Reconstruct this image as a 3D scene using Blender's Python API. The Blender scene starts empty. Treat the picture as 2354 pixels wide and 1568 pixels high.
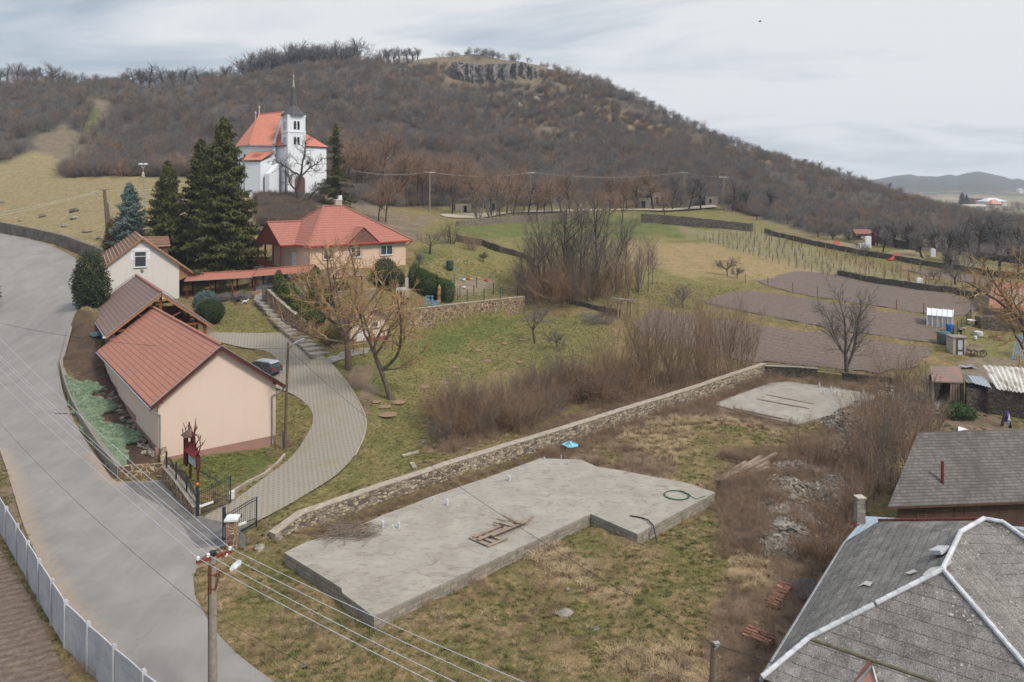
import bpy,math,random
import numpy as np
from mathutils import Vector,Matrix
from mathutils.geometry import delaunay_2d_cdt

# ------------------------------------------------------------------ scene, camera, sky, sun
S=bpy.context.scene
COL=S.collection
FPX,CX,HY,H=1701.0,1177.0,437.0,22.0      # focal length, centre, horizon (photo at 2354 px), eye height
cam=bpy.data.cameras.new('camera');camo=bpy.data.objects.new('camera',cam);COL.objects.link(camo)
camo.location=(0,0,H);camo.rotation_euler=(math.pi/2,0,0)
cam.sensor_width=36;cam.lens=36*FPX/2354
cam.shift_y=-(784-HY)/2354
cam.clip_start=0.5;cam.clip_end=20000
S.camera=camo
S.view_settings.view_transform='Standard';S.view_settings.look='None'
S.view_settings.exposure=0.68;S.view_settings.gamma=1
S.cycles.max_bounces=5;S.cycles.diffuse_bounces=3;S.cycles.transparent_max_bounces=6
S.cycles.use_denoising=True
SUN_EL,SUN_AZ=math.radians(48),math.radians(128)   # azimuth clockwise from +Y
sun=bpy.data.lights.new('sun','SUN');sun.energy=2.2;sun.angle=math.radians(11);sun.color=(1,.93,.83)
suno=bpy.data.objects.new('sun',sun);COL.objects.link(suno)
sd=Vector((math.sin(SUN_AZ)*math.cos(SUN_EL),math.cos(SUN_AZ)*math.cos(SUN_EL),math.sin(SUN_EL)))
suno.rotation_euler=sd.to_track_quat('Z','Y').to_euler();suno.location=(0,0,200)

class NT:
    """tiny node-tree writer"""
    def __init__(s,nt): s.nt=nt;s.n=nt.nodes;s.l=nt.links
    def add(s,t,**kw):
        n=s.n.new(t)
        for k,v in kw.items():
            if k == 'inp':
                for a,b in v.items():
                    if isinstance(b,bpy.types.NodeSocket): s.l.new(b,n.inputs[a])
                    else: n.inputs[a].default_value=b
            else: setattr(n,k,v)
        return n
    def math(s,op,a,b=0.0,c=None,clamp=False):
        d={0: a,1: b}
        if c is not None: d[2]=c
        return s.add('ShaderNodeMath',operation=op,use_clamp=clamp,inp=d).outputs[0]
    def mix(s,f,a,b,blend='MIX'):
        n=s.add('ShaderNodeMix',data_type='RGBA',blend_type=blend)
        for i,v in ((0,f),(6,a),(7,b)):
            if isinstance(v,bpy.types.NodeSocket): s.l.new(v,n.inputs[i])
            else: n.inputs[i].default_value=v if i == 0 else (tuple(v)+(1,))[:4]
        return n.outputs[2]
    def ramp(s,f,stops,interp='LINEAR'):
        n=s.add('ShaderNodeValToRGB',inp={0: f});cr=n.color_ramp;cr.interpolation=interp
        while len(cr.elements) < len(stops): cr.elements.new(.5)
        for e,(p,c) in zip(cr.elements,stops):
            e.position=p;e.color=(tuple(c)+(1,))[:4] if not isinstance(c,(int,float)) else (c,c,c,1)
        return n.outputs[0]
    def noise(s,vec,scale,detail=4,rough=.55,dist=0.0):
        return s.add('ShaderNodeTexNoise',inp={'Vector': vec,'Scale': scale,'Detail': detail,'Roughness': rough,'Distortion': dist}).outputs[0]
    def mapping(s,vec,scale=(1,1,1),rot=(0,0,0),loc=(0,0,0)):
        return s.add('ShaderNodeMapping',inp={'Vector': vec,'Scale': scale,'Rotation': rot,'Location': loc}).outputs[0]

def lin(r,g,b,k=1.0):
    f=lambda c: ((c/255)/12.92 if c/255 <= .04045 else ((c/255+.055)/1.055)**2.4)*k
    return (f(r),f(g),f(b))

W=bpy.data.worlds.new('World');S.world=W;W.use_nodes=True
w=NT(W.node_tree);w.n.clear()
sky=w.add('ShaderNodeTexSky');sky.sky_type='NISHITA';sky.sun_disc=False
sky.sun_elevation=SUN_EL;sky.sun_rotation=SUN_AZ;sky.air_density=1.2;sky.dust_density=2.0
tc=w.add('ShaderNodeTexCoord').outputs['Generated']
sep=w.add('ShaderNodeSeparateXYZ',inp={0: tc})
zz=w.math('ADD',w.math('MAXIMUM',sep.outputs[2],0.0),0.16)
cx_=w.math('DIVIDE',sep.outputs[0],zz);cy_=w.math('DIVIDE',sep.outputs[1],zz)
cv=w.add('ShaderNodeCombineXYZ',inp={0: cx_,1: cy_,2: 0.0}).outputs[0]
n1=w.noise(w.mapping(cv,(.8,1.3,1),(0,0,.35),(3.1,.4,0)),1.0,7,.6,.9)
n2=w.noise(w.mapping(cv,(.28,.6,1),(0,0,-.25),(7.7,2.2,0)),1.0,4,.5,.3)
cl=w.math('ADD',w.math('MULTIPLY',n1,.55),w.math('MULTIPLY',n2,.6))
# brighter veil towards the right (east), where the sun stands behind the cloud
cl=w.math('ADD',cl,w.math('MULTIPLY',sep.outputs[0],.085))
cov=w.ramp(cl,[(.45,.0),(.54,.5),(.62,1.0)])
blue=w.mix(1.0,sky.outputs[0],(1.0,1.0,1.0),'MULTIPLY')
thin=(3.7,4.5,5.45)      # thin high cloud, grey blue
thick=(7.7,7.95,8.3)   # bright cloud
c1=w.mix(.86,blue,thin)
c2=w.mix(cov,c1,thick)
hz=w.ramp(sep.outputs[2],[(0.0,1.0),(.16,.35),(.45,0.0)])
c3=w.mix(w.math('MULTIPLY',hz,.45),c2,(7.0,7.25,7.5))
upk=w.math('ADD',1.0,w.math('MULTIPLY',w.math('MAXIMUM',w.math('SUBTRACT',sep.outputs[2],.26),0.0),1.7));c3=w.add('ShaderNodeVectorMath',operation='SCALE',inp={0: c3,3: upk}).outputs[0]
bg=w.add('ShaderNodeBackground',inp={0: c3,1: 0.064})
w.add('ShaderNodeOutputWorld',inp={0: bg.outputs[0]})

# ------------------------------------------------------------------ object helpers
def tag(o,label=None,cat=None,group=None,kind=None):
    if label: o['label']=label
    if cat: o['category']=cat
    if group: o['group']=group
    if kind: o['kind']=kind
    return o
def thing(name,label,cat,loc=(0,0,0),rz=0.0,group=None,sc=1.0):
    o=bpy.data.objects.new(name,None);COL.objects.link(o);o.empty_display_size=.3
    o.location=loc;o.rotation_euler=(0,0,rz);o.scale=(sc,sc,sc) if isinstance(sc,(int,float)) else sc
    return tag(o,label,cat,group)
def wmat(o):
    m=Matrix.LocRotScale(o.location,o.rotation_euler,o.scale)
    return wmat(o.parent) @ m if o.parent else m
def dup(root,loc,rz=0.0,sc=1.0,label=None,group=None):
    r=root.copy();COL.objects.link(r);r.location=loc;r.rotation_euler=(0,0,rz)
    r.scale=(sc,sc,sc) if isinstance(sc,(int,float)) else sc
    if label: r['label']=label
    if group: r['group']=group
    for ch in kids(root):
        c=ch.copy();COL.objects.link(c);c.parent=r
        for g in kids(ch):
            d=g.copy();COL.objects.link(d);d.parent=c
    return r
KIDS={}
def kids(o): return KIDS.get(o.name,[])
def set_parent(o,p):
    o.parent=p;KIDS.setdefault(p.name,[]).append(o)

class MB:
    """mesh builder, one object per build()"""
    def __init__(s): s.v=[];s.f=[];s.uv=[];s.m=[]
    def face(s,pts,uv=None,mi=0):
        b=len(s.v);s.v += [tuple(p) for p in pts];s.f.append(tuple(range(b,b+len(pts))))
        s.uv.append(uv or [(0,0)]*len(pts));s.m.append(mi);return s
    def plane(s,p0,p1,p2,p3,mi=0):
        a,b,c=Vector(p0),Vector(p1),Vector(p3)
        u=(b-a).length;v=(c-a).length
        return s.face([p0,p1,p2,p3],[(0,0),(u,0),(u,v),(0,v)],mi)
    def box(s,c,size,rz=0.0,mi=0,rot=None):
        x,y,z=[d/2 for d in size]
        R=rot if rot is not None else Matrix.Rotation(rz,3,'Z')
        P=[Vector(c)+R @ Vector((i*x,j*y,k*z)) for i,j,k in
             ((-1,-1,-1),(1,-1,-1),(1,1,-1),(-1,1,-1),(-1,-1,1),(1,-1,1),(1,1,1),(-1,1,1))]
        for q,(a,b) in (((0,1,5,4),(0,2)),((1,2,6,5),(1,2)),((2,3,7,6),(0,2)),((3,0,4,7),(1,2)),((4,5,6,7),(0,1)),((3,2,1,0),(0,1))):
            su,sv=size[a],size[b]
            s.face([P[i] for i in q],[(0,0),(su,0),(su,sv),(0,sv)],mi)
        return s
    def beam(s,a,b,w_,h_,mi=0):
        a,b=Vector(a),Vector(b);d=b-a;L=d.length
        if L < 1e-6: return s
        R=d.to_track_quat('X','Z').to_matrix()
        return s.box((a+b)/2,(L,w_,h_),rot=R,mi=mi)
    def tube(s,pts,r,n=8,caps=True,mi=0):
        pts=[Vector(p) for p in pts];rr=r if isinstance(r,(list,tuple)) else [r]*len(pts)
        base=len(s.v);prev=None
        for i,p in enumerate(pts):
            d=(pts[min(i+1,len(pts)-1)]-pts[max(i-1,0)]).normalized()
            if prev is None: a=d.orthogonal().normalized()
            else: a=(prev-d*prev.dot(d)).normalized()
            prev=a;b=d.cross(a)
            for k in range(n):
                t=2*math.pi*k/n
                s.v.append(tuple(p+(a*math.cos(t)+b*math.sin(t))*rr[i]))
        L=0
        for i in range(len(pts)-1):
            L2=L+(pts[i+1]-pts[i]).length
            for k in range(n):
                k2=(k+1) % n
                s.f.append((base+i*n+k,base+i*n+k2,base+(i+1)*n+k2,base+(i+1)*n+k))
                c=2*math.pi*rr[i]/n
                s.uv.append([(k*c,L),((k+1)*c,L),((k+1)*c,L2),(k*c,L2)]);s.m.append(mi)
            L=L2
        if caps:
            for i,rev in ((0,True),(len(pts)-1,False)):
                q=[base+i*n+k for k in range(n)]
                s.f.append(tuple(q[::-1] if rev else q));s.uv.append([(0,0)]*n);s.m.append(mi)
        return s
    def prism(s,poly,z0,z1,mi=0,mi_top=None):
        """vertical prism over world polygon (list of (x,y)), z0/z1 scalars or lists"""
        n=len(poly);A=z0 if isinstance(z0,(list,tuple)) else [z0]*n;B=z1 if isinstance(z1,(list,tuple)) else [z1]*n
        L=0
        for i in range(n):
            j=(i+1) % n;d=math.dist(poly[i],poly[j])
            s.face([(*poly[i],A[i]),(*poly[j],A[j]),(*poly[j],B[j]),(*poly[i],B[i])],
                   [(L,A[i]),(L+d,A[j]),(L+d,B[j]),(L,B[i])],mi);L += d
        s.face([(*poly[i],B[i]) for i in range(n)],[poly[i] for i in range(n)],mi if mi_top is None else mi_top)
        s.face([(*poly[i],A[i]) for i in range(n-1,-1,-1)],None,mi)
        return s
    def sphere(s,c,r,nu=10,nv=6,mi=0,sq=(1,1,1)):
        c=Vector(c);P=lambda i,j: c+Vector((r*sq[0]*math.sin(math.pi*j/nv)*math.cos(2*math.pi*i/nu),r*sq[1]*math.sin(math.pi*j/nv)*math.sin(2*math.pi*i/nu),r*sq[2]*math.cos(math.pi*j/nv)))
        for i in range(nu):
            for j in range(nv):
                q=[P(i,j),P(i,j+1),P(i+1,j+1),P(i+1,j)]
                if j == 0: q=q[:3]
                elif j == nv-1: q=[q[0],q[1],q[3]]
                s.face(q,None,mi)
        return s
    def build(s,name,mat,parent=None,smooth=False,local=False):
        me=bpy.data.meshes.new(name)
        V=s.v
        if parent is not None and not local:
            M=wmat(parent).inverted();V=[tuple(M @ Vector(p)) for p in V]
        me.from_pydata(V,[],s.f)
        uvl=me.uv_layers.new(name='UVMap')
        flat=[c for f in s.uv for p in f for c in p]
        uvl.data.foreach_set('uv',flat)
        mats=mat if isinstance(mat,(list,tuple)) else [mat]
        for m in mats: me.materials.append(m)
        if len(mats) > 1: me.polygons.foreach_set('material_index',s.m)
        if smooth: me.polygons.foreach_set('use_smooth',[True]*len(me.polygons))
        me.update()
        o=bpy.data.objects.new(name,me);COL.objects.link(o)
        if parent is not None: set_parent(o,parent)
        return o

def np_mesh(name,V,F,mat,smooth=False,uv=None):
    """V (n,3), F (m,k) arrays -> mesh"""
    me=bpy.data.meshes.new(name);V=np.asarray(V,np.float32);F=np.asarray(F,np.int32)
    me.vertices.add(len(V));me.vertices.foreach_set('co',V.ravel())
    k=F.shape[1];me.loops.add(F.size);me.loops.foreach_set('vertex_index',F.ravel())
    me.polygons.add(len(F));me.polygons.foreach_set('loop_start',np.arange(0,F.size,k,dtype=np.int32))
    me.polygons.foreach_set('loop_total',np.full(len(F),k,np.int32))
    if smooth: me.polygons.foreach_set('use_smooth',np.ones(len(F),bool))
    me.update(calc_edges=True)
    if uv is not None:
        l=me.uv_layers.new(name='UVMap');l.data.foreach_set('uv',np.asarray(uv,np.float32)[F.ravel()].ravel())
    if mat: me.materials.append(mat)
    return me
def mobj(name,me,parent=None):
    o=bpy.data.objects.new(name,me);COL.objects.link(o)
    if parent is not None: set_parent(o,parent)
    return o

# ------------------------------------------------------------------ terrain
def zof(py,D): return H-(py-HY)/FPX*D
CA=[ # photo x, photo y, distance
 (190,1000,65.5),(270,1100,56),(150,900,75),(138,850,79.5),(165,720,93),(178,640,110.5),(190,590,122),
 (0,1030,62),(0,900,77.5),(0,700,103.5),(0,600,117),(0,540,140),(100,600,119),(60,760,95),
 (100,500,158),(100,450,185),(200,402,215),(0,480,175),(350,470,160),(420,410,205),(0,400,225),(0,350,255),(120,300,285),
 (-300,560,135),(-300,400,235),(-300,260,330),(-700,560,140),(-700,260,330),
 (0,260,300),(0,190,340),(200,208,350),(300,300,290),(400,200,350),(560,190,360),(600,300,290),(560,400,225),
 (700,168,380),(850,157,390),(960,138,400),(1100,131,400),(1180,137,400),(1300,165,395),(1400,203,385),(1500,247,375),
 (1600,295,365),(1700,335,355),(1800,365,345),(1900,392,330),(2000,422,315),(2100,455,300),(2200,487,285),(2354,515,270),(2700,530,270),
 (900,300,310),(900,400,250),(1100,215,365),(1100,300,325),(1100,400,270),(1300,300,320),(1300,400,275),(1500,400,285),(1500,310,345),
 (1700,400,300),(1700,450,255),(1900,435,285),(1900,480,240),(2100,487,250),(2100,525,210),(2300,545,215),(2650,570,200),
 (900,470,205),(1050,487,213),(1300,485,228),(1500,481,234),(1650,484,232),(1750,515,200),
 (600,446,166),(740,444,170),(680,474,152),(680,425,196),(800,500,150),(450,520,140),(300,540,133),
 (584,681,105),(422,680,110),(500,772,91),(560,715,100),(650,735,96),(690,772,90.5),(760,822,84.3),(800,880,78.3),(842,960,70.5),(833,792,87),
 (620,700,100),(706,770,91),(950,752,101),(1203,716,113),(800,670,97),(760,625,106),(940,618,117),(1020,600,122),
 (1000,852,86),(1250,830,90),(1130,600,128),(1200,515,190),(1130,560,145),(1400,560,168),(1600,600,146),(1500,650,124),(1330,720,108),
 (1760,645,132),(1620,690,115),(1750,760,97),(1750,842,88),(2000,862,83),(2200,820,89),(2160,747,99),(2300,752,100),(2230,690,113),
 (2300,640,128),(2100,600,146),(1900,570,163),(2200,560,176),(2300,590,156),(2000,510,205),(1830,975,68.5),(2060,900,76),
 (2300,945,70),(2600,950,70),(2600,750,100),(2600,620,140),
]
CB=[(p,0.0,d) for p in (-900,-300,300,900,1500,2100,2700,3300) for d in (14,24,36)]
CB += [(p,0.0,48) for p in (-300,100,480,800,1200,1600,2000,2500)]
CB += [(380,-.1,60),(640,-.9,66),(520,-.55,63),(560,1.2,77),(258,2.3,79.5),(900,0.0,56),(1150,0.1,66),(1450,0.4,72),(1300,0.1,60),(1800,.2,58),(2150,.6,62),(320,6.3,100)]
CR=[(-700,180,340),(0,190,340),(200,208,350),(400,200,350),(560,190,360),(700,168,380),(850,157,390),(960,138,400),(1100,131,400),(1180,137,400),(1300,165,395),
 (1400,203,385),(1500,247,375),(1600,295,365),(1700,335,355),(1800,365,345),(1900,392,330),(2000,422,315),(2100,455,300),(2200,487,285),(2354,515,270),(2900,540,260)]
for p,y,d in CR[::2]:
    z=zof(y,d);CB += [(p,z*.9-1,d*1.08),(p,z*.55,d*1.35),(p,6.0,d*1.9)]
CB += [(p,4.0,d) for p in (-900,0,800,1600,2354,3200) for d in (1000,1700)]
_c=np.array([((p-CX)/FPX,math.log(d),zof(y,d)) for p,y,d in CA]+[((p-CX)/FPX,math.log(d),z) for p,z,d in CB])
def _phi(r2): return .5*r2*np.log(r2+1e-9)
_n=len(_c);_K=_phi(((_c[:,None,:2]-_c[None,:,:2])**2).sum(-1))+np.eye(_n)*2e-4
_P=np.c_[np.ones(_n),_c[:,:2]]
_A=np.zeros((_n+3,_n+3));_A[:_n,:_n]=_K;_A[:_n,_n:]=_P;_A[_n:,:_n]=_P.T
_sol=np.linalg.solve(_A,np.r_[_c[:,2],0,0,0])
def inpoly(px,py,poly):
    poly=np.asarray(poly,float);x,y=np.asarray(px,float),np.asarray(py,float);r=np.zeros(x.shape,bool)
    j=len(poly)-1
    for i in range(len(poly)):
        xi,yi=poly[i];xj,yj=poly[j]
        c=((yi > y) != (yj > y)) & (x < (xj-xi)*(y-yi)/((yj-yi) if yj != yi else 1e-9)+xi)
        r ^= c;j=i
    return r
def base_z(x,y):
    x=np.atleast_1d(np.asarray(x,float));y=np.atleast_1d(np.asarray(y,float))
    y_=np.maximum(y,12.0);u=np.clip(x/y_,-1.15,1.35);v=np.log(np.minimum(y_,1700));out=np.empty(len(u))
    for i in range(0,len(u),40000):
        a,b=u[i:i+40000],v[i:i+40000]
        r2=(a[:,None]-_c[None,:,0])**2+(b[:,None]-_c[None,:,1])**2
        out[i:i+40000]=_phi(r2) @ _sol[:_n]+_sol[_n]+_sol[_n+1]*a+_sol[_n+2]*b
    k=np.clip((y-700)/500,0,1);out=out*(1-k)+4.0*k
    k=np.clip((50-y)/6,0,1);out=out*(1-k)
    return out
def wpt(px,py,D): return ((px-CX)/FPX*D,D,zof(py,D))
TERR=[wpt(618,700,100)[:2],wpt(706,770,91)[:2],wpt(950,752,101)[:2],wpt(1204,716,113)[:2],wpt(1190,0,121)[:2],wpt(950,0,112)[:2],wpt(740,0,100)[:2],wpt(640,0,104)[:2]]
def gz(x,y):
    x=np.atleast_1d(np.asarray(x,float));y=np.atleast_1d(np.asarray(y,float))
    z=base_z(x,y);m=inpoly(x,y,TERR)
    z=np.where(m,np.maximum(z,5.55),z)
    m=inpoly(x,y,BED) if BED else np.zeros(len(x),bool)
    return np.where(m,z+.55,z)
BED=[]
def gz1(x,y): return float(gz([x],[y])[0])
_Ds=np.exp(np.linspace(math.log(22),math.log(1600),1500))
def G(px,py,dmin=0,fn=None):
    """photo pixel -> point on the ground"""
    D=_Ds[_Ds > dmin];g=(fn or gz)((px-CX)/FPX*D,D);r=zof(py,D)
    i=np.nonzero(r <= g)[0]
    if len(i) == 0: k=len(D)-1;return Vector(((px-CX)/FPX*D[k],D[k],g[k]))
    k=i[0]
    if k == 0: return Vector(((px-CX)/FPX*D[0],D[0],g[0]))
    a=(r[k-1]-g[k-1]);b=(g[k]-r[k]);t=a/(a+b) if a+b else 0;d=D[k-1]+(D[k]-D[k-1])*t
    return Vector(((px-CX)/FPX*d,d,g[k-1]+(g[k]-g[k-1])*t))
def proj(x,y,z): return CX+FPX*x/y,HY+FPX*(H-z)/y
def Gz(px,D):
    x=(px-CX)/FPX*D;return Vector((x,D,gz1(x,D)))
def smooth_line(pts,step=1.0,closed=False):
    """Catmull-Rom through 2-D/3-D points"""
    P=[Vector(p) for p in pts];n=len(P);out=[]
    rng_=range(n if closed else n-1)
    for i in rng_:
        p0=P[(i-1) % n] if closed or i > 0 else P[i];p1=P[i];p2=P[(i+1) % n];p3=P[(i+2) % n] if closed or i+2 < n else P[(i+1) % n]
        k=max(1,int((p2-p1).length/step))
        for j in range(k):
            t=j/k;out.append(.5*((2*p1)+(p2-p0)*t+(2*p0-5*p1+4*p2-p3)*t*t+(3*p1-p0-3*p2+p3)*t**3))
    if not closed: out.append(P[-1])
    return out
_bed_px=[(141,842),(150,882),(165,925),(193,980),(230,1040),(275,1102),(372,1096),(378,1050),(255,885),(244,850),(240,800),(225,730),(205,712),(182,718),(163,760)]
BED=[tuple(G(x,y,fn=base_z)[:2]) for x,y in _bed_px]

# value noise for small bumps
_rs=np.random.RandomState(7);_tab=_rs.rand(256,256)
def vnoise(x,y):
    xi=np.floor(x).astype(int);yi=np.floor(y).astype(int);fx=x-xi;fy=y-yi
    fx=fx*fx*(3-2*fx);fy=fy*fy*(3-2*fy);a=_tab[xi & 255,yi & 255];b=_tab[(xi+1) & 255,yi & 255]
    c=_tab[xi & 255,(yi+1) & 255];d=_tab[(xi+1) & 255,(yi+1) & 255]
    return (a*(1-fx)+b*fx)*(1-fy)+(c*(1-fx)+d*fx)*fy
def fbm(x,y,o=4):
    s=0;a=1;t=0
    for i in range(o): s=s+a*vnoise(x*2**i+i*17.3,y*2**i+i*9.1);t += a;a *= .5
    return s/t
# ------------------------------------------------------------------ materials
MK=0.74          # photo value -> base colour
def C(r,g,b,k=1.0): return lin(r,g,b,MK*k)
def bsdf(name,rough=.85,metallic=0.0,spec=.3):
    m=bpy.data.materials.new(name);m.use_nodes=True;t=NT(m.node_tree);t.n.clear()
    b=t.add('ShaderNodeBsdfPrincipled',inp={'Roughness': rough,'Metallic': metallic,'Specular IOR Level': spec})
    t.add('ShaderNodeOutputMaterial',inp={0: b.outputs[0]})
    return m,t,b
def bump(t,b,h,strength=.4,dist=.02):
    n=t.add('ShaderNodeBump',inp={'Strength': strength,'Distance': dist,'Height': h});t.l.new(n.outputs[0],b.inputs['Normal'])
def objc(t): return t.add('ShaderNodeNewGeometry').outputs['Position']
def uvc(t): return t.add('ShaderNodeUVMap').outputs[0]
def M(name,a,b=None,scale=2.0,rough=.85,bumps=.25,bd=.02,bscale=None,metallic=0.0,spec=.3,stretch=(1,1,1),rnd=0.0,local=False,contrast=(.35,.65)):
    """plain weathered material: two colours mixed by noise, fine bump"""
    m,t,s=bsdf(name,rough,metallic,spec)
    v=t.add('ShaderNodeTexCoord').outputs['Object'] if local else objc(t)
    v2=t.mapping(v,stretch)
    b=b or tuple(c*.72 for c in a)
    f=t.ramp(t.noise(v2,scale,5,.6),[(contrast[0],0.0),(contrast[1],1.0)])
    c=t.mix(f,a,b)
    if rnd:
        r=t.add('ShaderNodeObjectInfo').outputs['Random']
        c=t.mix(1.0,c,t.ramp(r,[(0,(1-rnd,)*3),(1,(1+rnd,)*3)]),'MULTIPLY')
    t.l.new(c,s.inputs['Base Color'])
    if bumps: bump(t,s,t.noise(v2,bscale or scale*8,4,.6),bumps,bd)
    return m

# ground: two colours per vertex mixed by noise
m,t,s=bsdf('ground_cover',.95,spec=.1);GROUND=m
P_=objc(t)
cA=t.add('ShaderNodeAttribute',attribute_name='colA').outputs[0];cB=t.add('ShaderNodeAttribute',attribute_name='colB').outputs[0]
nb=t.noise(P_,.33,5,.65,.4);nm=t.noise(P_,1.9,5,.7,.3);nf=t.noise(P_,9.0,4,.7)
f=t.math('ADD',t.math('MULTIPLY',nb,.55),t.math('MULTIPLY',nm,.45))
c=t.mix(t.ramp(f,[(.42,0.0),(.58,1.0)]),cA,cB)
c=t.mix(1.0,c,t.ramp(nf,[(.25,(.45,)*3),(.5,(1.0,)*3),(.78,(1.6,)*3)]),'MULTIPLY')
c=t.mix(1.0,c,t.ramp(nm,[(.3,(.68,)*3),(.7,(1.28,)*3)]),'MULTIPLY')
nq=t.noise(t.mapping(P_,(1,1,1),(0,0,0),(9,2,1)),.8,5,.75,.6);c=t.mix(t.ramp(nq,[(.52,0.0),(.66,.6)]),c,C(108,96,62));c=t.mix(t.ramp(nq,[(.30,.5),(.42,0.0)]),c,C(160,142,108))
t.l.new(c,s.inputs['Base Color']);bump(t,s,t.math('ADD',nf,nm),.8,.12)

def soil_mat(name,a,b,rot,row=.33):
    m,t,s=bsdf(name,.95,spec=.1);p=objc(t);q=t.mapping(p,(1,1,1),(0,0,rot))
    wv=t.add('ShaderNodeTexWave',wave_type='BANDS',bands_direction='Y',inp={'Vector': q,'Scale': row,'Distortion': 2.5,'Detail': 3,'Detail Scale': 1.5}).outputs[1]
    n=t.noise(p,2.2,6,.75);nf=t.noise(p,7,4,.7)
    c=t.mix(t.ramp(n,[(.35,0.0),(.65,1.0)]),a,b)
    c=t.mix(1.0,c,t.ramp(nf,[(.25,(.6,)*3),(.75,(1.4,)*3)]),'MULTIPLY')
    c=t.mix(.16,c,t.mix(wv,b,a))
    t.l.new(c,s.inputs['Base Color']);bump(t,s,t.math('ADD',nf,t.math('MULTIPLY',wv,.6)),.9,.12);return m
SOIL=soil_mat('ploughed_soil',C(130,116,107),C(103,91,83),.5)
SOIL2=soil_mat('garden_soil',C(138,121,107),C(104,90,79),-.55,.55)

# asphalt: light grey, worn wheel tracks and sandy edges come from vertex attribute 'edge'
m,t,s=bsdf('asphalt',.9,spec=.25);ASPH=m;p=objc(t)
n=t.noise(p,.35,5,.6,.5);nf=t.noise(p,30,3,.7);nn=t.noise(p,2.2,5,.65)
e=t.add('ShaderNodeAttribute',attribute_name='edge').outputs['Fac']
c=t.mix(t.ramp(n,[(.35,0.0),(.65,1.0)]),C(134,130,126),C(147,142,137))
c=t.mix(t.ramp(t.math('ADD',e,t.math('MULTIPLY',t.math('SUBTRACT',nn,.5),.9)),[(.35,0.0),(.85,.9)]),c,C(162,146,130))
c=t.mix(t.ramp(nn,[(.62,0.0),(.72,.18)]),c,C(110,106,104))
wt_=t.noise(t.mapping(p,(1,.07,1),(0,0,-.50)),1.3,5,.6,.4);c=t.mix(1.0,c,t.ramp(wt_,[(.3,(.93,)*3),(.7,(1.06,)*3)]),'MULTIPLY')
c=t.mix(1.0,c,t.ramp(nf,[(.3,(.8,)*3),(.7,(1.16,)*3)]),'MULTIPLY')
vo=t.add('ShaderNodeTexVoronoi',feature='DISTANCE_TO_EDGE',inp={'Vector': t.mapping(p,(.16,.11,.1)),'Scale': 1.0}).outputs[0]
vo=t.math('ADD',vo,t.math('MULTIPLY',t.math('SUBTRACT',nn,.5),.05))
c=t.mix(t.ramp(vo,[(.0,.16),(.003,.0)]),c,C(90,88,86))
t.l.new(c,s.inputs['Base Color']);bump(t,s,nf,.15,.01)

# grass paver blocks
m,t,s=bsdf('grass_pavers',.9,spec=.2);PAV=m;p=t.mapping(objc(t),(1,1,1),(0,0,.35))
sx=t.add('ShaderNodeSeparateXYZ',inp={0: p})
row=t.math('FLOOR',t.math('DIVIDE',sx.outputs[1],.30))
xx=t.math('ADD',t.math('DIVIDE',sx.outputs[0],.46),t.math('MULTIPLY',t.math('MODULO',t.math('ABSOLUTE',row),2.0),.5))
fx=t.math('ABSOLUTE',t.math('SUBTRACT',t.math('FRACT',xx),.5));fy=t.math('ABSOLUTE',t.math('SUBTRACT',t.math('FRACT',t.math('DIVIDE',sx.outputs[1],.30)),.5))
hole=t.math('ADD',t.math('MULTIPLY',fx,1.0),t.math('MULTIPLY',fy,1.0))
nz=t.noise(p,6,4,.7);nbig=t.noise(p,.6,4,.6)
hole=t.math('LESS_THAN',t.math('ADD',hole,t.math('MULTIPLY',t.math('SUBTRACT',nz,.5),.12)),.27)
grass=t.mix(t.ramp(nbig,[(.4,0.0),(.62,1.0)]),C(120,112,98),C(122,116,84))
conc=t.mix(nz,C(164,156,144),C(134,127,117))
conc=t.mix(t.ramp(nbig,[(.5,0.0),(.75,.5)]),conc,C(140,124,92))
t.l.new(t.mix(hole,conc,grass),s.inputs['Base Color']);bump(t,s,t.math('SUBTRACT',1.0,hole),.6,.04)

def stone_mat(name,s1,s2,mortar,scale=2.2,mw=.06,stretch=(1,1,1),uv=True,bumpd=.05):
    """irregular stones with pale joints"""
    m,t,s=bsdf(name,.9,spec=.2);v=t.mapping(uvc(t) if uv else objc(t),stretch)
    v=t.add('ShaderNodeVectorMath',operation='ADD',inp={0: v,1: t.mapping(t.add('ShaderNodeTexNoise',inp={'Vector': v,'Scale': 2.0}).outputs[1],(.3,.3,.3))}).outputs[0]
    d=t.add('ShaderNodeTexVoronoi',feature='DISTANCE_TO_EDGE',inp={'Vector': v,'Scale': scale}).outputs[0]
    cc=t.add('ShaderNodeTexVoronoi',feature='F1',inp={'Vector': v,'Scale': scale}).outputs[1]
    g=t.add('ShaderNodeSeparateXYZ',inp={0: cc})
    c=t.mix(t.ramp(g.outputs[0],[(.2,0.0),(.8,1.0)]),s1,s2)
    c=t.mix(1.0,c,t.ramp(g.outputs[1],[(0,(.75,)*3),(1,(1.3,)*3)]),'MULTIPLY')
    c=t.mix(1.0,c,t.ramp(t.noise(v,14,4,.7),[(.3,(.75,)*3),(.7,(1.2,)*3)]),'MULTIPLY')
    k=t.ramp(d,[(mw*.6,0.0),(mw,1.0)])
    t.l.new(t.mix(k,mortar,c),s.inputs['Base Color']);bump(t,s,t.ramp(d,[(0,0.0),(mw*2,1.0)]),.7,bumpd);return m
RUBBLE_WALL=stone_mat('mortared_stone',C(112,92,74),C(140,114,84),C(188,174,150),1.9,.055)
RUBBLE_GREY=stone_mat('grey_stone',C(120,112,102),C(98,90,80),C(160,154,144),3.0,.05)
LEDGE=stone_mat('ledge_stone',C(192,178,154),C(116,108,98),C(96,86,74),3.4,.05,(1,2.3,1))
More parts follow.
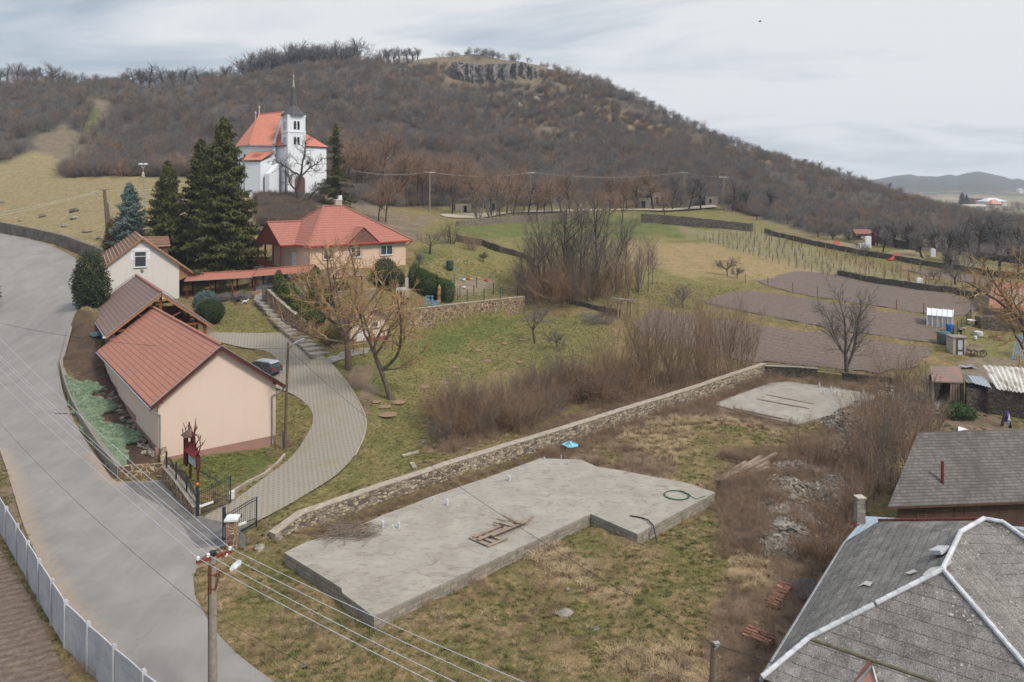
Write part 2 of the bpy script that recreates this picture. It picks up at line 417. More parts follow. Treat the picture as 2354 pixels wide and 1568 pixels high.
DRY=stone_mat('dry_stone',C(118,110,98),C(86,78,68),C(54,48,42),3.4,.07,(1,2.0,1))
DRYPALE=stone_mat('pale_dry_stone',C(152,140,126),C(122,112,98),C(76,68,58),2.6,.06,(1,1.7,1))
CAPST=M('coping_stone',C(178,166,150),C(146,136,122),2.5,bumps=.4)

def roof_mat(name,a,b,joint,course=.38,rib=.25,dirt=None,dk=.35,wob=.0,rough=.75,colw=.3,jw=.2):
    """tiled roof: uv = metres along the eave / up the slope"""
    m,t,s=bsdf(name,rough,spec=.35);u=uvc(t);sp=t.add('ShaderNodeSeparateXYZ',inp={0: u})
    X,Y=sp.outputs[0],sp.outputs[1];p=objc(t)
    ro=t.math('FLOOR',t.math('DIVIDE',Y,course));fy=t.math('FRACT',t.math('DIVIDE',Y,course))
    fxw=t.math('FRACT',t.math('ADD',t.math('DIVIDE',X,rib),t.math('MULTIPLY',t.math('MODULO',t.math('ABSOLUTE',ro),2.0),wob)))
    ti=t.add('ShaderNodeCombineXYZ',inp={0: t.math('FLOOR',t.math('DIVIDE',X,colw)),1: ro}).outputs[0]
    wn=t.add('ShaderNodeTexWhiteNoise',inp={'Vector': ti}).outputs[0]
    n=t.noise(p,.5,5,.65,.4);nf=t.noise(p,5,4,.65)
    c=t.mix(t.math('ADD',t.math('MULTIPLY',wn,.55),t.math('MULTIPLY',n,.45)),a,b)
    if dirt: c=t.mix(t.ramp(t.math('ADD',t.math('MULTIPLY',n,.7),t.math('MULTIPLY',nf,.3)),[(dk,0.0),(dk+.2,1.0)]),c,dirt)
    c=t.mix(1.0,c,t.ramp(nf,[(.3,(.86,)*3),(.7,(1.12,)*3)]),'MULTIPLY')
    j=t.ramp(fy,[(0.0,.95),(jw,0.0),(1.0,0.0)])
    rb=t.math('ABSOLUTE',t.math('SUBTRACT',fxw,.5))
    c=t.mix(j,c,joint);c=t.mix(t.ramp(rb,[(.38,0.0),(.5,.12)]),c,joint)
    t.l.new(c,s.inputs['Base Color'])
    bump(t,s,t.math('ADD',t.math('SUBTRACT',1.0,fy),t.math('MULTIPLY',t.math('SINE',t.math('MULTIPLY',fxw,6.283)),.4)),.6,.035);return m
R_PEACH=roof_mat('red_brown_tiles',C(186,126,102),C(164,110,92),C(98,64,54),.43,.22,C(160,118,108),.52)
R_HALL=roof_mat('weathered_tiles',C(138,110,100),C(122,104,98),C(78,60,54),.46,.22,C(172,118,98),.54)
R_RED=roof_mat('coral_tiles',C(174,112,96),C(158,101,87),C(92,56,48),.5,.3)
R_WALK=roof_mat('orange_tiles',C(190,122,102),C(172,110,92),C(120,74,62),.22,.18,wob=.5,colw=.18)
R_CHURCH=roof_mat('bright_orange_tiles',C(202,130,107),C(188,118,97),C(150,82,62),.6,.5,rough=.8)
R_OLD=roof_mat('old_clay_tiles',C(164,116,98),C(128,116,108),C(76,64,58),.42,.2,C(116,108,102),.46,wob=.5)
R_FAR=roof_mat('faded_red_tiles',C(170,110,86),C(140,96,80),C(88,62,54),.5,.3,C(112,84,72),.5)
R_SHINGLE=roof_mat('grey_shingles',C(120,115,110),C(76,72,68),C(40,37,35),.2,3.0,C(76,66,60),.46,wob=.5,jw=.3,colw=.16)
R_CELLAR=roof_mat('cellar_tiles',C(152,96,80),C(132,86,76),C(110,60,50),.3,.3)
R_SPIRE=roof_mat('dark_spire_shingles',C(92,90,90),C(64,62,64),C(36,36,38),.55,.4,C(150,150,150),.66,wob=.5)
R_GREYSEAM=roof_mat('grey_seam_metal',C(164,176,188),C(154,166,178),C(110,122,134),.22,1.6,rough=.5)

# lichen covered fibre cement slabs
m,t,s=bsdf('fibre_cement_slabs',.95,spec=.15);ASB=m;u=uvc(t);sp=t.add('ShaderNodeSeparateXYZ',inp={0: u});p=objc(t)
fy=t.math('FRACT',t.math('DIVIDE',sp.outputs[1],.5));ro=t.math('FLOOR',t.math('DIVIDE',sp.outputs[1],.5))
fx=t.math('FRACT',t.math('ADD',t.math('DIVIDE',sp.outputs[0],.5),t.math('MULTIPLY',ro,.5)))
ti=t.add('ShaderNodeCombineXYZ',inp={0: t.math('FLOOR',t.math('ADD',t.math('DIVIDE',sp.outputs[0],.5),t.math('MULTIPLY',ro,.5))),1: ro}).outputs[0]
wn=t.add('ShaderNodeTexWhiteNoise',inp={'Vector': ti}).outputs[0]
n=t.noise(p,1.1,5,.7,.4);nf=t.noise(p,9,5,.75)
c=t.mix(t.ramp(n,[(.3,0.0),(.7,1.0)]),C(98,95,91),C(140,136,131));c=t.mix(1.0,c,t.ramp(wn,[(0,(.86,)*3),(1,(1.14,)*3)]),'MULTIPLY')
l1=t.add('ShaderNodeTexVoronoi',inp={'Vector': p,'Scale': 5.0,'Randomness': 1.0}).outputs[0]
l1=t.math('ADD',l1,t.math('MULTIPLY',t.math('SUBTRACT',nf,.5),.35))
c=t.mix(t.math('MULTIPLY',t.ramp(l1,[(.16,.8),(.26,0.0)]),t.ramp(t.noise(p,.8,3,.6),[(.48,0.0),(.6,1.0)])),c,C(184,182,174))
c=t.mix(t.ramp(t.noise(p,16,4,.75),[(.56,0.0),(.64,.6)]),c,C(178,176,170))
c=t.mix(t.ramp(nf,[(.55,0.0),(.66,.75)]),c,C(84,80,76))
l2=t.add('ShaderNodeTexVoronoi',inp={'Vector': t.mapping(p,(1,1,1),(0,0,0),(5,3,1)),'Scale': 2.2}).outputs[0]
c=t.mix(t.ramp(t.math('ADD',l2,t.math('MULTIPLY',nf,.12)),[(.10,.9),(.15,0.0)]),c,C(70,58,48))
nh=t.noise(p,24,3,.8);c=t.mix(1.0,c,t.ramp(nh,[(.32,(.5,)*3),(.5,(1.0,)*3),(.68,(1.55,)*3)]),'MULTIPLY')
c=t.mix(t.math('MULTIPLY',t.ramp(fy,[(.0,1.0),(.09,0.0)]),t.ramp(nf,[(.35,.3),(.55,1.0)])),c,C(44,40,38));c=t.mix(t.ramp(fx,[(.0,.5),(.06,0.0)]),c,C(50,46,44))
t.l.new(c,s.inputs['Base Color']);bump(t,s,t.math('ADD',t.math('SUBTRACT',1.0,fy),nf),.6,.03)

# concrete slab
m,t,s=bsdf('concrete_slab',.9,spec=.2);CONC=m;p=objc(t)
n=t.noise(p,.5,6,.65,.5);st=t.noise(t.mapping(p,(.7,1.5,1),(0,0,.9)),1.1,7,.78,1.6);nf=t.noise(p,6,5,.7)
c=t.mix(t.ramp(n,[(.3,0.0),(.7,1.0)]),C(170,163,152),C(148,141,131))
c=t.mix(t.ramp(st,[(.50,0.0),(.68,.8)]),c,C(118,108,100))
c=t.mix(t.ramp(t.noise(p,1.3,6,.75,.6),[(.6,0.0),(.72,.65)]),c,C(112,98,88))
c=t.mix(t.ramp(st,[(.22,.6),(.4,0.0)]),c,C(202,196,186))
t.l.new(c,s.inputs['Base Color']);bump(t,s,nf,.3,.015)
m,t,s=bsdf('concrete_blocks',.9,spec=.2);BLOCK=m
bt=t.add('ShaderNodeTexBrick',inp={'Vector': uvc(t),'Color1': (*C(164,156,144),1),'Color2': (*C(138,130,120),1),'Mortar': (*C(98,90,82),1),'Scale': 1.0,'Mortar Size': .012,'Brick Width': .5,'Row Height': .25})
n=t.noise(t.mapping(objc(t),(1,1,.35)),1.6,5,.7)
t.l.new(t.mix(t.ramp(n,[(.55,0.0),(.68,.75)]),bt.outputs[0],C(84,76,68)),s.inputs['Base Color'])

def wood(name,a,b,scale=3.0,rough=.85):
    m,t,s=bsdf(name,rough,spec=.2);v=t.mapping(uvc(t),(.6,9.0,1));n=t.noise(v,scale,5,.7,.4)
    n2=t.noise(objc(t),1.4,3,.6)
    c=t.mix(t.ramp(n,[(.35,0.0),(.65,1.0)]),a,b);c=t.mix(1.0,c,t.ramp(n2,[(.3,(.82,)*3),(.7,(1.15,)*3)]),'MULTIPLY')
    t.l.new(c,s.inputs['Base Color']);bump(t,s,n,.4,.01);return m
W_DARK=wood('dark_brown_wood',C(100,54,44),C(74,42,36));W_RED=wood('red_brown_wood',C(112,52,42),C(84,40,34))
W_PINE=wood('weathered_pine',C(176,130,98),C(140,104,80));W_OLD=wood('grey_old_wood',C(168,150,132),C(120,104,90))
W_BATTEN=wood('fresh_battens',C(214,176,144),C(184,146,116));W_HALL=wood('orange_brown_wood',C(156,92,60),C(112,68,48))
W_BARN=wood('barn_boards',C(112,86,72),C(72,56,48));W_POLE=wood('pole_wood',C(128,112,100),C(92,80,70))
def plaster(name,a,b,stain=None):
    m,t,s=bsdf(name,.9,spec=.2);p=objc(t);n=t.noise(p,.45,4,.6,.3);sn=t.noise(t.mapping(p,(1.6,1.6,.18)),1.2,5,.65)
    c=t.mix(n,a,b)
    if stain: c=t.mix(t.ramp(sn,[(.56,0.0),(.8,.5)]),c,stain)
    t.l.new(c,s.inputs['Base Color']);bump(t,s,t.noise(p,40,3,.6),.12,.006);return m
PEACH=plaster('peach_render',C(228,205,190),C(219,196,180),C(204,184,168));PLINTH=plaster('brown_pink_plinth',C(170,134,120),C(156,122,110))
WHITE=plaster('white_render',C(224,218,212),C(210,205,200),C(180,170,160));CHURCHW=plaster('church_whitewash',C(236,239,243),C(228,232,238),C(204,207,210))
CREAM=plaster('cream_render',C(224,196,172),C(214,184,162));GREYP=plaster('grey_render',C(150,142,132),C(122,114,106),C(90,84,78))
PALEP=plaster('pale_render',C(196,186,172),C(170,160,148),C(120,110,100))
MET=M('zinc',C(170,172,174),C(140,142,144),3,rough=.45,metallic=.3,bumps=0)
WHT=M('white_paint',C(232,232,232),C(214,214,214),4,rough=.6,bumps=0)
IRON=M('wrought_iron',C(54,60,68),C(40,44,50),6,rough=.6,bumps=0)
RUST=M('rusty_steel',C(140,68,48),C(96,46,36),8,rough=.9,bumps=.3)
REDTRIM=M('red_metal_trim',C(182,66,56),C(160,56,50),4,rough=.6,bumps=0)
CONPOLE=M('pole_concrete',C(156,146,134),C(132,122,110),5,bumps=.3)
PANEL=M('panel_concrete',C(192,194,198),C(170,172,178),1.1,bumps=.15,bscale=20)
CERAM=M('porcelain',C(236,232,224),C(210,204,196),8,rough=.3,bumps=0)
DARK=M('dark_interior',C(34,30,28),C(24,22,20),3,bumps=0);BLACK=M('black_plastic',C(44,44,46),C(34,34,36),4,rough=.5,bumps=0)
PVC=M('pale_pvc',C(206,210,216),C(188,192,198),6,rough=.5,bumps=0)
BLUEPL=M('blue_plastic',C(40,110,186),C(30,92,164),4,rough=.5,bumps=0);TEAL=M('teal_tarpaulin',C(70,104,108),C(50,82,88),4,rough=.6)
LBLUE=M('light_blue_paint',C(120,170,196),C(96,148,178),6,rough=.5,bumps=0);GREENP=M('dark_green_paint',C(38,84,64),C(30,66,52),6,rough=.6,bumps=0)
REDP=M('red_plastic',C(196,60,44),C(170,48,38),6,rough=.5,bumps=0);YELP=M('yellow_plastic',C(214,180,60),C(196,160,50),6,rough=.5,bumps=0)
ORANGEP=M('orange_plastic',C(230,110,50),C(210,96,40),6,rough=.5,bumps=0)
TARP=M('light_blue_tarp',C(140,214,236),C(104,184,214),5,rough=.5)
BRICK=M('clay_brick',C(158,104,86),C(112,78,68),5,rnd=.35);SLATEP=M('rubble_slate',C(150,142,130),C(104,98,88),3,rnd=.4,bumps=.5)
STRAW=M('straw_bundle',C(190,150,100),C(150,116,76),9)
m,t,s=bsdf('window_glass',.08,spec=.6);GLASS=m;s.inputs['Base Color'].default_value=(.035,.042,.05,1)
CURT=M('curtain',C(196,190,180),C(160,150,140),8,bumps=0)

# ------------------------------------------------------------------ the ground sheet
pal=lambda a,b: (C(*a),C(*b))
CL=dict(
 wild=pal((108,102,62),(138,117,86)),straw=pal((176,154,120),(146,122,92)),dead=pal((142,122,102),(112,94,78)),
 lawn=pal((112,110,64),(130,118,78)),green=pal((88,102,54),(108,110,62)),meadow=pal((136,126,90),(152,134,100)),
 tan=pal((160,136,102),(142,126,88)),forest=pal((96,88,82),(78,71,66)),hill=pal((134,120,100),(108,98,84)),
 dirt=pal((144,124,106),(112,96,80)),mulch=pal((98,78,66),(72,58,50)),vine=pal((146,132,104),(118,116,78)),
 bank=pal((104,88,76),(84,76,58)),silt=pal((150,134,120),(120,108,90)))
FOREST=[(-900,-200),(-900,350),(0,372),(120,335),(160,380),(200,404),(430,408),(600,430),(760,470),(1040,478),(1480,466),(1650,470),(1750,500),(1870,540),(2000,560),(2100,575),(2354,600),(3400,640),(3400,-200)]
REG=[('forest',FOREST),
 ('meadow',[(-900,350),(0,372),(120,335),(170,385),(200,404),(430,408),(600,440),(600,560),(240,590),(0,545),(-900,560)]),
 ('hill',[(900,160),(980,128),(1240,145),(1400,215),(1430,260),(1600,330),(1560,345),(1400,320),(1250,330),(1150,250),(1020,190)]),
 ('tan',[(1370,225),(1560,300),(1440,300)]),('tan',[(1540,325),(1720,340),(1800,372),(1640,352)]),
 ('hill',[(200,225),(255,235),(240,300),(215,290)]),('green',[(215,250),(245,255),(225,300),(195,320),(190,300)]),
 ('hill',[(60,330),(150,290),(190,320),(170,400),(130,370)]),
 ('lawn',[(1030,478),(1560,470),(1760,510),(1930,600),(1760,660),(1600,700),(1350,700),(1030,660),(940,640),(960,560)]),
 ('bank',[(600,445),(700,452),(740,480),(720,520),(640,540),(600,560)]),('hill',[(700,452),(800,462),(900,485),(990,500),(960,540),(820,560),(740,510)]),
 ('green',[(1050,510),(1240,505),(1480,490),(1560,505),(1740,555),(1700,570),(1500,545),(1380,545),(1240,540),(1050,545)]),
 ('tan',[(1420,552),(1600,560),(1760,590),(1900,632),(1800,640),(1620,640),(1470,610)]),
 ('green',[(990,560),(1010,575),(1020,610),(940,600)]),
 ('vine',[(1530,520),(1740,530),(1880,580),(2060,640),(2250,680),(2060,665),(1925,640),(1770,595),(1620,555)]),
 ('vine',[(1740,515),(1900,545),(2080,590),(2354,640),(2354,620),(2100,575),(1870,540),(1760,505)]),
 ('lawn',[(1860,570),(2020,560),(2240,600),(2150,620)]),
 ('lawn',[(480,700),(690,700),(640,770),(490,768)]),('lawn',[(640,900),(720,940),(700,1010),(640,1030)]),
 ('lawn',[(700,800),(1200,720),(1380,740),(1400,830),(1100,850),(1000,1000),(960,1070),(700,1180),(600,1210),(800,1080),(850,960)]),
 ('green',[(900,800),(1100,745),(1200,730),(1180,760),(960,830),(880,900)]),('green',[(770,830),(850,830),(880,900),(860,980),(820,900)]),
 ('green',[(400,1030),(640,1030),(650,1045),(540,1110),(440,1120)]),('dead',[(1000,1040),(1300,930),(1500,860),(1700,840),(1500,880),(1250,960),(1060,1060)]),
 ('lawn',[(1000,600),(1160,620),(1190,680),(1010,690)]),('silt',[(1040,640),(1130,640),(1130,670),(1040,672)]),
 ('dirt',[(780,845),(860,845),(870,880),(800,890)]),('dirt',[(820,870),(870,900),(860,990),(840,960)]),
 ('dead',[(1200,1000),(1500,890),(1800,840),(2050,880),(1990,930),(1820,990),(1640,1040),(1500,1110),(1250,1050)]),
 ('straw',[(1380,1090),(1450,1080),(1640,1110),(1600,1120),(1450,1100)]),('straw',[(1500,960),(1740,960),(1800,1010),(1560,1070),(1420,1010)]),
 ('wild',[(1600,980),(1800,990),(1700,1060),(1560,1080)]),('wild',[(1350,1000),(1450,1040),(1400,1060)]),
 ('dead',[(1660,1120),(2000,940),(2060,1100),(1950,1240),(1760,1560),(1600,1568),(1640,1420),(1690,1250),(1640,1160)]),
 ('straw',[(1200,1260),(1300,1240),(1380,1300),(1280,1340)]),('straw',[(1380,1510),(1600,1470),(1660,1568),(1420,1568)]),
 ('straw',[(1660,1270),(1760,1290),(1740,1360),(1680,1340)]),('straw',[(1330,1340),(1460,1340),(1440,1400)]),
 ('dirt',[(2100,900),(2354,960),(2354,1000),(2060,1010),(2020,940)]),('green',[(2260,930),(2354,960),(2354,985),(2290,960)]),
 ('green',[(2180,905),(2240,915),(2200,922)]),('lawn',[(2210,745),(2354,770),(2354,830),(2220,830)]),('silt',[(2200,830),(2354,830),(2354,880),(2200,860)]),
 ('wild',[(2100,790),(2160,800),(2140,840),(2060,850)]),
 ('mulch',[(141,842),(150,882),(165,925),(193,980),(230,1040),(275,1102),(372,1096),(378,1050),(255,885),(244,850),(240,800),(225,730),(182,718),(163,760)]),('dirt',[(-100,1040),(20,1040),(80,1200),(200,1400),(330,1568),(260,1568),(120,1330),(20,1180),(-100,1150)]),
]
zp_=lambda px,py: ((px-CX)/(py-HY)*(H-.55),(H-.55)*FPX/(py-HY))
_u=np.concatenate([np.linspace(-1500,-260,40),np.arange(-240,2600,7.0),np.linspace(2620,4200,40)])
_v=np.concatenate([np.linspace(math.log(9),math.log(29),40),np.arange(math.log(29.2),math.log(480),.0062),np.linspace(math.log(483),math.log(9000),90)])
UU,VV=np.meshgrid(_u,_v);YY=np.exp(VV);XX=(UU-CX)/FPX*YY
ZZ=gz(XX.ravel(),YY.ravel()).reshape(XX.shape)
PYv=HY+FPX*(H-ZZ)/YY
wx=(fbm(XX*.22,YY*.22,4)-.5)*90*np.minimum(1,60/YY+.3);wy=(fbm(XX*.22+50,YY*.22,4)-.5)*60*np.minimum(1,60/YY+.3)
colA=np.zeros(XX.shape+(3,));colB=colA.copy();colA[:]=CL['wild'][0];colB[:]=CL['wild'][1]
fb=np.ones(XX.shape)
for nme,poly in REG:
    sc_=1.0 if nme not in ('forest',) else .3
    mk=inpoly(UU+wx*sc_,PYv+wy*sc_,poly);colA[mk]=CL[nme][0];colB[mk]=CL[nme][1]
far=YY > 470
colA[far]=C(150,134,104);colB[far]=C(112,112,84)
for _ in range(2):
    for q in (colA,colB):
        q[1:-1,1:-1]=(q[1:-1,1:-1]*2+q[:-2,1:-1]+q[2:,1:-1]+q[1:-1,:-2]+q[1:-1,2:])/6
SHEETS=[]     # world polygons kept free of bumps, sunk a little
def px_poly(pts,step=1.2,closed=True):
    w_=[G(*p) for p in pts];return [(p.x,p.y) for p in smooth_line([(q.x,q.y) for q in w_],step,closed)]
ROAD_R=[(-60,520),(0,536),(60,548),(120,566),(170,592),(192,612),(186,640),(180,676),(182,706),(164,745),(148,790),(138,838),(140,880),(156,935),(185,995),(225,1055),(268,1108),(330,1108),(372,1104),(392,1130),(420,1160),(450,1186),(512,1200),(552,1222),(545,1245),(500,1262),(462,1285),(444,1330),(448,1370),(480,1430),(540,1500),(640,1575),(800,1680),(1000,1800),(1450,2110)]
ROAD_L=[(860,2125),(600,1960),(420,1800),(330,1640),(240,1530),(175,1430),(110,1330),(62,1230),(30,1130),(8,1060),(-20,1000),(-80,960),(-200,900),(-400,820),(-400,640),(-250,560)]
road_poly=px_poly(ROAD_R+ROAD_L,1.5)
DRIVE=[(512,1200),(470,1190),(540,1150),(600,1105),(660,1060),(700,1010),(718,975),(715,945),(690,918),(655,900),(600,880),(560,855),(628,848),(634,826),(610,808),(560,800),(500,786),(470,778),(478,766),(560,766),(655,766),(700,790),(752,826),(790,868),(822,915),(841,960),(838,1000),(815,1048),(770,1095),(700,1140),(640,1175),(590,1200),(552,1222)]
drive_poly=px_poly(DRIVE,.8)
Z6=lambda x,y: ((1630+x/2.87)*.9608,(500+y/2.87)*.9608)
P3=lambda x,y: ((1850+x/3.923)*.9608,(480+y/3.923)*.9608)
FIELDS=[[Z6(*q) for q in ((520,497),(680,452),(830,425),(1060,450),(1300,490),(1700,560),(1900,600),(2030,640),(2060,670),(1990,735),(1880,742),(1660,717),(1300,665),(900,600),(620,535))],
 [Z6(*q) for q in ((140,630),(290,590),(440,560),(700,590),(1000,640),(1300,690),(1640,742),(1830,775),(1850,820),(1760,860),(1700,915),(1500,890),(1250,855),(860,790),(560,728),(250,665))],
 [Z6(*q) for q in ((-250,690),(0,715),(300,765),(560,805),(850,842),(1250,885),(1560,935),(1700,950),(1740,990),(1600,1080),(1400,1135),(1000,1085),(760,1062),(600,1050),(400,1040),(0,950),(-300,860))],
 [P3(*q) for q in ((1150,640),(1500,660),(1800,700),(2040,725),(2010,790),(1850,770),(1650,745),(1500,715))]]
_rg=random.Random(4)
def rag(pl,k=.3,st=1.6):
    o=[]
    for a,b in zip(pl,pl[1:]+pl[:1]):
        n=max(1,int(math.dist(a,b)/st));o += [(a[0]+(b[0]-a[0])*i/n+_rg.gauss(0,k),a[1]+(b[1]-a[1])*i/n+_rg.gauss(0,k)) for i in range(n)]
    return o
field_polys=[rag([tuple(G(*q).xy) for q in f_]) for f_ in FIELDS];plot_poly=[tuple(G(*q).xy) for q in ((-300,1215),(-60,1180),(-12,1240),(22,1296),(58,1352),(112,1465),(160,1570),(195,1650),(-400,1700))]
LANE=[(1030,492),(1150,489),(1240,484),(1330,482),(1440,481),(1540,480),(1610,474),(1640,472),(1650,476),(1610,480),(1540,484),(1440,484),(1330,486),(1240,488),(1150,494),(1030,500)]
lane_poly=px_poly(LANE,3)
flat=np.zeros(XX.shape,bool)
for pl in [road_poly,drive_poly,lane_poly,plot_poly]+field_polys: flat |= inpoly(XX,YY,pl)
amp=np.where(flat,0.0,1.0)*np.clip((YY-5)/30,0,1)
bumps_=(fbm(XX*.35,YY*.35,3)-.5)*.34+(fbm(XX*2.1,YY*2.1,3)-.5)*.16
hillw=np.clip((YY-180)/120,0,1)
ZM=ZZ+bumps_*amp*np.where(YY < 50,1.0,1.0)-flat*.09+hillw*(fbm(XX*.04,YY*.04,4)-.5)*6*(YY < 480)
_sl=[zp_(x,y) for x,y in ((655,1270),(860,1416),(1357,1181),(1465,1228),(1643,1132),(1335,1057),(1241,1054),(880,1184))];_c2=np.mean(_sl,0)
_mk=inpoly(XX,YY,[tuple(_c2+(np.array(q)-_c2)*1.09) for q in _sl]).astype(float)
for _ in range(5): _mk[1:-1,1:-1]=(_mk[1:-1,1:-1]+_mk[:-2,1:-1]+_mk[2:,1:-1]+_mk[1:-1,:-2]+_mk[1:-1,2:])/5
ZM=ZM-_mk*.30
GRr,Cn=XX.shape;idx=np.arange(GRr*Cn).reshape(GRr,Cn)
Fg=np.stack([idx[:-1,:-1],idx[:-1,1:],idx[1:,1:],idx[1:,:-1]],-1).reshape(-1,4)
me=np_mesh('ground',np.stack([XX,YY,ZM],-1).reshape(-1,3),Fg,GROUND,True)
for nm_,arr in (('colA',colA),('colB',colB)):
    at=me.attributes.new(nm_,'FLOAT_COLOR','POINT');at.data.foreach_set('color',np.c_[arr.reshape(-1,3),np.ones(GRr*Cn)].astype(np.float32).ravel())
ground=tag(mobj('ground',me),kind='structure')
_gu,_gv=_u,_v
def gmesh(x,y):
    """height of the ground mesh as built (bumps included)"""
    x=np.atleast_1d(np.asarray(x,float));y=np.atleast_1d(np.asarray(y,float))
    u=CX+FPX*x/y;v=np.log(y);i=np.clip(np.searchsorted(_gu,u)-1,0,Cn-2);j=np.clip(np.searchsorted(_gv,v)-1,0,GRr-2)
    a=np.clip((u-_gu[i])/(_gu[i+1]-_gu[i]),0,1);b=np.clip((v-_gv[j])/(_gv[j+1]-_gv[j]),0,1)
    return (ZM[j,i]*(1-a)+ZM[j,i+1]*a)*(1-b)+(ZM[j+1,i]*(1-a)+ZM[j+1,i+1]*a)*b

def sheet(name,poly,off,mat,grid=1.5,kind='structure',edge=False,inner_noise=0.0):
    pts=[Vector(p) for p in poly];n=len(pts);xs=[p[0] for p in poly];ys=[p[1] for p in poly]
    gx,gy=np.meshgrid(np.arange(min(xs),max(xs),grid),np.arange(min(ys),max(ys),grid));gx=gx.ravel()+.13;gy=gy.ravel()+.07
    k=inpoly(gx,gy,poly);inner=[Vector((a,b)) for a,b in zip(gx[k],gy[k])]
    if edge:
        for fr in (.35,.9):
            q=[]
            for i in range(n):
                a,b=pts[i-1],pts[(i+1) % n];d=(b-a)
                if d.length < 1e-6: continue
                nn_=Vector((-d.y,d.x)).normalized();
                for sgn in (1,-1):
                    c_=pts[i]+nn_*sgn*fr
                    if inpoly([c_.x],[c_.y],poly)[0]: q.append(c_)
            inner += q
    vv,ee,ff,_,_,_=delaunay_2d_cdt(pts+inner,[(i,(i+1) % n) for i in range(n)],[],1,1e-4)
    V=np.array([(v_.x,v_.y) for v_ in vv]);z=gz(V[:,0],V[:,1])+off
    if inner_noise: z=z+(fbm(V[:,0]*1.7,V[:,1]*1.7,3)-.5)*inner_noise
    F3=np.array([f_ for f_ in ff if len(f_) == 3])
    c3=V[F3].mean(1);F3=F3[inpoly(c3[:,0],c3[:,1],poly)]
    a_=V[F3[:,1]]-V[F3[:,0]];b_=V[F3[:,2]]-V[F3[:,0]];fl=(a_[:,0]*b_[:,1]-a_[:,1]*b_[:,0]) < 0;F3[fl]=F3[fl][:,::-1]
    me=np_mesh(name,np.c_[V,z],F3,mat,True)
    if edge:
        B=np.array(poly);d=np.full(len(V),9.0)
        for i in range(n):
            a,b=B[i-1],B[i];ab=b-a;L2=(ab**2).sum()+1e-9
            tt=np.clip(((V-a)@ab)/L2,0,1);d=np.minimum(d,np.sqrt(((V-a-tt[:,None]*ab)**2).sum(1)))
        e=np.clip(1-d/1.6,0,1);e=e*(V[:,0] < EDGE_X(V[:,1]))
        at=me.attributes.new('edge','FLOAT','POINT');at.data.foreach_set('value',e.astype(np.float32))
    return tag(mobj(name,me),kind=kind)
EDGE_X=lambda y: np.where(y < 62,-21.0+(40-y)*.55,-200)
sheet('road',road_poly,.035,ASPH,1.4,edge=True)
ASPHD=M('dark_asphalt',C(122,118,115),C(100,97,95),1.2,bumps=.2,contrast=(.3,.6));sheet('forecourt',px_poly([(285,1110),(330,1110),(372,1107),(392,1132),(420,1162),(450,1188),(512,1202),(548,1222),(540,1242),(500,1256),(455,1262),(430,1225),(395,1180),(345,1150),(300,1128)],1.2),.048,ASPHD,1.2)
sheet('driveway',drive_poly,.055,PAV,1.2)
for f_ in field_polys: sheet('ploughed_field',f_,.04,SOIL,1.1,inner_noise=.26)
sheet('ploughed_plot',plot_poly,.03,SOIL2,.7,inner_noise=.2)
LANEM=M('gravel',C(186,172,152),C(160,146,126),2.0);sheet('lane',lane_poly,.15,LANEM,3)
# ------------------------------------------------------------------ vegetation builders
def cls_at(x,y):
    x=np.asarray(x,float);y=np.asarray(y,float);u=CX+FPX*x/y;py=HY+FPX*(H-gz(x,y))/y
    a=(fbm(x*.22,y*.22,4)-.5)*90*np.minimum(1,60/y+.3);b=(fbm(x*.22+50,y*.22,4)-.5)*60*np.minimum(1,60/y+.3)
    r=np.zeros(len(x),int)
    for i,(n,p) in enumerate(REG):
        k=.3 if n == 'forest' else 1.0
        r[inpoly(u+a*k,py+b*k,p)]=list(CL).index(n)
    return r
FLATP=[road_poly,drive_poly,lane_poly,plot_poly]+field_polys
def free_at(x,y,extra=()):
    m=np.ones(len(x),bool)
    for p in list(FLATP)+list(extra): m &= ~inpoly(x,y,p)
    return m

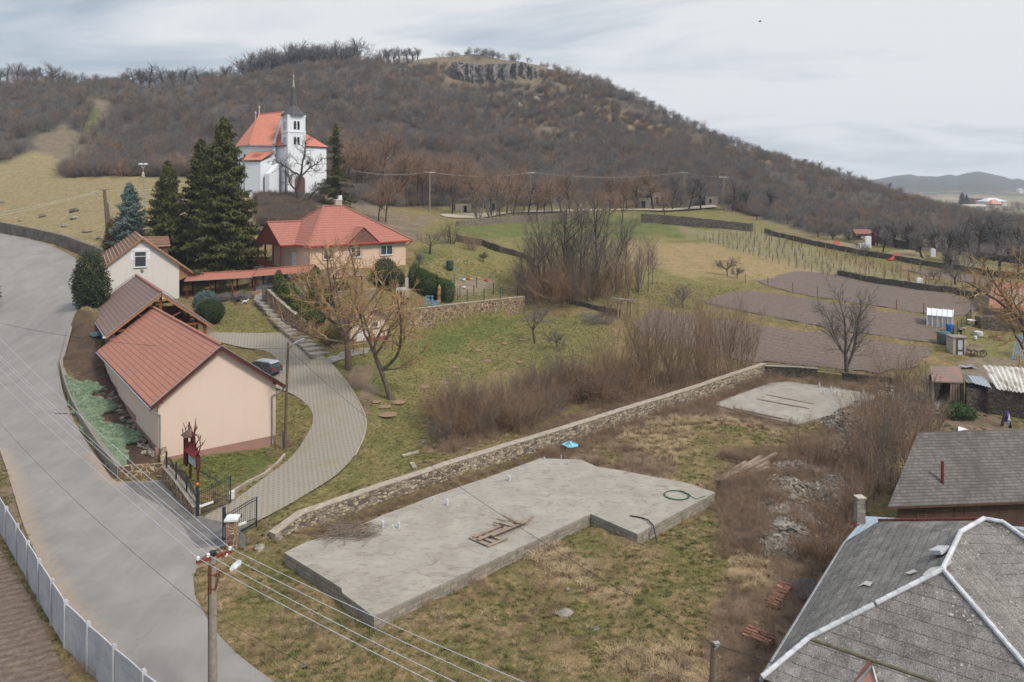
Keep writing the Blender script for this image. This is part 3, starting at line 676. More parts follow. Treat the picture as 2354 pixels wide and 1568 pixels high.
def vn(a):
    l=math.sqrt(a[0]*a[0]+a[1]*a[1]+a[2]*a[2]) or 1;return (a[0]/l,a[1]/l,a[2]/l)
def grow(rnd,p,d,L,r0,sp,lv,out):
    n=sp['seg'][lv];st=L/n;wob=sp['wob'][lv];up=sp['up'][lv];tp=sp['taper'][lv];pts=[p];ds=[d];rs=[r0]
    g=rnd.gauss
    for i in range(n):
        d=vn((d[0]+g(0,wob),d[1]+g(0,wob),d[2]+g(0,wob)+up));q=(p[0]+d[0]*st,p[1]+d[1]*st,p[2]+d[2]*st)
        if q[2] < .05: d=vn((d[0],d[1],abs(d[2])+.2));q=(p[0]+d[0]*st,p[1]+d[1]*st,max(p[2],.06))
        r=r0*(1-(i+1)/n*tp);out.append((p,q,rs[-1],r,lv));p=q;pts.append(p);ds.append(d);rs.append(r)
    if lv+1 >= len(sp['seg']): return
    k=sp['kids'][lv];k=k if isinstance(k,int) else rnd.randint(*k);s0=sp['start'][lv]
    az0=rnd.random()*6.28
    for j in range(k):
        t=s0+(1-s0)*(j+rnd.random())/k;i=min(int(t*n),n-1);f=t*n-i
        b=pts[i];e=pts[i+1];o=(b[0]+(e[0]-b[0])*f,b[1]+(e[1]-b[1])*f,b[2]+(e[2]-b[2])*f);dd=ds[i+1]
        an=math.radians(rnd.gauss(sp['ang'][lv],sp['ang'][lv]*.25));az=az0+j*2.4+rnd.gauss(0,.5)
        a=vn((dd[1]*.3+.9,-dd[0]+.2,.1)) if abs(dd[2]) > .9 else vn((-dd[1],dd[0],0))
        c=(dd[1]*a[2]-dd[2]*a[1],dd[2]*a[0]-dd[0]*a[2],dd[0]*a[1]-dd[1]*a[0])
        # orthonormalise a
        dt=a[0]*dd[0]+a[1]*dd[1]+a[2]*dd[2];a=vn((a[0]-dd[0]*dt,a[1]-dd[1]*dt,a[2]-dd[2]*dt));c=vn(c)
        ca,sa=math.cos(az)*math.sin(an),math.sin(az)*math.sin(an);cd=math.cos(an)
        nd=vn((dd[0]*cd+a[0]*ca+c[0]*sa,dd[1]*cd+a[1]*ca+c[1]*sa,dd[2]*cd+a[2]*ca+c[2]*sa))
        nl=L*sp['ratio'][lv]*(1.15-.55*t)*rnd.uniform(.7,1.2)
        nr=min(rs[i]*.75,sp['rad'][lv+1]*rnd.uniform(.8,1.2))
        grow(rnd,o,nd,nl,nr,sp,lv+1,out)
def seg_arrays(segs,sides):
    A=np.array([s_[0] for s_ in segs]);B=np.array([s_[1] for s_ in segs]);ra=np.array([s_[2] for s_ in segs]);rb=np.array([s_[3] for s_ in segs])
    d=B-A;d /= np.linalg.norm(d,axis=1,keepdims=True)+1e-9
    ref=np.where(np.abs(d[:,2:3]) > .9,np.array([[1.,0,0]]),np.array([[0,0,1.]]));u=np.cross(d,ref);u /= np.linalg.norm(u,axis=1,keepdims=True);v=np.cross(d,u)
    th=np.arange(sides)*2*np.pi/sides;V=np.empty((len(A),2*sides,3))
    for k,a in enumerate(th):
        o=u*math.cos(a)+v*math.sin(a);V[:,k]=A+o*ra[:,None];V[:,sides+k]=B+o*rb[:,None]
    base=(np.arange(len(A))*2*sides)[:,None];F=[]
    for k in range(sides):
        k2=(k+1) % sides;F.append(base+np.array([[k,k2,sides+k2,sides+k]]))
    return V.reshape(-1,3),np.concatenate(F)
def seg_mesh(name,groups,mats):
    """groups: list of (segs, sides, material index)"""
    Vs,Fs,Ms,o=[],[],[],0
    for segs,sides,mi in groups:
        if not segs: continue
        V,F=seg_arrays(segs,sides);Vs.append(V);Fs.append(F+o);Ms.append(np.full(len(F),mi));o += len(V)
    me=np_mesh(name,np.concatenate(Vs),np.concatenate(Fs),None)
    for m_ in mats: me.materials.append(m_)
    me.polygons.foreach_set('material_index',np.concatenate(Ms).astype(np.int32));me.update();return me

BARK=M('bark',C(112,100,90),C(84,74,66),6,bumps=.6,stretch=(1,1,.3),local=True)
BARKD=M('dark_bark',C(84,74,66),C(62,54,48),6,bumps=.5,stretch=(1,1,.3),local=True)
TWIG=M('twigs',C(131,121,113),C(100,91,85),4,bumps=0,rnd=.12,local=True)
TWIGB=M('brown_twigs',C(166,136,108),C(122,97,77),1.2,bumps=0,rnd=.28,local=True)
TWIGG=M('grey_twigs',C(132,127,125),C(100,95,93),4,bumps=0,rnd=.15,local=True)
TWIGH=M('hazel_twigs',C(160,134,110),C(126,104,86),1.2,bumps=0,rnd=.25,local=True)
OCHRE=M('lichen_bark',C(190,146,76),C(150,132,110),5,bumps=.3,local=True,contrast=(.40,.56))
RUSTL=M('rusty_twigs',C(168,136,108),C(134,108,88),3,bumps=0,rnd=.12,local=True)
def worldmesh(n,me,p):
    me.transform(wmat(p).inverted());return mobj(n,me,p)
def sz(**k): return k
SP=dict(
 forest=sz(seg=[5,5,4,3],wob=[.10,.18,.2,.25],up=[.05,.05,.06,.05],taper=[.75,.8,.8,.6],kids=[(9,11),8,6],start=[.25,.15,.1],ang=[54,46,42],ratio=[.80,.55,.55],rad=[.14,.06,.034,.022]),
 lane=sz(seg=[7,7,5,4,3],wob=[.06,.15,.2,.2,.25],up=[.03,.09,.07,.06,.05],taper=[.7,.75,.7,.7,.6],kids=[13,9,7,3],start=[.3,.2,.12,.1],ang=[48,44,42,40],ratio=[.62,.55,.5,.5],rad=[.3,.13,.07,.045,.032]),
 shrub=sz(seg=[4,4,3],wob=[.16,.2,.25],up=[.10,.06,.05],taper=[.7,.7,.6],kids=[8,6],start=[.05,.1],ang=[35,38],ratio=[.65,.55],rad=[.05,.034,.026]),
 fruit=sz(seg=[3,6,5,4,3],wob=[.06,.16,.2,.22,.25],up=[.05,.07,.06,.06,.05],taper=[.3,.7,.75,.7,.6],kids=[(6,7),8,7,5],start=[.7,.25,.15,.1],ang=[50,44,44,42],ratio=[2.3,.55,.55,.5],rad=[.13,.06,.03,.02,.014]),
 walnut=sz(seg=[4,8,7,6,4],wob=[.05,.17,.24,.3,.3],up=[.0,.07,.05,.05,.06],taper=[.3,.65,.7,.7,.5],kids=[(6,7),9,8,5],start=[.6,.2,.12,.1],ang=[50,48,52,50],ratio=[1.55,.55,.5,.45],rad=[.4,.2,.085,.042,.024]),
 tall=sz(seg=[9,7,5,4,3],wob=[.05,.12,.18,.2,.25],up=[.04,.12,.08,.06,.05],taper=[.85,.75,.7,.7,.6],kids=[16,7,5,3],start=[.28,.2,.15,.1],ang=[42,38,36,36],ratio=[.42,.5,.5,.5],rad=[.2,.08,.036,.02,.013]),
 sky=sz(seg=[6,7,5,4,3],wob=[.06,.15,.2,.2,.25],up=[.03,.07,.06,.06,.05],taper=[.7,.75,.7,.7,.6],kids=[10,8,5,2],start=[.25,.2,.12,.1],ang=[52,46,42,40],ratio=[.85,.6,.5,.5],rad=[.26,.11,.06,.035,.022]),
 field=sz(seg=[4,8,6,5,4],wob=[.05,.12,.18,.2,.25],up=[0,.06,.06,.05,.05],taper=[.3,.75,.7,.7,.6],kids=[5,12,8,5],start=[.6,.18,.12,.1],ang=[45,40,40,40],ratio=[1.5,.5,.5,.5],rad=[.2,.12,.045,.024,.016]),
 stem=sz(seg=[8,5,4],wob=[.07,.12,.16],up=[.05,.12,.08],taper=[.85,.75,.6],kids=[14,5],start=[.2,.15],ang=[30,32],ratio=[.30,.45],rad=[.045,.018,.012]),
 bush=sz(seg=[5,4,3],wob=[.14,.2,.25],up=[.04,.05,.02],taper=[.75,.7,.6],kids=[8,4],start=[.1,.1],ang=[34,36],ratio=[.55,.5],rad=[.024,.014,.010]),
)
def tree_segs(kind,seed,h,r,lean=(0,0)):
    rnd=random.Random(seed);sp=SP[kind];out=[]
    frac={'forest': .62,'lane': .7,'sky': .55,'field': .28,'fruit': .27,'walnut': .28,'tall': .95,'stem': 1,'shrub': 1,'bush': 1}[kind]
    grow(rnd,(0,0,-.2),vn((lean[0],lean[1],1)),h*frac,r,sp,0,out);return out
def clump_segs(kind,seed,h,n,r,spread,base=.4):
    rnd=random.Random(seed);out=[]
    for i in range(n):
        a=rnd.random()*6.283;q=math.sqrt(rnd.random());tl=spread*q;out.append(((0,0,-.12),(math.cos(a)*base*q,math.sin(a)*base*q,-.08),.05,r,0))
        grow(rnd,(math.cos(a)*base*q,math.sin(a)*base*q,-.1),vn((math.cos(a)*tl,math.sin(a)*tl,1)),h*rnd.uniform(.6,1.05),r*rnd.uniform(.7,1.2),SP[kind],0,out)
    return out
HOLD=bpy.data.collections.new('prototypes')     # never linked to the scene: source shapes for scattering
def proto(me):
    o=bpy.data.objects.new(me.name,me);HOLD_SUB[-1].objects.link(o);return o
HOLD_SUB=[]
def new_set(name):
    c=bpy.data.collections.new(name);HOLD_SUB.append(c);return c
def scatter(name,coll,P,scl,rz,label,cat,idx=None,tilt=0.0):
    """one 'stuff' object: geometry-node instances of the shapes in coll on points P"""
    P=np.asarray(P,float);n=len(P);nc=len(coll.objects)
    me=bpy.data.meshes.new(name);me.vertices.add(n);me.vertices.foreach_set('co',P.astype(np.float32).ravel())
    rs=np.random.RandomState(len(name)+n);rot=np.zeros((n,3),np.float32);rot[:,2]=rz
    if tilt: rot[:,0]=rs.normal(0,tilt,n);rot[:,1]=rs.normal(0,tilt,n)
    me.attributes.new('rot','FLOAT_VECTOR','POINT').data.foreach_set('vector',rot.ravel())
    scl=np.asarray(scl,np.float32)
    s3=scl if scl.ndim == 2 else np.repeat(scl[:,None],3,1)
    me.attributes.new('scl','FLOAT_VECTOR','POINT').data.foreach_set('vector',s3.astype(np.float32).ravel())
    me.attributes.new('pick','INT','POINT').data.foreach_set('value',(idx if idx is not None else rs.randint(0,nc,n)).astype(np.int32))
    o=bpy.data.objects.new(name,me);COL.objects.link(o)
    g=bpy.data.node_groups.new(name,'GeometryNodeTree')
    g.interface.new_socket('Geometry',in_out='INPUT',socket_type='NodeSocketGeometry');g.interface.new_socket('Geometry',in_out='OUTPUT',socket_type='NodeSocketGeometry')
    t=NT(g);gi=t.add('NodeGroupInput');go=t.add('NodeGroupOutput')
    ci=t.add('GeometryNodeCollectionInfo');ci.inputs[0].default_value=coll;ci.inputs['Separate Children'].default_value=True;ci.inputs['Reset Children'].default_value=True
    def at(nm,ty): 
        a=t.add('GeometryNodeInputNamedAttribute',data_type=ty);a.inputs[0].default_value=nm;return a.outputs[0]
    ip=t.add('GeometryNodeInstanceOnPoints');ip.inputs['Pick Instance'].default_value=True
    t.l.new(gi.outputs[0],ip.inputs['Points']);t.l.new(ci.outputs[0],ip.inputs['Instance'])
    t.l.new(at('pick','INT'),ip.inputs['Instance Index']);t.l.new(at('rot','FLOAT_VECTOR'),ip.inputs['Rotation']);t.l.new(at('scl','FLOAT_VECTOR'),ip.inputs['Scale'])
    t.l.new(ip.outputs[0],go.inputs[0])
    md=o.modifiers.new('scatter','NODES');md.node_group=g
    return tag(o,label,cat,kind='stuff')

def leaf_mesh(name,P,N,size,mat,rs,asp=.4,hang=0.0):
    """many small two-triangle sprays at P, roughly facing N"""
    n=len(P);d=rs.normal(0,1,(n,3));d[:,2] -= hang;d /= np.linalg.norm(d,axis=1,keepdims=True)
    Nn=N+rs.normal(0,.45,(n,3));b=np.cross(d,Nn);b /= np.linalg.norm(b,axis=1,keepdims=True)+1e-9
    s_=size*rs.uniform(.6,1.3,(n,1));a=d*s_;b=b*s_*asp
    V=np.stack([P-b*.5,P+b*.5,P+a+b*.25,P+a-b*.25],1).reshape(-1,3)
    F=np.arange(n*4).reshape(-1,4);return np_mesh(name,V,F,mat)
def leafmat(name,a,b,rnd=.12,sc=1.5):
    m,t,s=bsdf(name,.8,spec=.15);p=objc(t)
    c=t.mix(t.ramp(t.noise(p,sc,4,.7),[(.35,0.0),(.65,1.0)]),a,b)
    r=t.add('ShaderNodeObjectInfo').outputs['Random']
    c=t.mix(1.0,c,t.ramp(r,[(0,(1-rnd,)*3),(1,(1+rnd,)*3)]),'MULTIPLY');t.l.new(c,s.inputs['Base Color']);return m
NEEDLE=leafmat('spruce_needles',C(98,98,54),C(60,66,38));NEEDLEB=leafmat('blue_spruce_needles',C(112,130,126),C(78,98,92));NEEDLEY=leafmat('thuja_leaves',C(88,106,58),C(60,80,46))
NEEDLED=leafmat('dark_yew_leaves',C(74,86,56),C(50,62,42));IVY=leafmat('mistletoe',C(110,112,54),C(76,84,42));LAVG=leafmat('grey_lavender',C(136,130,130),C(104,98,100));THUJO=leafmat('rusty_thuja',C(120,92,50),C(84,76,44));MINT=leafmat('mint_green_groundcover',C(164,182,154),C(116,140,110),sc=1.6)
def conifer(name,seed,h,w_,mat,label,loc,rz=0,dens=1.0,droop=.25,sparse=0.0,low=.03,group=None):
    rs=np.random.RandomState(seed);t=thing(name,label,'conifer',loc,rz,group)
    mb=MB();mb.tube([(0,0,-.5),(0,0,h*.5),(0,0,h*.98)],[h*.018+.05,h*.011+.02,.02],8);tr=mb.build('trunk',BARKD,t,local=True)
    P=[];N=[];segs=[]
    nb=int(h*17*dens)
    for i in range(nb):
        f=low+(1-low)*(i/nb)**.85;z=h*f;L=w_/2*(1-f)**.72*rs.uniform(.5,1.32)+.15
        if rs.rand() < sparse: L *= .35
        az=i*2.399+rs.normal(0,.3);m_=max(4,int(L*7));up0=.25*(f-.3)-droop*(1-f)*.5
        pts=[]
        for j in range(m_):
            q=(j+1)/m_;r_=L*q;zz_=z+up0*r_*1.1-droop*.35*r_*q+.14*r_*q*q;pts.append((math.cos(az)*r_,math.sin(az)*r_,zz_))
        segs.append(((0,0,z),pts[m_//2],.05*h/20+.01,.02,0));segs.append((pts[m_//2],pts[-1],.02,.008,0))
        for j,p in enumerate(pts):
            q=(j+1)/m_;wd=.10+L*.20*(1-abs(q-.55))
            for k in range(int(5+wd*7)):
                s_=rs.normal(0,wd*.55);P.append((p[0]-math.sin(az)*s_+rs.normal(0,.06),p[1]+math.cos(az)*s_+rs.normal(0,.06),p[2]-abs(s_)*.25+rs.normal(0,.05)));N.append((math.cos(az)*.4,math.sin(az)*.4,.8))
    P=np.array(P);N=np.array(N)
    mobj("crown",leaf_mesh("crown",P,N,.40*(.6+h/40),mat,rs,.34,.75),t)
    mobj('branches',seg_mesh('branches',[(segs,4,0)],[BARKD]),t)
    return t
def leafblob(rs,c,r,n,lump=.18,fill=.25):
    d=rs.normal(0,1,(n,3));d /= np.linalg.norm(d,axis=1,keepdims=True)
    th=np.arctan2(d[:,1],d[:,0]);l=1+lump*(np.sin(th*4+c[0]*3)*np.cos(d[:,2]*5+c[1])+.6*np.sin(th*9+d[:,2]*11))
    rad=(1-fill*rs.rand(n)**1.5)*l
    return np.asarray(c)+d*np.asarray(r)*rad[:,None],d
def bush_thing(name,label,cat,loc,blobs,mat,seed=1,size=.16,dens=160,group=None,lump=.16,stem=True):
    rs=np.random.RandomState(seed);t=thing(name,label,cat,loc,0,group);P=[];N=[]
    for c,r in blobs:
        n=int(dens*4*(r[0]*r[1]+r[1]*r[2]+r[0]*r[2])/1.5);p,d=leafblob(rs,c,r,max(n,60),lump);P.append(p);N.append(d)
    P=np.concatenate(P);N=np.concatenate(N);k=P[:,2] > -.1
    mobj('foliage',leaf_mesh('foliage',P[k],N[k],size,mat,rs,.55),t)
    mb=MB()
    for c,r in blobs[:6]: mb.tube([(c[0],c[1],-.3),(c[0],c[1],c[2]+r[2]*.3)],[.07,.03],6)
    mb.build('stem',BARKD,t,local=True)
    return t
def make_tree(kind,name,label,cat,loc,h,r,seed,rz=0,mats=(BARK,TWIG),group=None,lean=(0,0),minr=None):
    t=thing(name,label,cat,loc,rz,group);s_=tree_segs(kind,seed,h,r,lean)
    big=[q for q in s_ if q[4] <= 1];sm=[q for q in s_ if q[4] > 1]
    mobj('trunk',seg_mesh('trunk',[([q for q in big if q[4] == 0],9,0),([q for q in big if q[4] == 1],6,0)],[mats[0]]),t)
    mobj('crown',seg_mesh('crown',[([q for q in sm if q[4] == 2],4,0),([q for q in sm if q[4] > 2],3,0)],[mats[1]]),t);return t
def make_clump(kind,name,label,cat,loc,h,n,r,spread,base,seed,mats=(TWIGH,),group=None,rz=0):
    t=thing(name,label,cat,loc,rz,group);s_=clump_segs(kind,seed,h,n,r,spread,base)
    a=[q for q in s_ if q[4] == 0];b=[q for q in s_ if q[4] > 0]
    mobj('stems',seg_mesh('stems',[(a,5,0)],[mats[0]]),t)
    mobj('twigs',seg_mesh('twigs',[(b,3,0)],[mats[-1]]),t);return t
# ------------------------------------------------------------------ building helpers
def V3(p,z): return (p[0],p[1],z)
def V2(x,y): return Vector((x,y))
def onwall(px,py,A,a):
    k=(px-CX)/FPX;D=(A[0]*a[1]-A[1]*a[0])/(k*a[1]-a[0]);return Vector((k*D,D,zof(py,D)))
def zp(px,py,z):
    D=(H-z)*FPX/(py-HY);return ((px-CX)/FPX*D,D)
def rp(mb,pts,e0,e1,th=.12,mi=0,mi_side=None):
    """roof polygon with thickness, uv along the eave e0->e1 and up the slope"""
    P=[Vector(p) for p in pts];u=(Vector(e1)-Vector(e0)).normalized();n=(P[1]-P[0]).cross(P[2]-P[0]).normalized()
    if n.z < 0: P=P[::-1];n=-n
    v=n.cross(u);o=Vector(e0);uv=[((p-o).dot(u),abs((p-o).dot(v))) for p in P]
    mb.face(P,uv,mi);Q=[p-Vector((0,0,th)) for p in P];ms=mi if mi_side is None else mi_side
    mb.face(Q[::-1],None,ms)
    for i in range(len(P)):
        j=(i+1) % len(P);d=(P[j]-P[i]).length;mb.face([Q[i],Q[j],P[j],P[i]],[(0,0),(d,0),(d,th),(0,th)],ms)
def window(parent,c,a,w_,h_,name='window',frame=None,mull=True,sill=True,depth=.06,cross=0.0):
    """c bottom centre on the wall face, a horizontal direction (xy); outward normal = (a.y,-a.x)"""
    frame=frame or WHT;a=Vector((a[0],a[1],0)).normalized();n=Vector((a.y,-a.x,0));c=Vector(c);R=Matrix((a,-n,Vector((0,0,1)))).transposed()
    mb=MB();t_=.09
    for dx in ([-1,1,0] if mull else [-1,1]):
        mb.box(c+a*dx*(w_/2-t_/2*abs(dx))+Vector((0,0,h_/2))+n*depth/2,(t_,depth+.04,h_),rot=R)
    for z in (t_/2,h_-t_/2): mb.box(c+Vector((0,0,z))+n*(depth/2-.003),(w_-.02,depth+.03,t_),rot=R)
    if cross: mb.box(c+Vector((0,0,cross))+n*(depth/2-.003),(w_-.02,depth+.03,t_),rot=R)
    o=mb.build(name,frame,parent)
    p=MB();p.box(c+Vector((0,0,h_/2))+n*.012,(w_-.1,.02,h_-.1),rot=R);p.build('pane',GLASS,o)
    if sill: q=MB();q.box(c+Vector((0,0,-.04))+n*.08,(w_+.16,.2,.06),rot=R);q.build('sill',WHT,o)
    return o
def door(parent,c,a,w_,h_,mat,name='door',frame=None):
    a=Vector((a[0],a[1],0)).normalized();n=Vector((a.y,-a.x,0));c=Vector(c);R=Matrix((a,-n,Vector((0,0,1)))).transposed()
    mb=MB();mb.box(c+Vector((0,0,h_/2))+n*.03,(w_,.05,h_),rot=R);o=mb.build(name,mat,parent)
    f=MB()
    for dx in (-1,1): f.box(c+a*dx*(w_/2+.05)+Vector((0,0,h_/2))+n*.05,(.1,.1,h_+.1),rot=R)
    f.box(c+Vector((0,0,h_+.05))+n*.053,(w_,.1,.1),rot=R);f.build('frame',frame or mat,o)
    h2=MB();h2.box(c+a*w_*.36+Vector((0,0,h_*.48))+n*.09,(.04,.06,.16),rot=R);h2.build('handle',MET,o)
    return o
def gable_walls(mb,A,B,C_,D_,z0,ze,zr,mi=0,zeR=None):
    """A,B front left/right, C_,D_ back right/left"""
    zeR=ze if zeR is None else zeR;m1=(V2(*A)+V2(*B))/2;m2=(V2(*C_)+V2(*D_))/2;w_=math.dist(A,B);l_=math.dist(A,D_)
    mb.face([V3(A,z0),V3(B,z0),V3(B,zeR),V3(m1,zr),V3(A,ze)],[(0,z0),(w_,z0),(w_,zeR),(w_/2,zr),(0,ze)],mi)
    mb.face([V3(C_,z0),V3(D_,z0),V3(D_,ze),V3(m2,zr),V3(C_,zeR)],[(0,z0),(w_,z0),(w_,ze),(w_/2,zr),(0,zeR)],mi)
    mb.face([V3(D_,z0),V3(A,z0),V3(A,ze),V3(D_,ze)],[(0,z0),(l_,z0),(l_,ze),(0,ze)],mi)
    mb.face([V3(B,z0),V3(C_,z0),V3(C_,zeR),V3(B,zeR)],[(0,z0),(l_,z0),(l_,zeR),(0,zeR)],mi)

# ------------------------------------------------------------------ long peach building
E0=V2(-29.1,59.5);g=V2(.792,.61);l=V2(-.61,.792);Wd,Ln,ze,zr=11.1,25.9,4.58,8.8;sl=(zr-ze)/(Wd/2)
T1=thing('long_building','long peach rendered building with red-brown tiled gable roof beside the road','building',(E0.x,E0.y,0))
P=lambda s,q: E0+g*s+l*q
ins,vi=.7,.5;zt=ze+ins*sl-.14
A,B,C_,D_=P(ins,vi),P(Wd-ins,vi),P(Wd-ins,Ln-.3),P(ins,Ln-.3)
mb=MB();gable_walls(mb,A,B,C_,D_,-2.0,zt,zr-.14);mb.build('wall',PEACH,T1)
mb=MB()      # plinth stepping up the slope on the left side
o=.03
mb.prism([A-g*o-l*o,B+g*o-l*o,B+g*o+l*.3,A-g*o+l*.3],-2.0,.08)
for s0,s1,zz_ in ((.3,8.7,.95),(8.7,17.8,1.5),(17.8,Ln-.8,2.1)):
    a_,b_=A+l*s0-g*o,A+l*s1-g*o;mb.prism([a_,a_+g*.3,b_+g*.3,b_],-2.0,zz_)
mb.build('plinth',PLINTH,T1)
mb=MB();mb.box(V3(A-g*.02+l*.15,.5),(.36,.36,.9),math.atan2(g.y,g.x));mb.build('corner_plinth',PLINTH,T1)
mb=MB()
rp(mb,[V3(P(0,0),ze),V3(P(0,Ln),ze),V3(P(Wd/2,Ln),zr),V3(P(Wd/2,0),zr)],V3(P(0,0),ze),V3(P(0,Ln),ze),.14,0,1)
rp(mb,[V3(P(Wd,0),ze),V3(P(Wd,Ln),ze),V3(P(Wd/2,Ln),zr),V3(P(Wd/2,0),zr)],V3(P(Wd,0),ze),V3(P(Wd,Ln),ze),.14,0,1)
roof1=mb.build('roof',[R_PEACH,W_DARK],T1)
mb=MB();n_=62
for i in range(n_):
    q=P(Wd/2,i*Ln/n_+.02);q2=P(Wd/2,(i+1)*Ln/n_+.04);mb.tube([V3(q,zr+.03),V3(q2,zr+.05)],[.13,.15],7)
mb.build('ridge_tiles',R_PEACH,roof1)
mb=MB()      # dark boards along the front verge and rafter ends
for s0,s1 in ((0,Wd/2),(Wd,Wd/2)):
    a_,b_=V3(P(s0,.02),ze-.2),V3(P(s1,.02),zr-.2);mb.beam(a_,b_,.05,.34)
    a_,b_=V3(P(s0,.3),ze-.22),V3(P(s1,.3),zr-.22);mb.beam(a_,b_,.5,.06)
for s0 in (ins+.12,Wd-ins-.12): mb.box(V3(P(s0,.32),zt-.12),(.24,.6,.3),math.atan2(g.y,g.x))
mb.build('verge_board',W_DARK,T1)
mb=MB()
for s0,s1 in ((0,Wd/2),(Wd,Wd/2)): mb.beam(V3(P(s0,-.03),ze+.0),V3(P(s1,-.03),zr+.0),.05,.06)
mb.build('verge_flashing',MET,T1)
for s0 in (-.06,Wd+.06):
    mb=MB();mb.tube([V3(P(s0,-.05),ze-.16),V3(P(s0,Ln),ze-.12)],.08,8);gt=mb.build('gutter',MET,T1)
    s1=ins+.12 if s0 < 0 else Wd-ins-.35
    b0=P(s1,vi-.1)
    mb=MB();zf=.25 if s0 < 0 else -.55
    mb.tube([V3(P(s0,.15),ze-.2),V3(P(s0+(.15 if s0 < 0 else -.15),.2),ze-.42),V3(P(s1,vi-.12),ze-.95),V3(P(s1,vi-.12),ze-1.3),V3(P(s1,vi-.12),zf+.2),V3(P(s1,vi-.45),zf)],.06,8)
    mb.build('downpipe',MET,T1)

# ------------------------------------------------------------------ open timber hall behind it
E1=V2(-44.0,80.0);g2=V2(.828,.56);l2=V2(-.56,.828);W2,L2,ze2,zr2=11.1,20.4,6.25,10.5
T2=thing('timber_hall','open-sided timber hall with weathered tiled roof between the peach and white buildings','building',(E1.x,E1.y,0))
Q=lambda s,q: E1+g2*s+l2*q
mb=MB()
rp(mb,[V3(Q(0,0),ze2),V3(Q(0,L2),ze2),V3(Q(W2/2,L2),zr2),V3(Q(W2/2,0),zr2)],V3(Q(0,0),ze2),V3(Q(0,L2),ze2),.16,0,1)
rp(mb,[V3(Q(W2,0),ze2),V3(Q(W2,L2),ze2),V3(Q(W2/2,L2),zr2),V3(Q(W2/2,0),zr2)],V3(Q(W2,0),ze2),V3(Q(W2,L2),ze2),.16,0,1)
r2=mb.build('roof',[R_HALL,W_HALL],T2)
mb=MB()
for i in range(48): mb.tube([V3(Q(W2/2,i*L2/48),zr2+.04),V3(Q(W2/2,(i+1)*L2/48+.03),zr2+.06)],[.13,.16],7)
mb.build('ridge_tiles',R_RED,r2)
mb=MB()
for s0 in (0,W2):
    mb.beam(V3(Q(s0,-.05),ze2-.22),V3(Q(W2/2,-.05),zr2-.22),.06,.36)
mb.build('verge_board',W_PINE,T2)
mb=MB()
for s0 in (0,W2): mb.beam(V3(Q(s0,-.1),ze2+.0),V3(Q(W2/2,-.1),zr2+.0),.06,.07)
mb.build('verge_flashing',MET,T2)
hz_=math.atan2(g2.y,g2.x)
for q in (.35,5,10,15,20):
    mb=MB();mb.beam(V3(Q(.9,q),ze2+.35),V3(Q(W2-.9,q),ze2+.35),.18,.22);mb.beam(V3(Q(W2/2,q),ze2+.4),V3(Q(W2/2,q),zr2-.3),.22,.22)
    for s0 in (.6,W2-.6):
        mb.beam(V3(Q(s0,q),ze2+.2),V3(Q(W2/2,q),zr2-.32),.14,.2);mb.beam(V3(Q((s0+W2/2)/2,q),(ze2+zr2)/2-.1),V3(Q(W2/2,q),ze2+.8),.12,.14)
    mb.build('truss',W_HALL,T2)
    for s0 in (W2-.8,):
        b_=Q(s0,q);mb=MB();zb=gz1(b_.x,b_.y)-.3;mb.beam(V3(b_,zb),V3(b_,ze2+.3),.2,.2)
        mb.beam(V3(Q(s0,q+.1),ze2-1.2),V3(Q(s0,q+1.3),ze2+.2),.13,.13)
        mb.build('post',W_HALL,T2)
mb=MB();mb.beam(V3(Q(W2-.8,0),ze2+.22),V3(Q(W2-.8,L2),ze2+.22),.2,.24);mb.beam(V3(Q(.8,0),ze2+.22),V3(Q(.8,L2),ze2+.22),.2,.24);mb.build('wall_plate',W_HALL,T2)
mb=MB();mb.prism([Q(.5,.4),Q(1.0,.4),Q(1.0,L2-.2),Q(.5,L2-.2)],2.0,ze2+.1);mb.build('stone_wall',RUBBLE_GREY,T2)
mb=MB();mb.tube([V3(Q(-.07,-.1),ze2-.14),V3(Q(-.07,L2),ze2-.12)],.08,8);mb.build('gutter',MET,T2)
mb=MB();mb.tube([V3(Q(W2+.07,-.1),ze2-.14),V3(Q(W2+.07,L2),ze2-.12)],.08,8)
b_=Q(W2-.8,.1);mb.tube([V3(Q(W2+.05,0),ze2-.2),V3(Q(W2-.05,0),ze2-.5),V3(Q(W2-.55,.1),ze2-1.0),V3(Q(W2-.6,.1),gz1(b_.x,b_.y)+.1)],.06,8);mb.build('gutter',MET,T2)
mb=MB();mb.box(V3(Q(-.1,-.1),ze2-.16),(.22,.22,.18));mb.build('gutter_cap',WHT,T2)

# ------------------------------------------------------------------ white house with battened roof
FL,FR=V2(-56.9,103),V2(-48.8,108.5);g3=(FR-FL).normalized();l3=V2(-.5,.866);L3=22.0
T3=thing('white_house','white gabled house with bare wooden roof battens and one attic window','house',(FL.x,FL.y,0))
Wh=(FR-FL).length;mid=(FL+FR)/2;zr3,ze3=15.1,11.2;s3=(zr3-ze3)/(Wh/2)
mb=MB();gable_walls(mb,FL,FR,FR+l3*L3,FL+l3*L3,3.0,ze3,zr3-.05);mb.build('wall',WHITE,T3)
DECK=roof_mat('brown_roof_deck',C(126,96,82),C(104,80,70),C(70,50,44),3.0,.32,rough=.9)
DECKR=roof_mat('tan_roof_deck',C(186,150,118),C(160,126,98),C(120,90,68),.3,.3,rough=.9)
mb=MB();f0=-.55
rf=lambda s_,q,dz=0: V3(mid+g3*s_+l3*q,zr3+.1-abs(s_)*s3+dz)
lo,ro_=-(Wh/2+.75),Wh/2+1.95
rp(mb,[rf(lo,f0),rf(lo,L3+.4),rf(0,L3+.4),rf(0,f0)],rf(lo,f0),rf(lo,L3),.14,0,2)
rp(mb,[rf(ro_,f0),rf(ro_,L3+.4),rf(0,L3+.4),rf(0,f0)],rf(ro_,f0),rf(ro_,L3),.14,1,2)
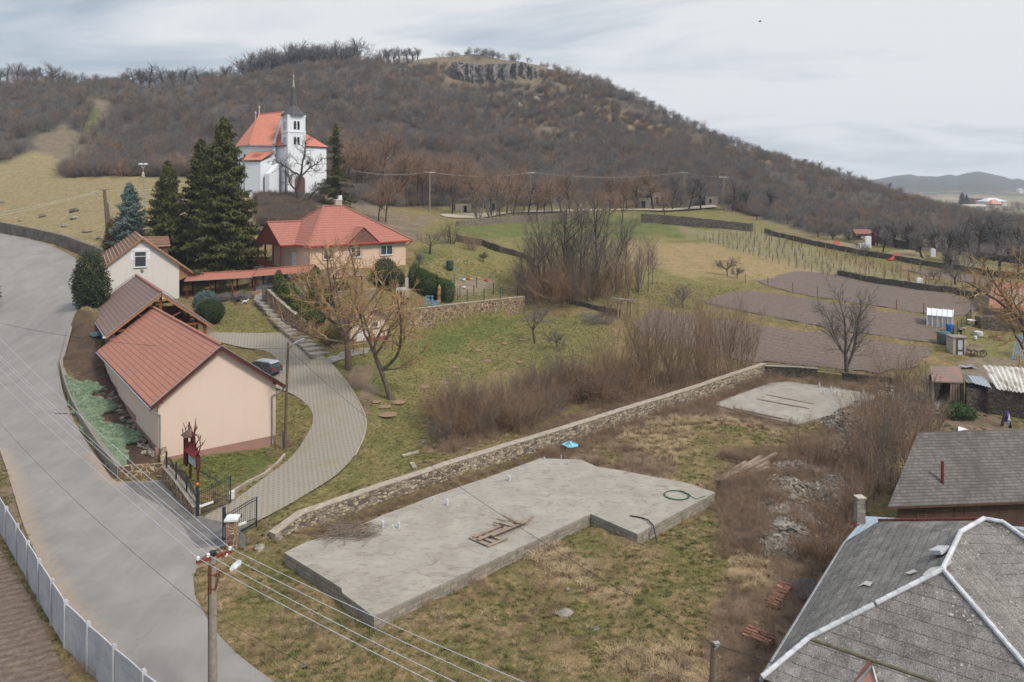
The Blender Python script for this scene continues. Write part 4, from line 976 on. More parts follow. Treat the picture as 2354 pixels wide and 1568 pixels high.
r3=mb.build('roof',[DECK,DECKR,W_BATTEN],T3)
mb=MB()
for i in range(14):
    s_=lo*(i+.15)/14;mb.beam(rf(s_,f0,.05),rf(s_,L3+.4,.05),.07,.05)
for i in range(17):
    s_=ro_*(i+.2)/17;mb.beam(rf(s_,f0,.05),rf(s_,L3+.4,.05),.07,.05)
mb.build('battens',W_BATTEN,r3)
mb=MB()
for s_ in (lo,ro_): mb.beam(rf(s_,f0,-.06),rf(0,f0,-.06),.06,.2)
mb.build('verge_board',W_PINE,T3)
mb=MB();c0=FR-l3*.02
mb.face([V3(c0,ze3-.1),V3(c0,8.75),V3(c0+g3*1.85,9.62)],[(0,0),(2.4,0),(1,1.8)]);mb.face([V3(c0,8.75),V3(c0+l3*L3,8.75),V3(c0+g3*1.85+l3*L3,9.62),V3(c0+g3*1.85,9.62)]);mb.build('eave_boarding',W_PINE,T3)
# dormer on the right slope
dm=lambda s_,q,z: V3(mid+g3*s_+l3*q,z)
mb=MB();mb.prism([tuple(mid+g3*.4+l3*3.1),tuple(mid+g3*3.7+l3*3.1),tuple(mid+g3*3.7+l3*7.4),tuple(mid+g3*.4+l3*7.4)],11.0,13.75)
mb.face([dm(3.7,3.1,13.75),dm(3.7,7.4,13.75),dm(3.7,5.25,14.8)]);dmr=mb.build('dormer',W_BARN,T3)
mb=MB()
rp(mb,[dm(.2,2.8,13.75),dm(3.95,2.8,13.75),dm(3.95,5.25,14.95),dm(.2,5.25,14.95)],dm(.2,2.8,13.75),dm(3.95,2.8,13.75),.1,0,1)
rp(mb,[dm(.2,7.7,13.75),dm(3.95,7.7,13.75),dm(3.95,5.25,14.95),dm(.2,5.25,14.95)],dm(.2,7.7,13.75),dm(3.95,7.7,13.75),.1,0,1)
for i in range(4): f_=i/3;mb.beam(dm(.2,2.82+2.4*f_,13.8+1.2*f_),dm(3.95,2.82+2.4*f_,13.8+1.2*f_),.07,.05,1)
mb.build('dormer_roof',[DECK,W_BATTEN],dmr)
a_=onwall(308.6,614,FL,g3);b_=onwall(336.5,614,FL,g3);hgt=onwall(322,577,FL,g3).z-a_.z
wn3=window(T3,(a_+b_)/2-Vector((l3.x,l3.y,0))*.02,g3,(b_-a_).length,hgt,mull=False,cross=hgt*.68)
mb=MB();mb.box(((a_+b_)/2+Vector((-.25,-.03,hgt*.35)))-Vector((l3.x,l3.y,0))*.05,(.5,.015,hgt*.6),math.atan2(g3.y,g3.x));mb.build('curtain',CURT,wn3)
mb=MB()
for dx in (-1,1): mb.box((a_+b_)/2+Vector((g3.x,g3.y,0))*dx*((b_-a_).length/2+.28)+Vector((0,0,hgt*.72))-Vector((l3.x,l3.y,0))*.02,(.36,.05,hgt*.5),math.atan2(g3.y,g3.x))
mb.box((a_+b_)/2+Vector((0,0,hgt+.26))-Vector((l3.x,l3.y,0))*.022,((b_-a_).length+.92,.05,.42),math.atan2(g3.y,g3.x));mb.build('window_surround',CHURCHW,T3)
cc=onwall(326,622.5,FL,g3);mb=MB();mb.sphere(cc+Vector((.0,-.03,0)),.28,10,6,sq=(1,.4,1));mb.build('stone_ornament',GREYP,T3)
mb=MB();mb.beam(V3(Q(0,L2-.1),ze2+.2),V3(Q(W2/2,L2-.1),zr2+.2),.12,.1);mb.beam(V3(Q(W2,L2-.1),ze2+.2),V3(Q(W2/2,L2-.1),zr2+.2),.12,.1);mb.build('flashing',MET,T2)

# ------------------------------------------------------------------ covered walkway, two roofed sections
def walkway(label,L_,R_,posts,seed):
    L_,R_=Vector(L_),Vector(R_);d=(R_-L_);a=Vector((d.x,d.y,0)).normalized();n=Vector((-a.y,a.x,0));t=thing('covered_walkway',label,'walkway',(L_.x,L_.y,gz1(L_.x,L_.y)),0,'tiled roofs over the garden walkway')
    mb=MB();up=Vector((0,0,.85));hw=1.25
    rp(mb,[L_,R_,R_+n*hw+up,L_+n*hw+up],L_,R_,.08,0,1);rp(mb,[L_+n*2*hw,R_+n*2*hw,R_+n*hw+up,L_+n*hw+up],L_+n*2*hw,R_+n*2*hw,.08,0,1)
    r=mb.build('roof',[R_WALK,W_RED],t)
    mb=MB();mb.tube([L_+n*hw+up*1.04,R_+n*hw+up*1.04],.09,7);mb.build('ridge_tiles',R_WALK,r)
    mb=MB();mb.tube([L_-n*.05-Vector((0,0,.06)),R_-n*.05-Vector((0,0,.06))],.05,6);mb.build('gutter',MET,t)
    mb=MB();mb.face([L_-a*.01-Vector((0,0,.1)),L_+n*2*hw-a*.01-Vector((0,0,.1)),L_+n*hw+up-a*.01-Vector((0,0,.1))]);mb.beam(L_-a*.04-Vector((0,0,.05)),L_+n*hw+up-a*.04-Vector((0,0,.05)),.05,.16);mb.beam(L_+n*2*hw-a*.04-Vector((0,0,.05)),L_+n*hw+up-a*.04-Vector((0,0,.05)),.05,.16);mb.build('gable_board',W_RED,t)
    mb=MB()
    for k in (.35,2*hw-.35): mb.beam(L_+n*k-Vector((0,0,.02-.0))+up*0-a*-.1,R_+n*k-Vector((0,0,.02)),.14,.16)
    mb.build('beam',W_RED,t)
    for f in posts:
        for k in (.35,2*hw-.35):
            p=L_+d*f+n*k;gzv=gz1(p.x,p.y);mb=MB();mb.beam((p.x,p.y,gzv-.1),(p.x,p.y,p.z),.17,.17)
            for sg in (-1,1): mb.beam((p.x,p.y,p.z-.6),(p.x+a.x*.5*sg,p.y+a.y*.5*sg,p.z-.08),.09,.09)
            mb.build('post',W_RED,t)
    return t
def at(px,py,D): return wpt(px,py,D)
wk=walkway('lower left section of tiled walkway roof beside the white house',at(423,646,108.4),at(583,637,108.0),(.03,.36,.68,.97),1)
for x0,y0,x1,y1 in ((478,665,486,706),(532,652,543,712)):
    p=Gz(x1,103);mb=MB();mb.beam(p,at(x0,y0,108),.14,.14);mb.build('strut',W_RED,wk)
walkway('upper right section of tiled walkway roof reaching the coral-roofed house',at(580,635,106.5),at(712,625,103.2),(.02,.35,.68,.97),2)

# ------------------------------------------------------------------ house with coral hipped roof
N=V2(-29.1,105.5);ha=V2(.715,.70).normalized();hb=V2(-ha.y,ha.x);HL,HD,hze,hzr=18.4,12.8,14.0,19.5
T4=thing('coral_roof_house','cream house under a large coral red hipped tile roof with porch','house',(N.x,N.y,10.5))
hp=lambda s_,q: N+ha*s_+hb*q
mb=MB();i_=.75
body=[tuple(hp(i_,i_)),tuple(hp(HL-i_,i_)),tuple(hp(HL-i_,HD-i_)),tuple(hp(i_,HD-i_))]
mb.prism(body,6.0,hze-.05);mb.build('wall',CREAM,T4)
k1,k2,kd=hp(5.9,5.9),hp(9.3,5.9),0
mb=MB();c00,c10,c11,c01=[V3(hp(*q),hze) for q in ((0,0),(HL,0),(HL,HD),(0,HD))];r1_,r2_=V3(k1,hzr),V3(k2,hzr)
rp(mb,[c00,c10,r2_,r1_],c00,c10,.15,0,1);rp(mb,[c10,c11,r2_],c10,c11,.15,0,1);rp(mb,[c11,c01,r1_,r2_],c11,c01,.15,0,1);rp(mb,[c01,c00,r1_],c01,c00,.15,0,1)
r4=mb.build('roof',[R_RED,REDTRIM],T4)
mb=MB()
def ridge(mb,a,b,n=30,r=.13):
    a,b=Vector(a),Vector(b)
    for i in range(n): mb.tube([a+(b-a)*i/n+Vector((0,0,.05)),a+(b-a)*(i+1.05)/n+Vector((0,0,.07))],[r*.85,r],6)
for a_,b_ in ((c00,r1_),(c10,r2_),(r1_,r2_),(c01,r1_)): ridge(mb,a_,b_)
mb.build('ridge_tiles',R_RED,r4)
mb=MB()
for a_,b_ in ((c00,c10),(c10,c11)): mb.tube([Vector(a_)-Vector((0,0,.12)),Vector(b_)-Vector((0,0,.12))],.1,7)
e_=V3(hp(HL,0),hze-.15);f_=V3(hp(HL-i_+.06,i_+.1),hze-1.0);mb.tube([e_,f_,V3(hp(HL-i_+.06,i_+.1),8)],.06,7);mb.build('gutter',REDTRIM,T4)
cmx=hp(8.6,6.2);mb=MB();mb.box(V3(cmx,hzr+.3),(1.1,.7,1.3),.7);mb.build('chimney',PALEP,r4)
mb=MB();mb.box(V3(cmx,hzr+1.0),(1.25,.85,.1),.7);mb.box(V3(cmx+V2(.3,.1),hzr+1.35),(.5,.5,.6),.7);mb.build('chimney_cap',WHT,r4)
# porch: gabled roof to the left
pa,pb_,pr,pz=4.1,12.0,8.2,17.2
e0,e1_,e2,e3=V3(hp(-2.2,pa),hze),V3(hp(1.0,pa),hze),V3(hp(-2.2,pb_),hze),V3(hp(1.0,pb_),hze);ra_,rb_=V3(hp(-2.2,pr),pz),V3(hp(3.6,pr),pz)
mb=MB();rp(mb,[e0,e1_,rb_,ra_],e0,e1_,.14,0,1);rp(mb,[e2,e3,rb_,ra_],e2,e3,.14,0,1);p4=mb.build('porch_roof',[R_RED,REDTRIM],T4)
mb=MB();ridge(mb,ra_,rb_,12);mb.build('ridge_tiles',R_RED,p4)
mb=MB();mb.face([V3(hp(-2.1,pa+.1),hze-.1),V3(hp(-2.1,pb_-.1),hze-.1),V3(hp(-2.1,pr),pz-.16)]);mb.beam(V3(hp(-2.2,pa),hze-.1),V3(hp(-2.2,pr),pz-.1),.06,.3);mb.beam(V3(hp(-2.2,pb_),hze-.1),V3(hp(-2.2,pr),pz-.1),.06,.3);mb.build('porch_gable',W_RED,T4)
for s_,q in ((-1.9,pa+.3),(-1.9,pa+2.7),(-1.9,pa+5.2),(-1.9,pb_-.3)):
    mb=MB();b_=hp(s_,q);mb.beam(V3(b_,9.8),V3(b_,hze-.05),.22,.22);mb.build('porch_post',W_RED,T4)
mb=MB();mb.beam(V3(hp(-1.9,pa+2.7),11.1),V3(hp(-1.9,pb_-.3),11.1),.06,.8);mb.build('porch_rail',W_RED,T4)
mb=MB();mb.prism([tuple(hp(-2.4,pa-.2)),tuple(hp(.7,pa-.2)),tuple(hp(.7,pb_)),tuple(hp(-2.4,pb_))],6.5,10.4);mb.build('porch_floor',GREYP,T4)
pp=hp(i_,pa+1.2);door(T4,V3(pp,10.45),-hb,.95,2.2,WHT)
# small brick gable over the front eave
ga,gb=onwall(799,557.7,V3(N,0),ha),onwall(872.6,557.7,V3(N,0),ha);s0=(V2(ga.x,ga.y)-N).dot(ha);s1=(V2(gb.x,gb.y)-N).dot(ha);sm=(s0+s1)/2;gzr=16.4
mb=MB();mb.face([V3(hp(s0,.05),hze),V3(hp(s1,.05),hze),V3(hp(sm,.05),gzr-.1)],[(0,0),(5,0),(2.5,2.4)]);fg=mb.build('front_gable',stone_mat('gable_brick',C(150,106,92),C(130,92,80),C(96,66,58),5,.05,(1,2.4,1)),T4)
mb=MB();bk=2.6
rp(mb,[V3(hp(s0,-.05),hze+.03),V3(hp(sm,-.05),gzr),V3(hp(sm,bk),gzr),V3(hp(s0,.1),hze+.1)],V3(hp(s0,0),hze),V3(hp(s0,1),hze),.1,0,1)
rp(mb,[V3(hp(s1,-.05),hze+.03),V3(hp(sm,-.05),gzr),V3(hp(sm,bk),gzr),V3(hp(s1,.1),hze+.1)],V3(hp(s1,0),hze),V3(hp(s1,1),hze),.1,0,1);mb.build('gable_roof',[R_RED,W_DARK],fg)
SUR=M('pink_surround',C(196,156,136),C(180,142,124),3)
for xa,xb,ya,yb in ((743,766,603,578),(806,829,598,573),(874,902,594,568)):
    A_=V3(hp(0,i_),0);a_=onwall(xa,ya,A_,ha);b_=onwall(xb,ya,A_,ha);h_=a_.z;h2_=onwall(xa,yb,A_,ha).z;w_=(b_-a_).length;c=(a_+b_)/2;c.z=11.85
    hh=1.55;window(T4,c-Vector((hb.x,hb.y,0))*.03,ha,w_,hh)
    mb=MB();rz_=math.atan2(ha.y,ha.x)
    for dx in (-1,1): mb.box(c+Vector((ha.x,ha.y,0))*dx*(w_/2+.1)+Vector((0,0,hh/2+.05))-Vector((hb.x,hb.y,0))*.02,(.18,.06,hh+.2),rz_)
    mb.box(c+Vector((0,0,hh+.14))-Vector((hb.x,hb.y,0))*.024,(w_+.36,.06,.2),rz_);mb.build('window_surround',SUR,T4)

# ------------------------------------------------------------------ small peach hut with white door
F0=V2(*at(806,790,87)[:2]);F1=V2(*at(893,785,89.5)[:2]);ua=(F1-F0).normalized();ub=V2(-ua.y,ua.x);w5=(F1-F0).length;z5=gz1(F0.x,F0.y)-.3
T5=thing('garden_hut','small peach garden hut with white door and dark red gable roof behind walnut trees','hut',(F0.x,F0.y,z5))
mb=MB();gable_walls(mb,F0,F1,F1+ub*4.2,F0+ub*4.2,z5,6.75,7.9);mb.build('wall',PEACH,T5)
mb=MB();mb.prism([tuple(F0-ua*.04-ub*.04),tuple(F1+ua*.04-ub*.04),tuple(F1+ua*.04+ub*4.24),tuple(F0-ua*.04+ub*4.24)],z5,z5+.85);mb.build('plinth',M('red_brown_plinth',C(160,92,80),C(140,80,70),4),T5)
mb=MB();mm=(F0+F1)/2
hr_=lambda s_,q: V3(mm+ua*s_+ub*q,8.1-abs(s_)*.48)
for sg in (-1,1): rp(mb,[hr_(sg*(w5/2+.6),-.6),hr_(sg*(w5/2+.6),4.8),hr_(0,4.8),hr_(0,-.6)],hr_(sg*(w5/2+.6),-.6),hr_(sg*(w5/2+.6),4.8),.12,0,1)
mb.build('roof',[roof_mat('dark_red_tiles',C(136,82,78),C(116,72,70),C(70,40,38),.3,.25),MET],T5)
a_=F0+ua*1.0;door(T5,V3(a_+ua*.3,z5+.55),ua,1.0,2.35,WHT)
window(T5,V3(F0+ua*2.95,z5+2.0),ua,.95,.7,mull=False)

# ------------------------------------------------------------------ gazebo
gp=at(785,650,98);gzz=gz1(gp[0],gp[1]);T6=thing('gazebo','timber gazebo with low hipped red tile roof in front of the coral-roofed house','gazebo',(gp[0],gp[1],gzz))
mb=MB();hs=2.3;ez=10.7;az_=12.1;cs=[Vector((gp[0],gp[1],ez))+Matrix.Rotation(.7,3,'Z') @ Vector((x*hs,y*hs,0)) for x,y in ((-1,-1),(1,-1),(1,1),(-1,1))];ap=Vector((gp[0],gp[1],az_))
for i in range(4): rp(mb,[cs[i],cs[(i+1) % 4],ap],cs[i],cs[(i+1) % 4],.1,0,1)
mb.build('roof',[R_OLD,W_RED],T6)
for c in cs:
    c=Vector((gp[0],gp[1],0))+(Vector((c.x,c.y,0))-Vector((gp[0],gp[1],0)))*.85;mb=MB();mb.beam((c.x,c.y,gzz-.5),(c.x,c.y,ez+.15),.16,.16);mb.build('post',W_RED,T6)
mb=MB();mb.box((gp[0],gp[1],gzz+.75),(1.6,.8,.07),.7);mb.box((gp[0],gp[1],gzz+.38),(.2,.2,.75),.7);tag(mb.build('garden_table',W_DARK),'dark wooden table standing under the gazebo roof','table')

# ------------------------------------------------------------------ church
T7=thing('church','whitewashed church with bright orange roof and slender shingled spire on the hill','church',(-50,166,20.5))
mb=MB()
n1_,n2_,n3_,n4_,n5_,n6_=(-53.6,167.0),(-58.9,167.0),(-63.6,171.5),(-63.4,180.0),(-56.0,189.0),(-49.5,183.0)
nave=[n1_,n2_,n3_,n4_,n5_,n6_];mb.prism(nave,18.5,32.2)
q1,q2,q3,q4=(-54.2,168.6),(-49.6,164.9),(-43.2,172.2),(-49.0,178.6)
mb.prism([q1,q2,q3,q4],18.5,32.0);mb.build('wall',CHURCHW,T7)
R1,R2=(-54.2,176.0,40.6),(-60.2,176.2,39.9)
def out(p,c,k): v=V2(*p)-V2(*c);return tuple(V2(*c)+v*k)
cen=(-57.5,177.0);nv=[V3(out(p,cen,1.07),32.2) for p in nave];mb=MB()
rp(mb,[nv[0],nv[1],R2,R1],nv[1],nv[0],.2,0,1);rp(mb,[nv[1],nv[2],R2],nv[2],nv[1],.2,0,1);rp(mb,[nv[2],nv[3],R2],nv[3],nv[2],.2,0,1)
rp(mb,[nv[3],nv[4],R1,R2],nv[4],nv[3],.2,0,1);rp(mb,[nv[4],nv[5],R1],nv[5],nv[4],.2,0,1);rp(mb,[nv[5],nv[0],R1],nv[0],nv[5],.2,0,1)
nr=mb.build('nave_roof',[R_CHURCH,MET],T7)
mb=MB();mb.beam(Vector(R1)+Vector((.1,-.2,.1)),Vector(nv[0])+Vector((-.2,-.1,.15)),.5,.12);mb.build('valley_flashing',MET,nr)
mb=MB();ridge(mb,nv[1],R2,24,.16);ridge(mb,R2,R1,14,.16);mb.build('ridge_tiles',R_CHURCH,nr)
for e_ in (R2,tuple(Vector(R2)+Vector((-1.4,1.5,-1.2)))):
    mb=MB();v=Vector(e_);mb.tube([v,v+Vector((0,0,1.3)),v+Vector((0,0,1.7)),v+Vector((0,0,2.3))],[.18,.14,.3,.02],8);mb.build('finial',PALEP,nr)
cen2=(-49.0,171.1);bq=[V3(out(p,cen2,1.09),32.0) for p in (q1,q2,q3,q4)];top=(-49.6,169.6,36.3);top2=(-51.5,174.5,36.6);mb=MB()
rp(mb,[bq[0],bq[1],top],bq[0],bq[1],.2,0,1);rp(mb,[bq[1],bq[2],top],bq[1],bq[2],.2,0,1);rp(mb,[bq[2],bq[3],top2,top],bq[2],bq[3],.2,0,1);rp(mb,[bq[3],bq[0],top,top2],bq[3],bq[0],.2,0,1)
mb.build('aisle_roof',[R_CHURCH,BLACK],T7)
e1v=V2(.81,.586).normalized();e2v=V2(-e1v.y,e1v.x);TC=V2(-49.75,164.2);ts=4.0
tw=lambda s_,q: TC+e1v*s_+e2v*q
mb=MB();mb.prism([tuple(tw(0,0)),tuple(tw(ts,0)),tuple(tw(ts,ts)),tuple(tw(0,ts))],18.5,38.7);tower=mb.build('tower',CHURCHW,T7)
mb=MB()
for z in (38.45,34.9): mb.prism([tuple(tw(-.12,-.12)),tuple(tw(ts+.12,-.12)),tuple(tw(ts+.12,ts+.12)),tuple(tw(-.12,ts+.12))],z,z+.3)
for i in range(6):
    for z in (37.9,34.55):
        mb.box(V3(tw(.55+i*.58,-.03),z+.12),(.14,.12,.34),math.atan2(e1v.y,e1v.x));mb.box(V3(tw(-.03,.55+i*.58),z+.12),(.12,.14,.34),math.atan2(e1v.y,e1v.x))
for s_ in (0.06,ts-.3):
    mb.box(V3(tw(s_+.12,-.02),35.5),(.3,.1,6.2),math.atan2(e1v.y,e1v.x));mb.box(V3(tw(-.02,s_+.12),35.5),(.1,.3,6.2),math.atan2(e1v.y,e1v.x))
mb.build('cornice',CHURCHW,tower)
def arch_op(parent,c,a,w_,h_,mat=DARK,name='window'):
    a=Vector((a[0],a[1],0)).normalized();n=Vector((a.y,-a.x,0));c=Vector(c)+n*.04;mb=MB();pts=[c-a*w_/2,c+a*w_/2]
    for i in range(9): t_=math.pi*i/8;pts.append(c+Vector((0,0,h_-w_/2))+a*math.cos(t_)*w_/2+Vector((0,0,math.sin(t_)*w_/2)))
    mb.face(pts);o=mb.build(name,mat,parent)
    fr=MB();fr.tube([c-a*w_*.56+n*.02]+[c+n*.02+Vector((0,0,h_-w_/2))+a*math.cos(math.pi*(1-i/8))*w_*.56+Vector((0,0,math.sin(math.pi*i/8)*w_*.56)) for i in range(9)]+[c+a*w_*.56+n*.02],.06,5);fr.build('frame',CHURCHW,o);return o
for z in (35.55,32.2):
    for s_ in (1.6,2.4): arch_op(tower,V3(tw(s_,0),z),e1v,.55,1.9 if z > 34 else 1.7)
for z in (35.55,32.6):
    for s_ in (1.6,2.4): arch_op(tower,V3(tw(0,s_),z),-e2v,.5,1.8 if z > 34 else 1.3)
sc_=tw(ts/2,ts/2);mb=MB();prof=[(2.9,38.75),(2.5,39.2),(1.85,39.8),(1.2,40.5),(.87,40.95),(.72,42.2),(.5,43.8),(.28,45.2),(.1,46.2)]
for (r0,z0),(r1,z1) in zip(prof,prof[1:]):
    for k in range(8):
        t0,t1=k*math.pi/4+.62-.39,(k+1)*math.pi/4+.62-.39
        pt=lambda r,t_,z: (sc_.x+r*math.cos(t_)*(1.0 if r < 1.3 else 1.02),sc_.y+r*math.sin(t_),z)
        mb.face([pt(r0,t0,z0),pt(r0,t1,z0),pt(r1,t1,z1),pt(r1,t0,z1)],[(k*.9,z0),(k*.9+.9,z0),(k*.9+.8,z1),(k*.9+.1,z1)])
sp_=mb.build('spire',R_SPIRE,tower)
mb=MB();mb.tube([V3(sc_,45.0),V3(sc_,47.5)],[.3,.08],8);mb.sphere(V3(sc_,47.6),.28,10,6);mb.tube([V3(sc_,47.7),V3(sc_,49.2)],.05,6);mb.build('spire_finial',M('verdigris',C(170,168,150),C(150,146,120),5),sp_)
mb=MB()  # lean-to with buttress in front of the nave
sa,sb,sc2,sdv=(-59.6,164.0),(-55.2,162.4),(-53.4,167.0),(-58.6,168.2)
mb.prism([sa,sb,sc2,sdv],18.5,[28.2,28.2,29.5,29.5]);mb.build("sacristy_wall",CHURCHW,T7)
mb=MB();rp(mb,[V3(V2(-60.0,163.7),28.65),V3(V2(-54.9,162.0),28.65),V3(V2(-53.5,166.9),30.9),V3(V2(-58.8,167.6),30.9)],(-60,163.7,28.65),(-54.9,162.0,28.65),.15,0,1);mb.build('sacristy_roof',[R_CHURCH,R_CHURCH],T7)
mb=MB();mb.prism([(-54.3,162.6),(-53.2,162.2),(-52.3,166.2),(-53.6,166.8)],18.5,[25.5,25.5,28.0,28.0]);mb.build('buttress',CHURCHW,T7)
mb=MB();mb.tube([(-59.9,163.8,28.5),(-59.2,163.9,27.6),(-59.2,163.9,19.5)],.12,6);mb.tube([V3(nv[1],32.0),V3(nv[0],32.0)],.14,6);mb.build('gutter',MET,T7)
pc=onwall(680,444,V3(q2,0),V2(q3[0]-q2[0],q3[1]-q2[1]).normalized());ad=V2(q3[0]-q2[0],q3[1]-q2[1]).normalized()
arch_op(T7,V3(tw(2.7,-.02),20.6),e1v,2.3,4.6,M('old_brick_doorway',C(128,92,78),C(96,72,62),8),'doorway')
mb=MB();c=Vector(V3(V2(*q2)+ad*4.7,28.2))+Vector((ad.y,-ad.x,0))*.05;mb.face([c+Vector((ad.x,ad.y,0))*.45*math.cos(i*.524)+Vector((0,0,.45*math.sin(i*.524))) for i in range(12)]);mb.build('round_window',DARK,T7)
arch_op(T7,(-61.0,169.0,27.0),V2(n2_[0]-n3_[0],n2_[1]-n3_[1]).normalized(),1.1,3.2)
# ------------------------------------------------------------------ walls and terraces
def wall_line(name,label,pts,hts,th,mat,cap=None,cat='wall',step=1.6,capw=.12,jag=0.0,group=None,sink=.8,seed=3):
    """free wall along ground points; hts: height(s) above each point, or absolute tops if given as ('z', list)"""
    P=[Vector(p) for p in pts];absz=isinstance(hts,tuple)
    Hs=list(hts[1]) if absz else ([hts]*len(P) if isinstance(hts,(int,float)) else list(hts))
    tops=[h if absz else p.z+h for p,h in zip(P,Hs)]
    Q=[Vector((p.x,p.y,tp)) for p,tp in zip(P,tops)];R=[]
    for a,b in zip(Q,Q[1:]):
        k=max(1,int((b-a).length/step));R += [a.lerp(b,i/k) for i in range(k)]
    R.append(Q[-1]);rnd=random.Random(seed)
    if jag: R=[r+Vector((0,0,rnd.uniform(-jag,jag))) for r in R]
    t=thing(name,label,cat,(P[0].x,P[0].y,P[0].z),0,group);nrm=[]
    for i in range(len(R)):
        d=(R[min(i+1,len(R)-1)]-R[max(i-1,0)]);nrm.append(Vector((-d.y,d.x,0)).normalized()*th/2)
    mb=MB();L=0;cp=MB()
    gl=[min(gz1(r.x,r.y),gz1(r.x+n.x*1.2,r.y+n.y*1.2),gz1(r.x-n.x*1.2,r.y-n.y*1.2))-sink for r,n in zip(R,nrm)]
    for i in range(len(R)-1):
        a,b,na,nb_=R[i],R[i+1],nrm[i],nrm[i+1];d=(b-a).length;za,zb=gl[i],gl[i+1]
        for sg in (1,-1):
            mb.face([V3((a+na*sg).xy,za),V3((b+nb_*sg).xy,zb),b+nb_*sg,a+na*sg],[(L,za),(L+d,zb),(L+d,b.z),(L,a.z)])
        mb.face([a-na,b-nb_,b+nb_,a+na],[(L,0),(L+d,0),(L+d,th),(L,th)])
        if cap:
            ex=1+.08/th;u0,u1=Vector((0,0,.004)),Vector((0,0,capw));p0,p1,p2,p3=a-na*ex+u0,b-nb_*ex+u0,b+nb_*ex+u0,a+na*ex+u0
            top=[p+u1 for p in (p0,p1,p2,p3)];cp.face(top,[(L,0),(L+d,0),(L+d,th),(L,th)])
            cp.face([p0,p1,top[1],top[0]]);cp.face([p3,p2,top[2],top[3]][::-1])
        L += d
    for i in (0,len(R)-1):
        a,na=R[i],nrm[i];mb.face([V3((a-na).xy,gl[i]),V3((a+na).xy,gl[i]),a+na,a-na],[(0,gl[i]),(th,gl[i]),(th,a.z),(0,a.z)])
    mb.build('masonry',mat,t)
    if cap: cp.build('coping',cap,t)
    return t
GP=lambda L: [G(x,y) for x,y in L]
wall_line('stone_wall','long mortared ledge stone wall with pale coping running diagonally behind the concrete slab',
  GP([(625,1242),(690,1214),(788,1184),(927,1135),(1082,1083),(1253,1030),(1392,985),(1500,950),(1576,925),(1680,888),(1757,862)]),[.4,.95,1.1,1.12,1.15,1.2,1.22,1.25,1.25,1.25,1.25],.6,LEDGE,CAPST,capw=.08,jag=.03)
wall_line('dry_wall','dark dry stone wall closing the far end of the second concrete slab',GP([(1757,864),(1830,866),(1880,868)]),[1.15,1.1,1.0],.5,DRY,CAPST,capw=.05)
wall_line('dry_wall','dark low stone wall behind the forked bare tree at the field edge',GP([(1935,876),(1980,880),(2040,885),(2085,895)]),[1.0,.9,.9,.8],.5,DRY)
t_=wall_line('concrete_wall','short yellowish concrete wall piece patched between two dark stone walls',GP([(1880,872),(1908,876),(1935,878)]),[.9,.9,.85],.35,M('yellowed_concrete',C(150,132,92),C(116,106,76),2))
wall_line('garden_wall','polygonal stone retaining wall with pale coping around the terraced garden',
  [at(618,700,100),at(640,718,97.6),at(672,745,94),at(706,770,91)],('z',[8.5,7.6,6.6,5.75]),.42,RUBBLE_WALL,CAPST,capw=.1)
wall_line('garden_wall','long polygonal stone retaining wall below the blue climbing frame and lawn terrace',
  [at(708,770,90.8),at(780,764,94),at(950,752,101),at(1080,732,107),at(1204,716,113)],('z',[5.72]*5),.42,RUBBLE_WALL,CAPST,capw=.1)
mb=MB();pp=at(612,700,101);mb.prism([(pp[0]-.5,pp[1]-.3),(pp[0]+1.0,pp[1]-.7),(pp[0]+1.1,pp[1]+.0),(pp[0]-.4,pp[1]+.4)],5.5,8.9);tag(mb.build('wall_pier',RUBBLE_GREY),'squat stone pier at the top of the garden steps','pier')
wall_line('retaining_wall','dark weathered retaining wall where the road bends below the church meadow',GP([(-120,520),(-40,527),(0,534),(84,551),(150,570),(200,592),(235,607)]),[2.0,2.0,2.0,1.9,2.1,2.3,2.4],.5,M('stained_concrete',C(122,114,104),C(84,78,70),.7),jag=.03)
BW=[tuple(p) for p in BED]
def bed_wall(idx,label,h,mat=RUBBLE_GREY):
    pts=[Vector((BW[i][0],BW[i][1],float(base_z([BW[i][0]],[BW[i][1]])[0]))) for i in idx];wall_line('planter_wall',label,pts,h,.35,mat,sink=.4)
bed_wall([14,0,1,2,3,4,5],'low stone edging wall between the curving road and the planted bed',[.6,.6,.62,.68,.75,.85,1.0],GREYP)
bed_wall([5,6,7],'mortared stone end wall of the planted bed beside the gate forecourt',[1.0,1.05,1.05],RUBBLE_WALL)
wall_line('kerb_wall','narrow stone edging along the grass mound beside the entrance drive',GP([(532,1136),(570,1112),(610,1092),(640,1066),(655,1048)]),.22,.22,CAPST,sink=.3)
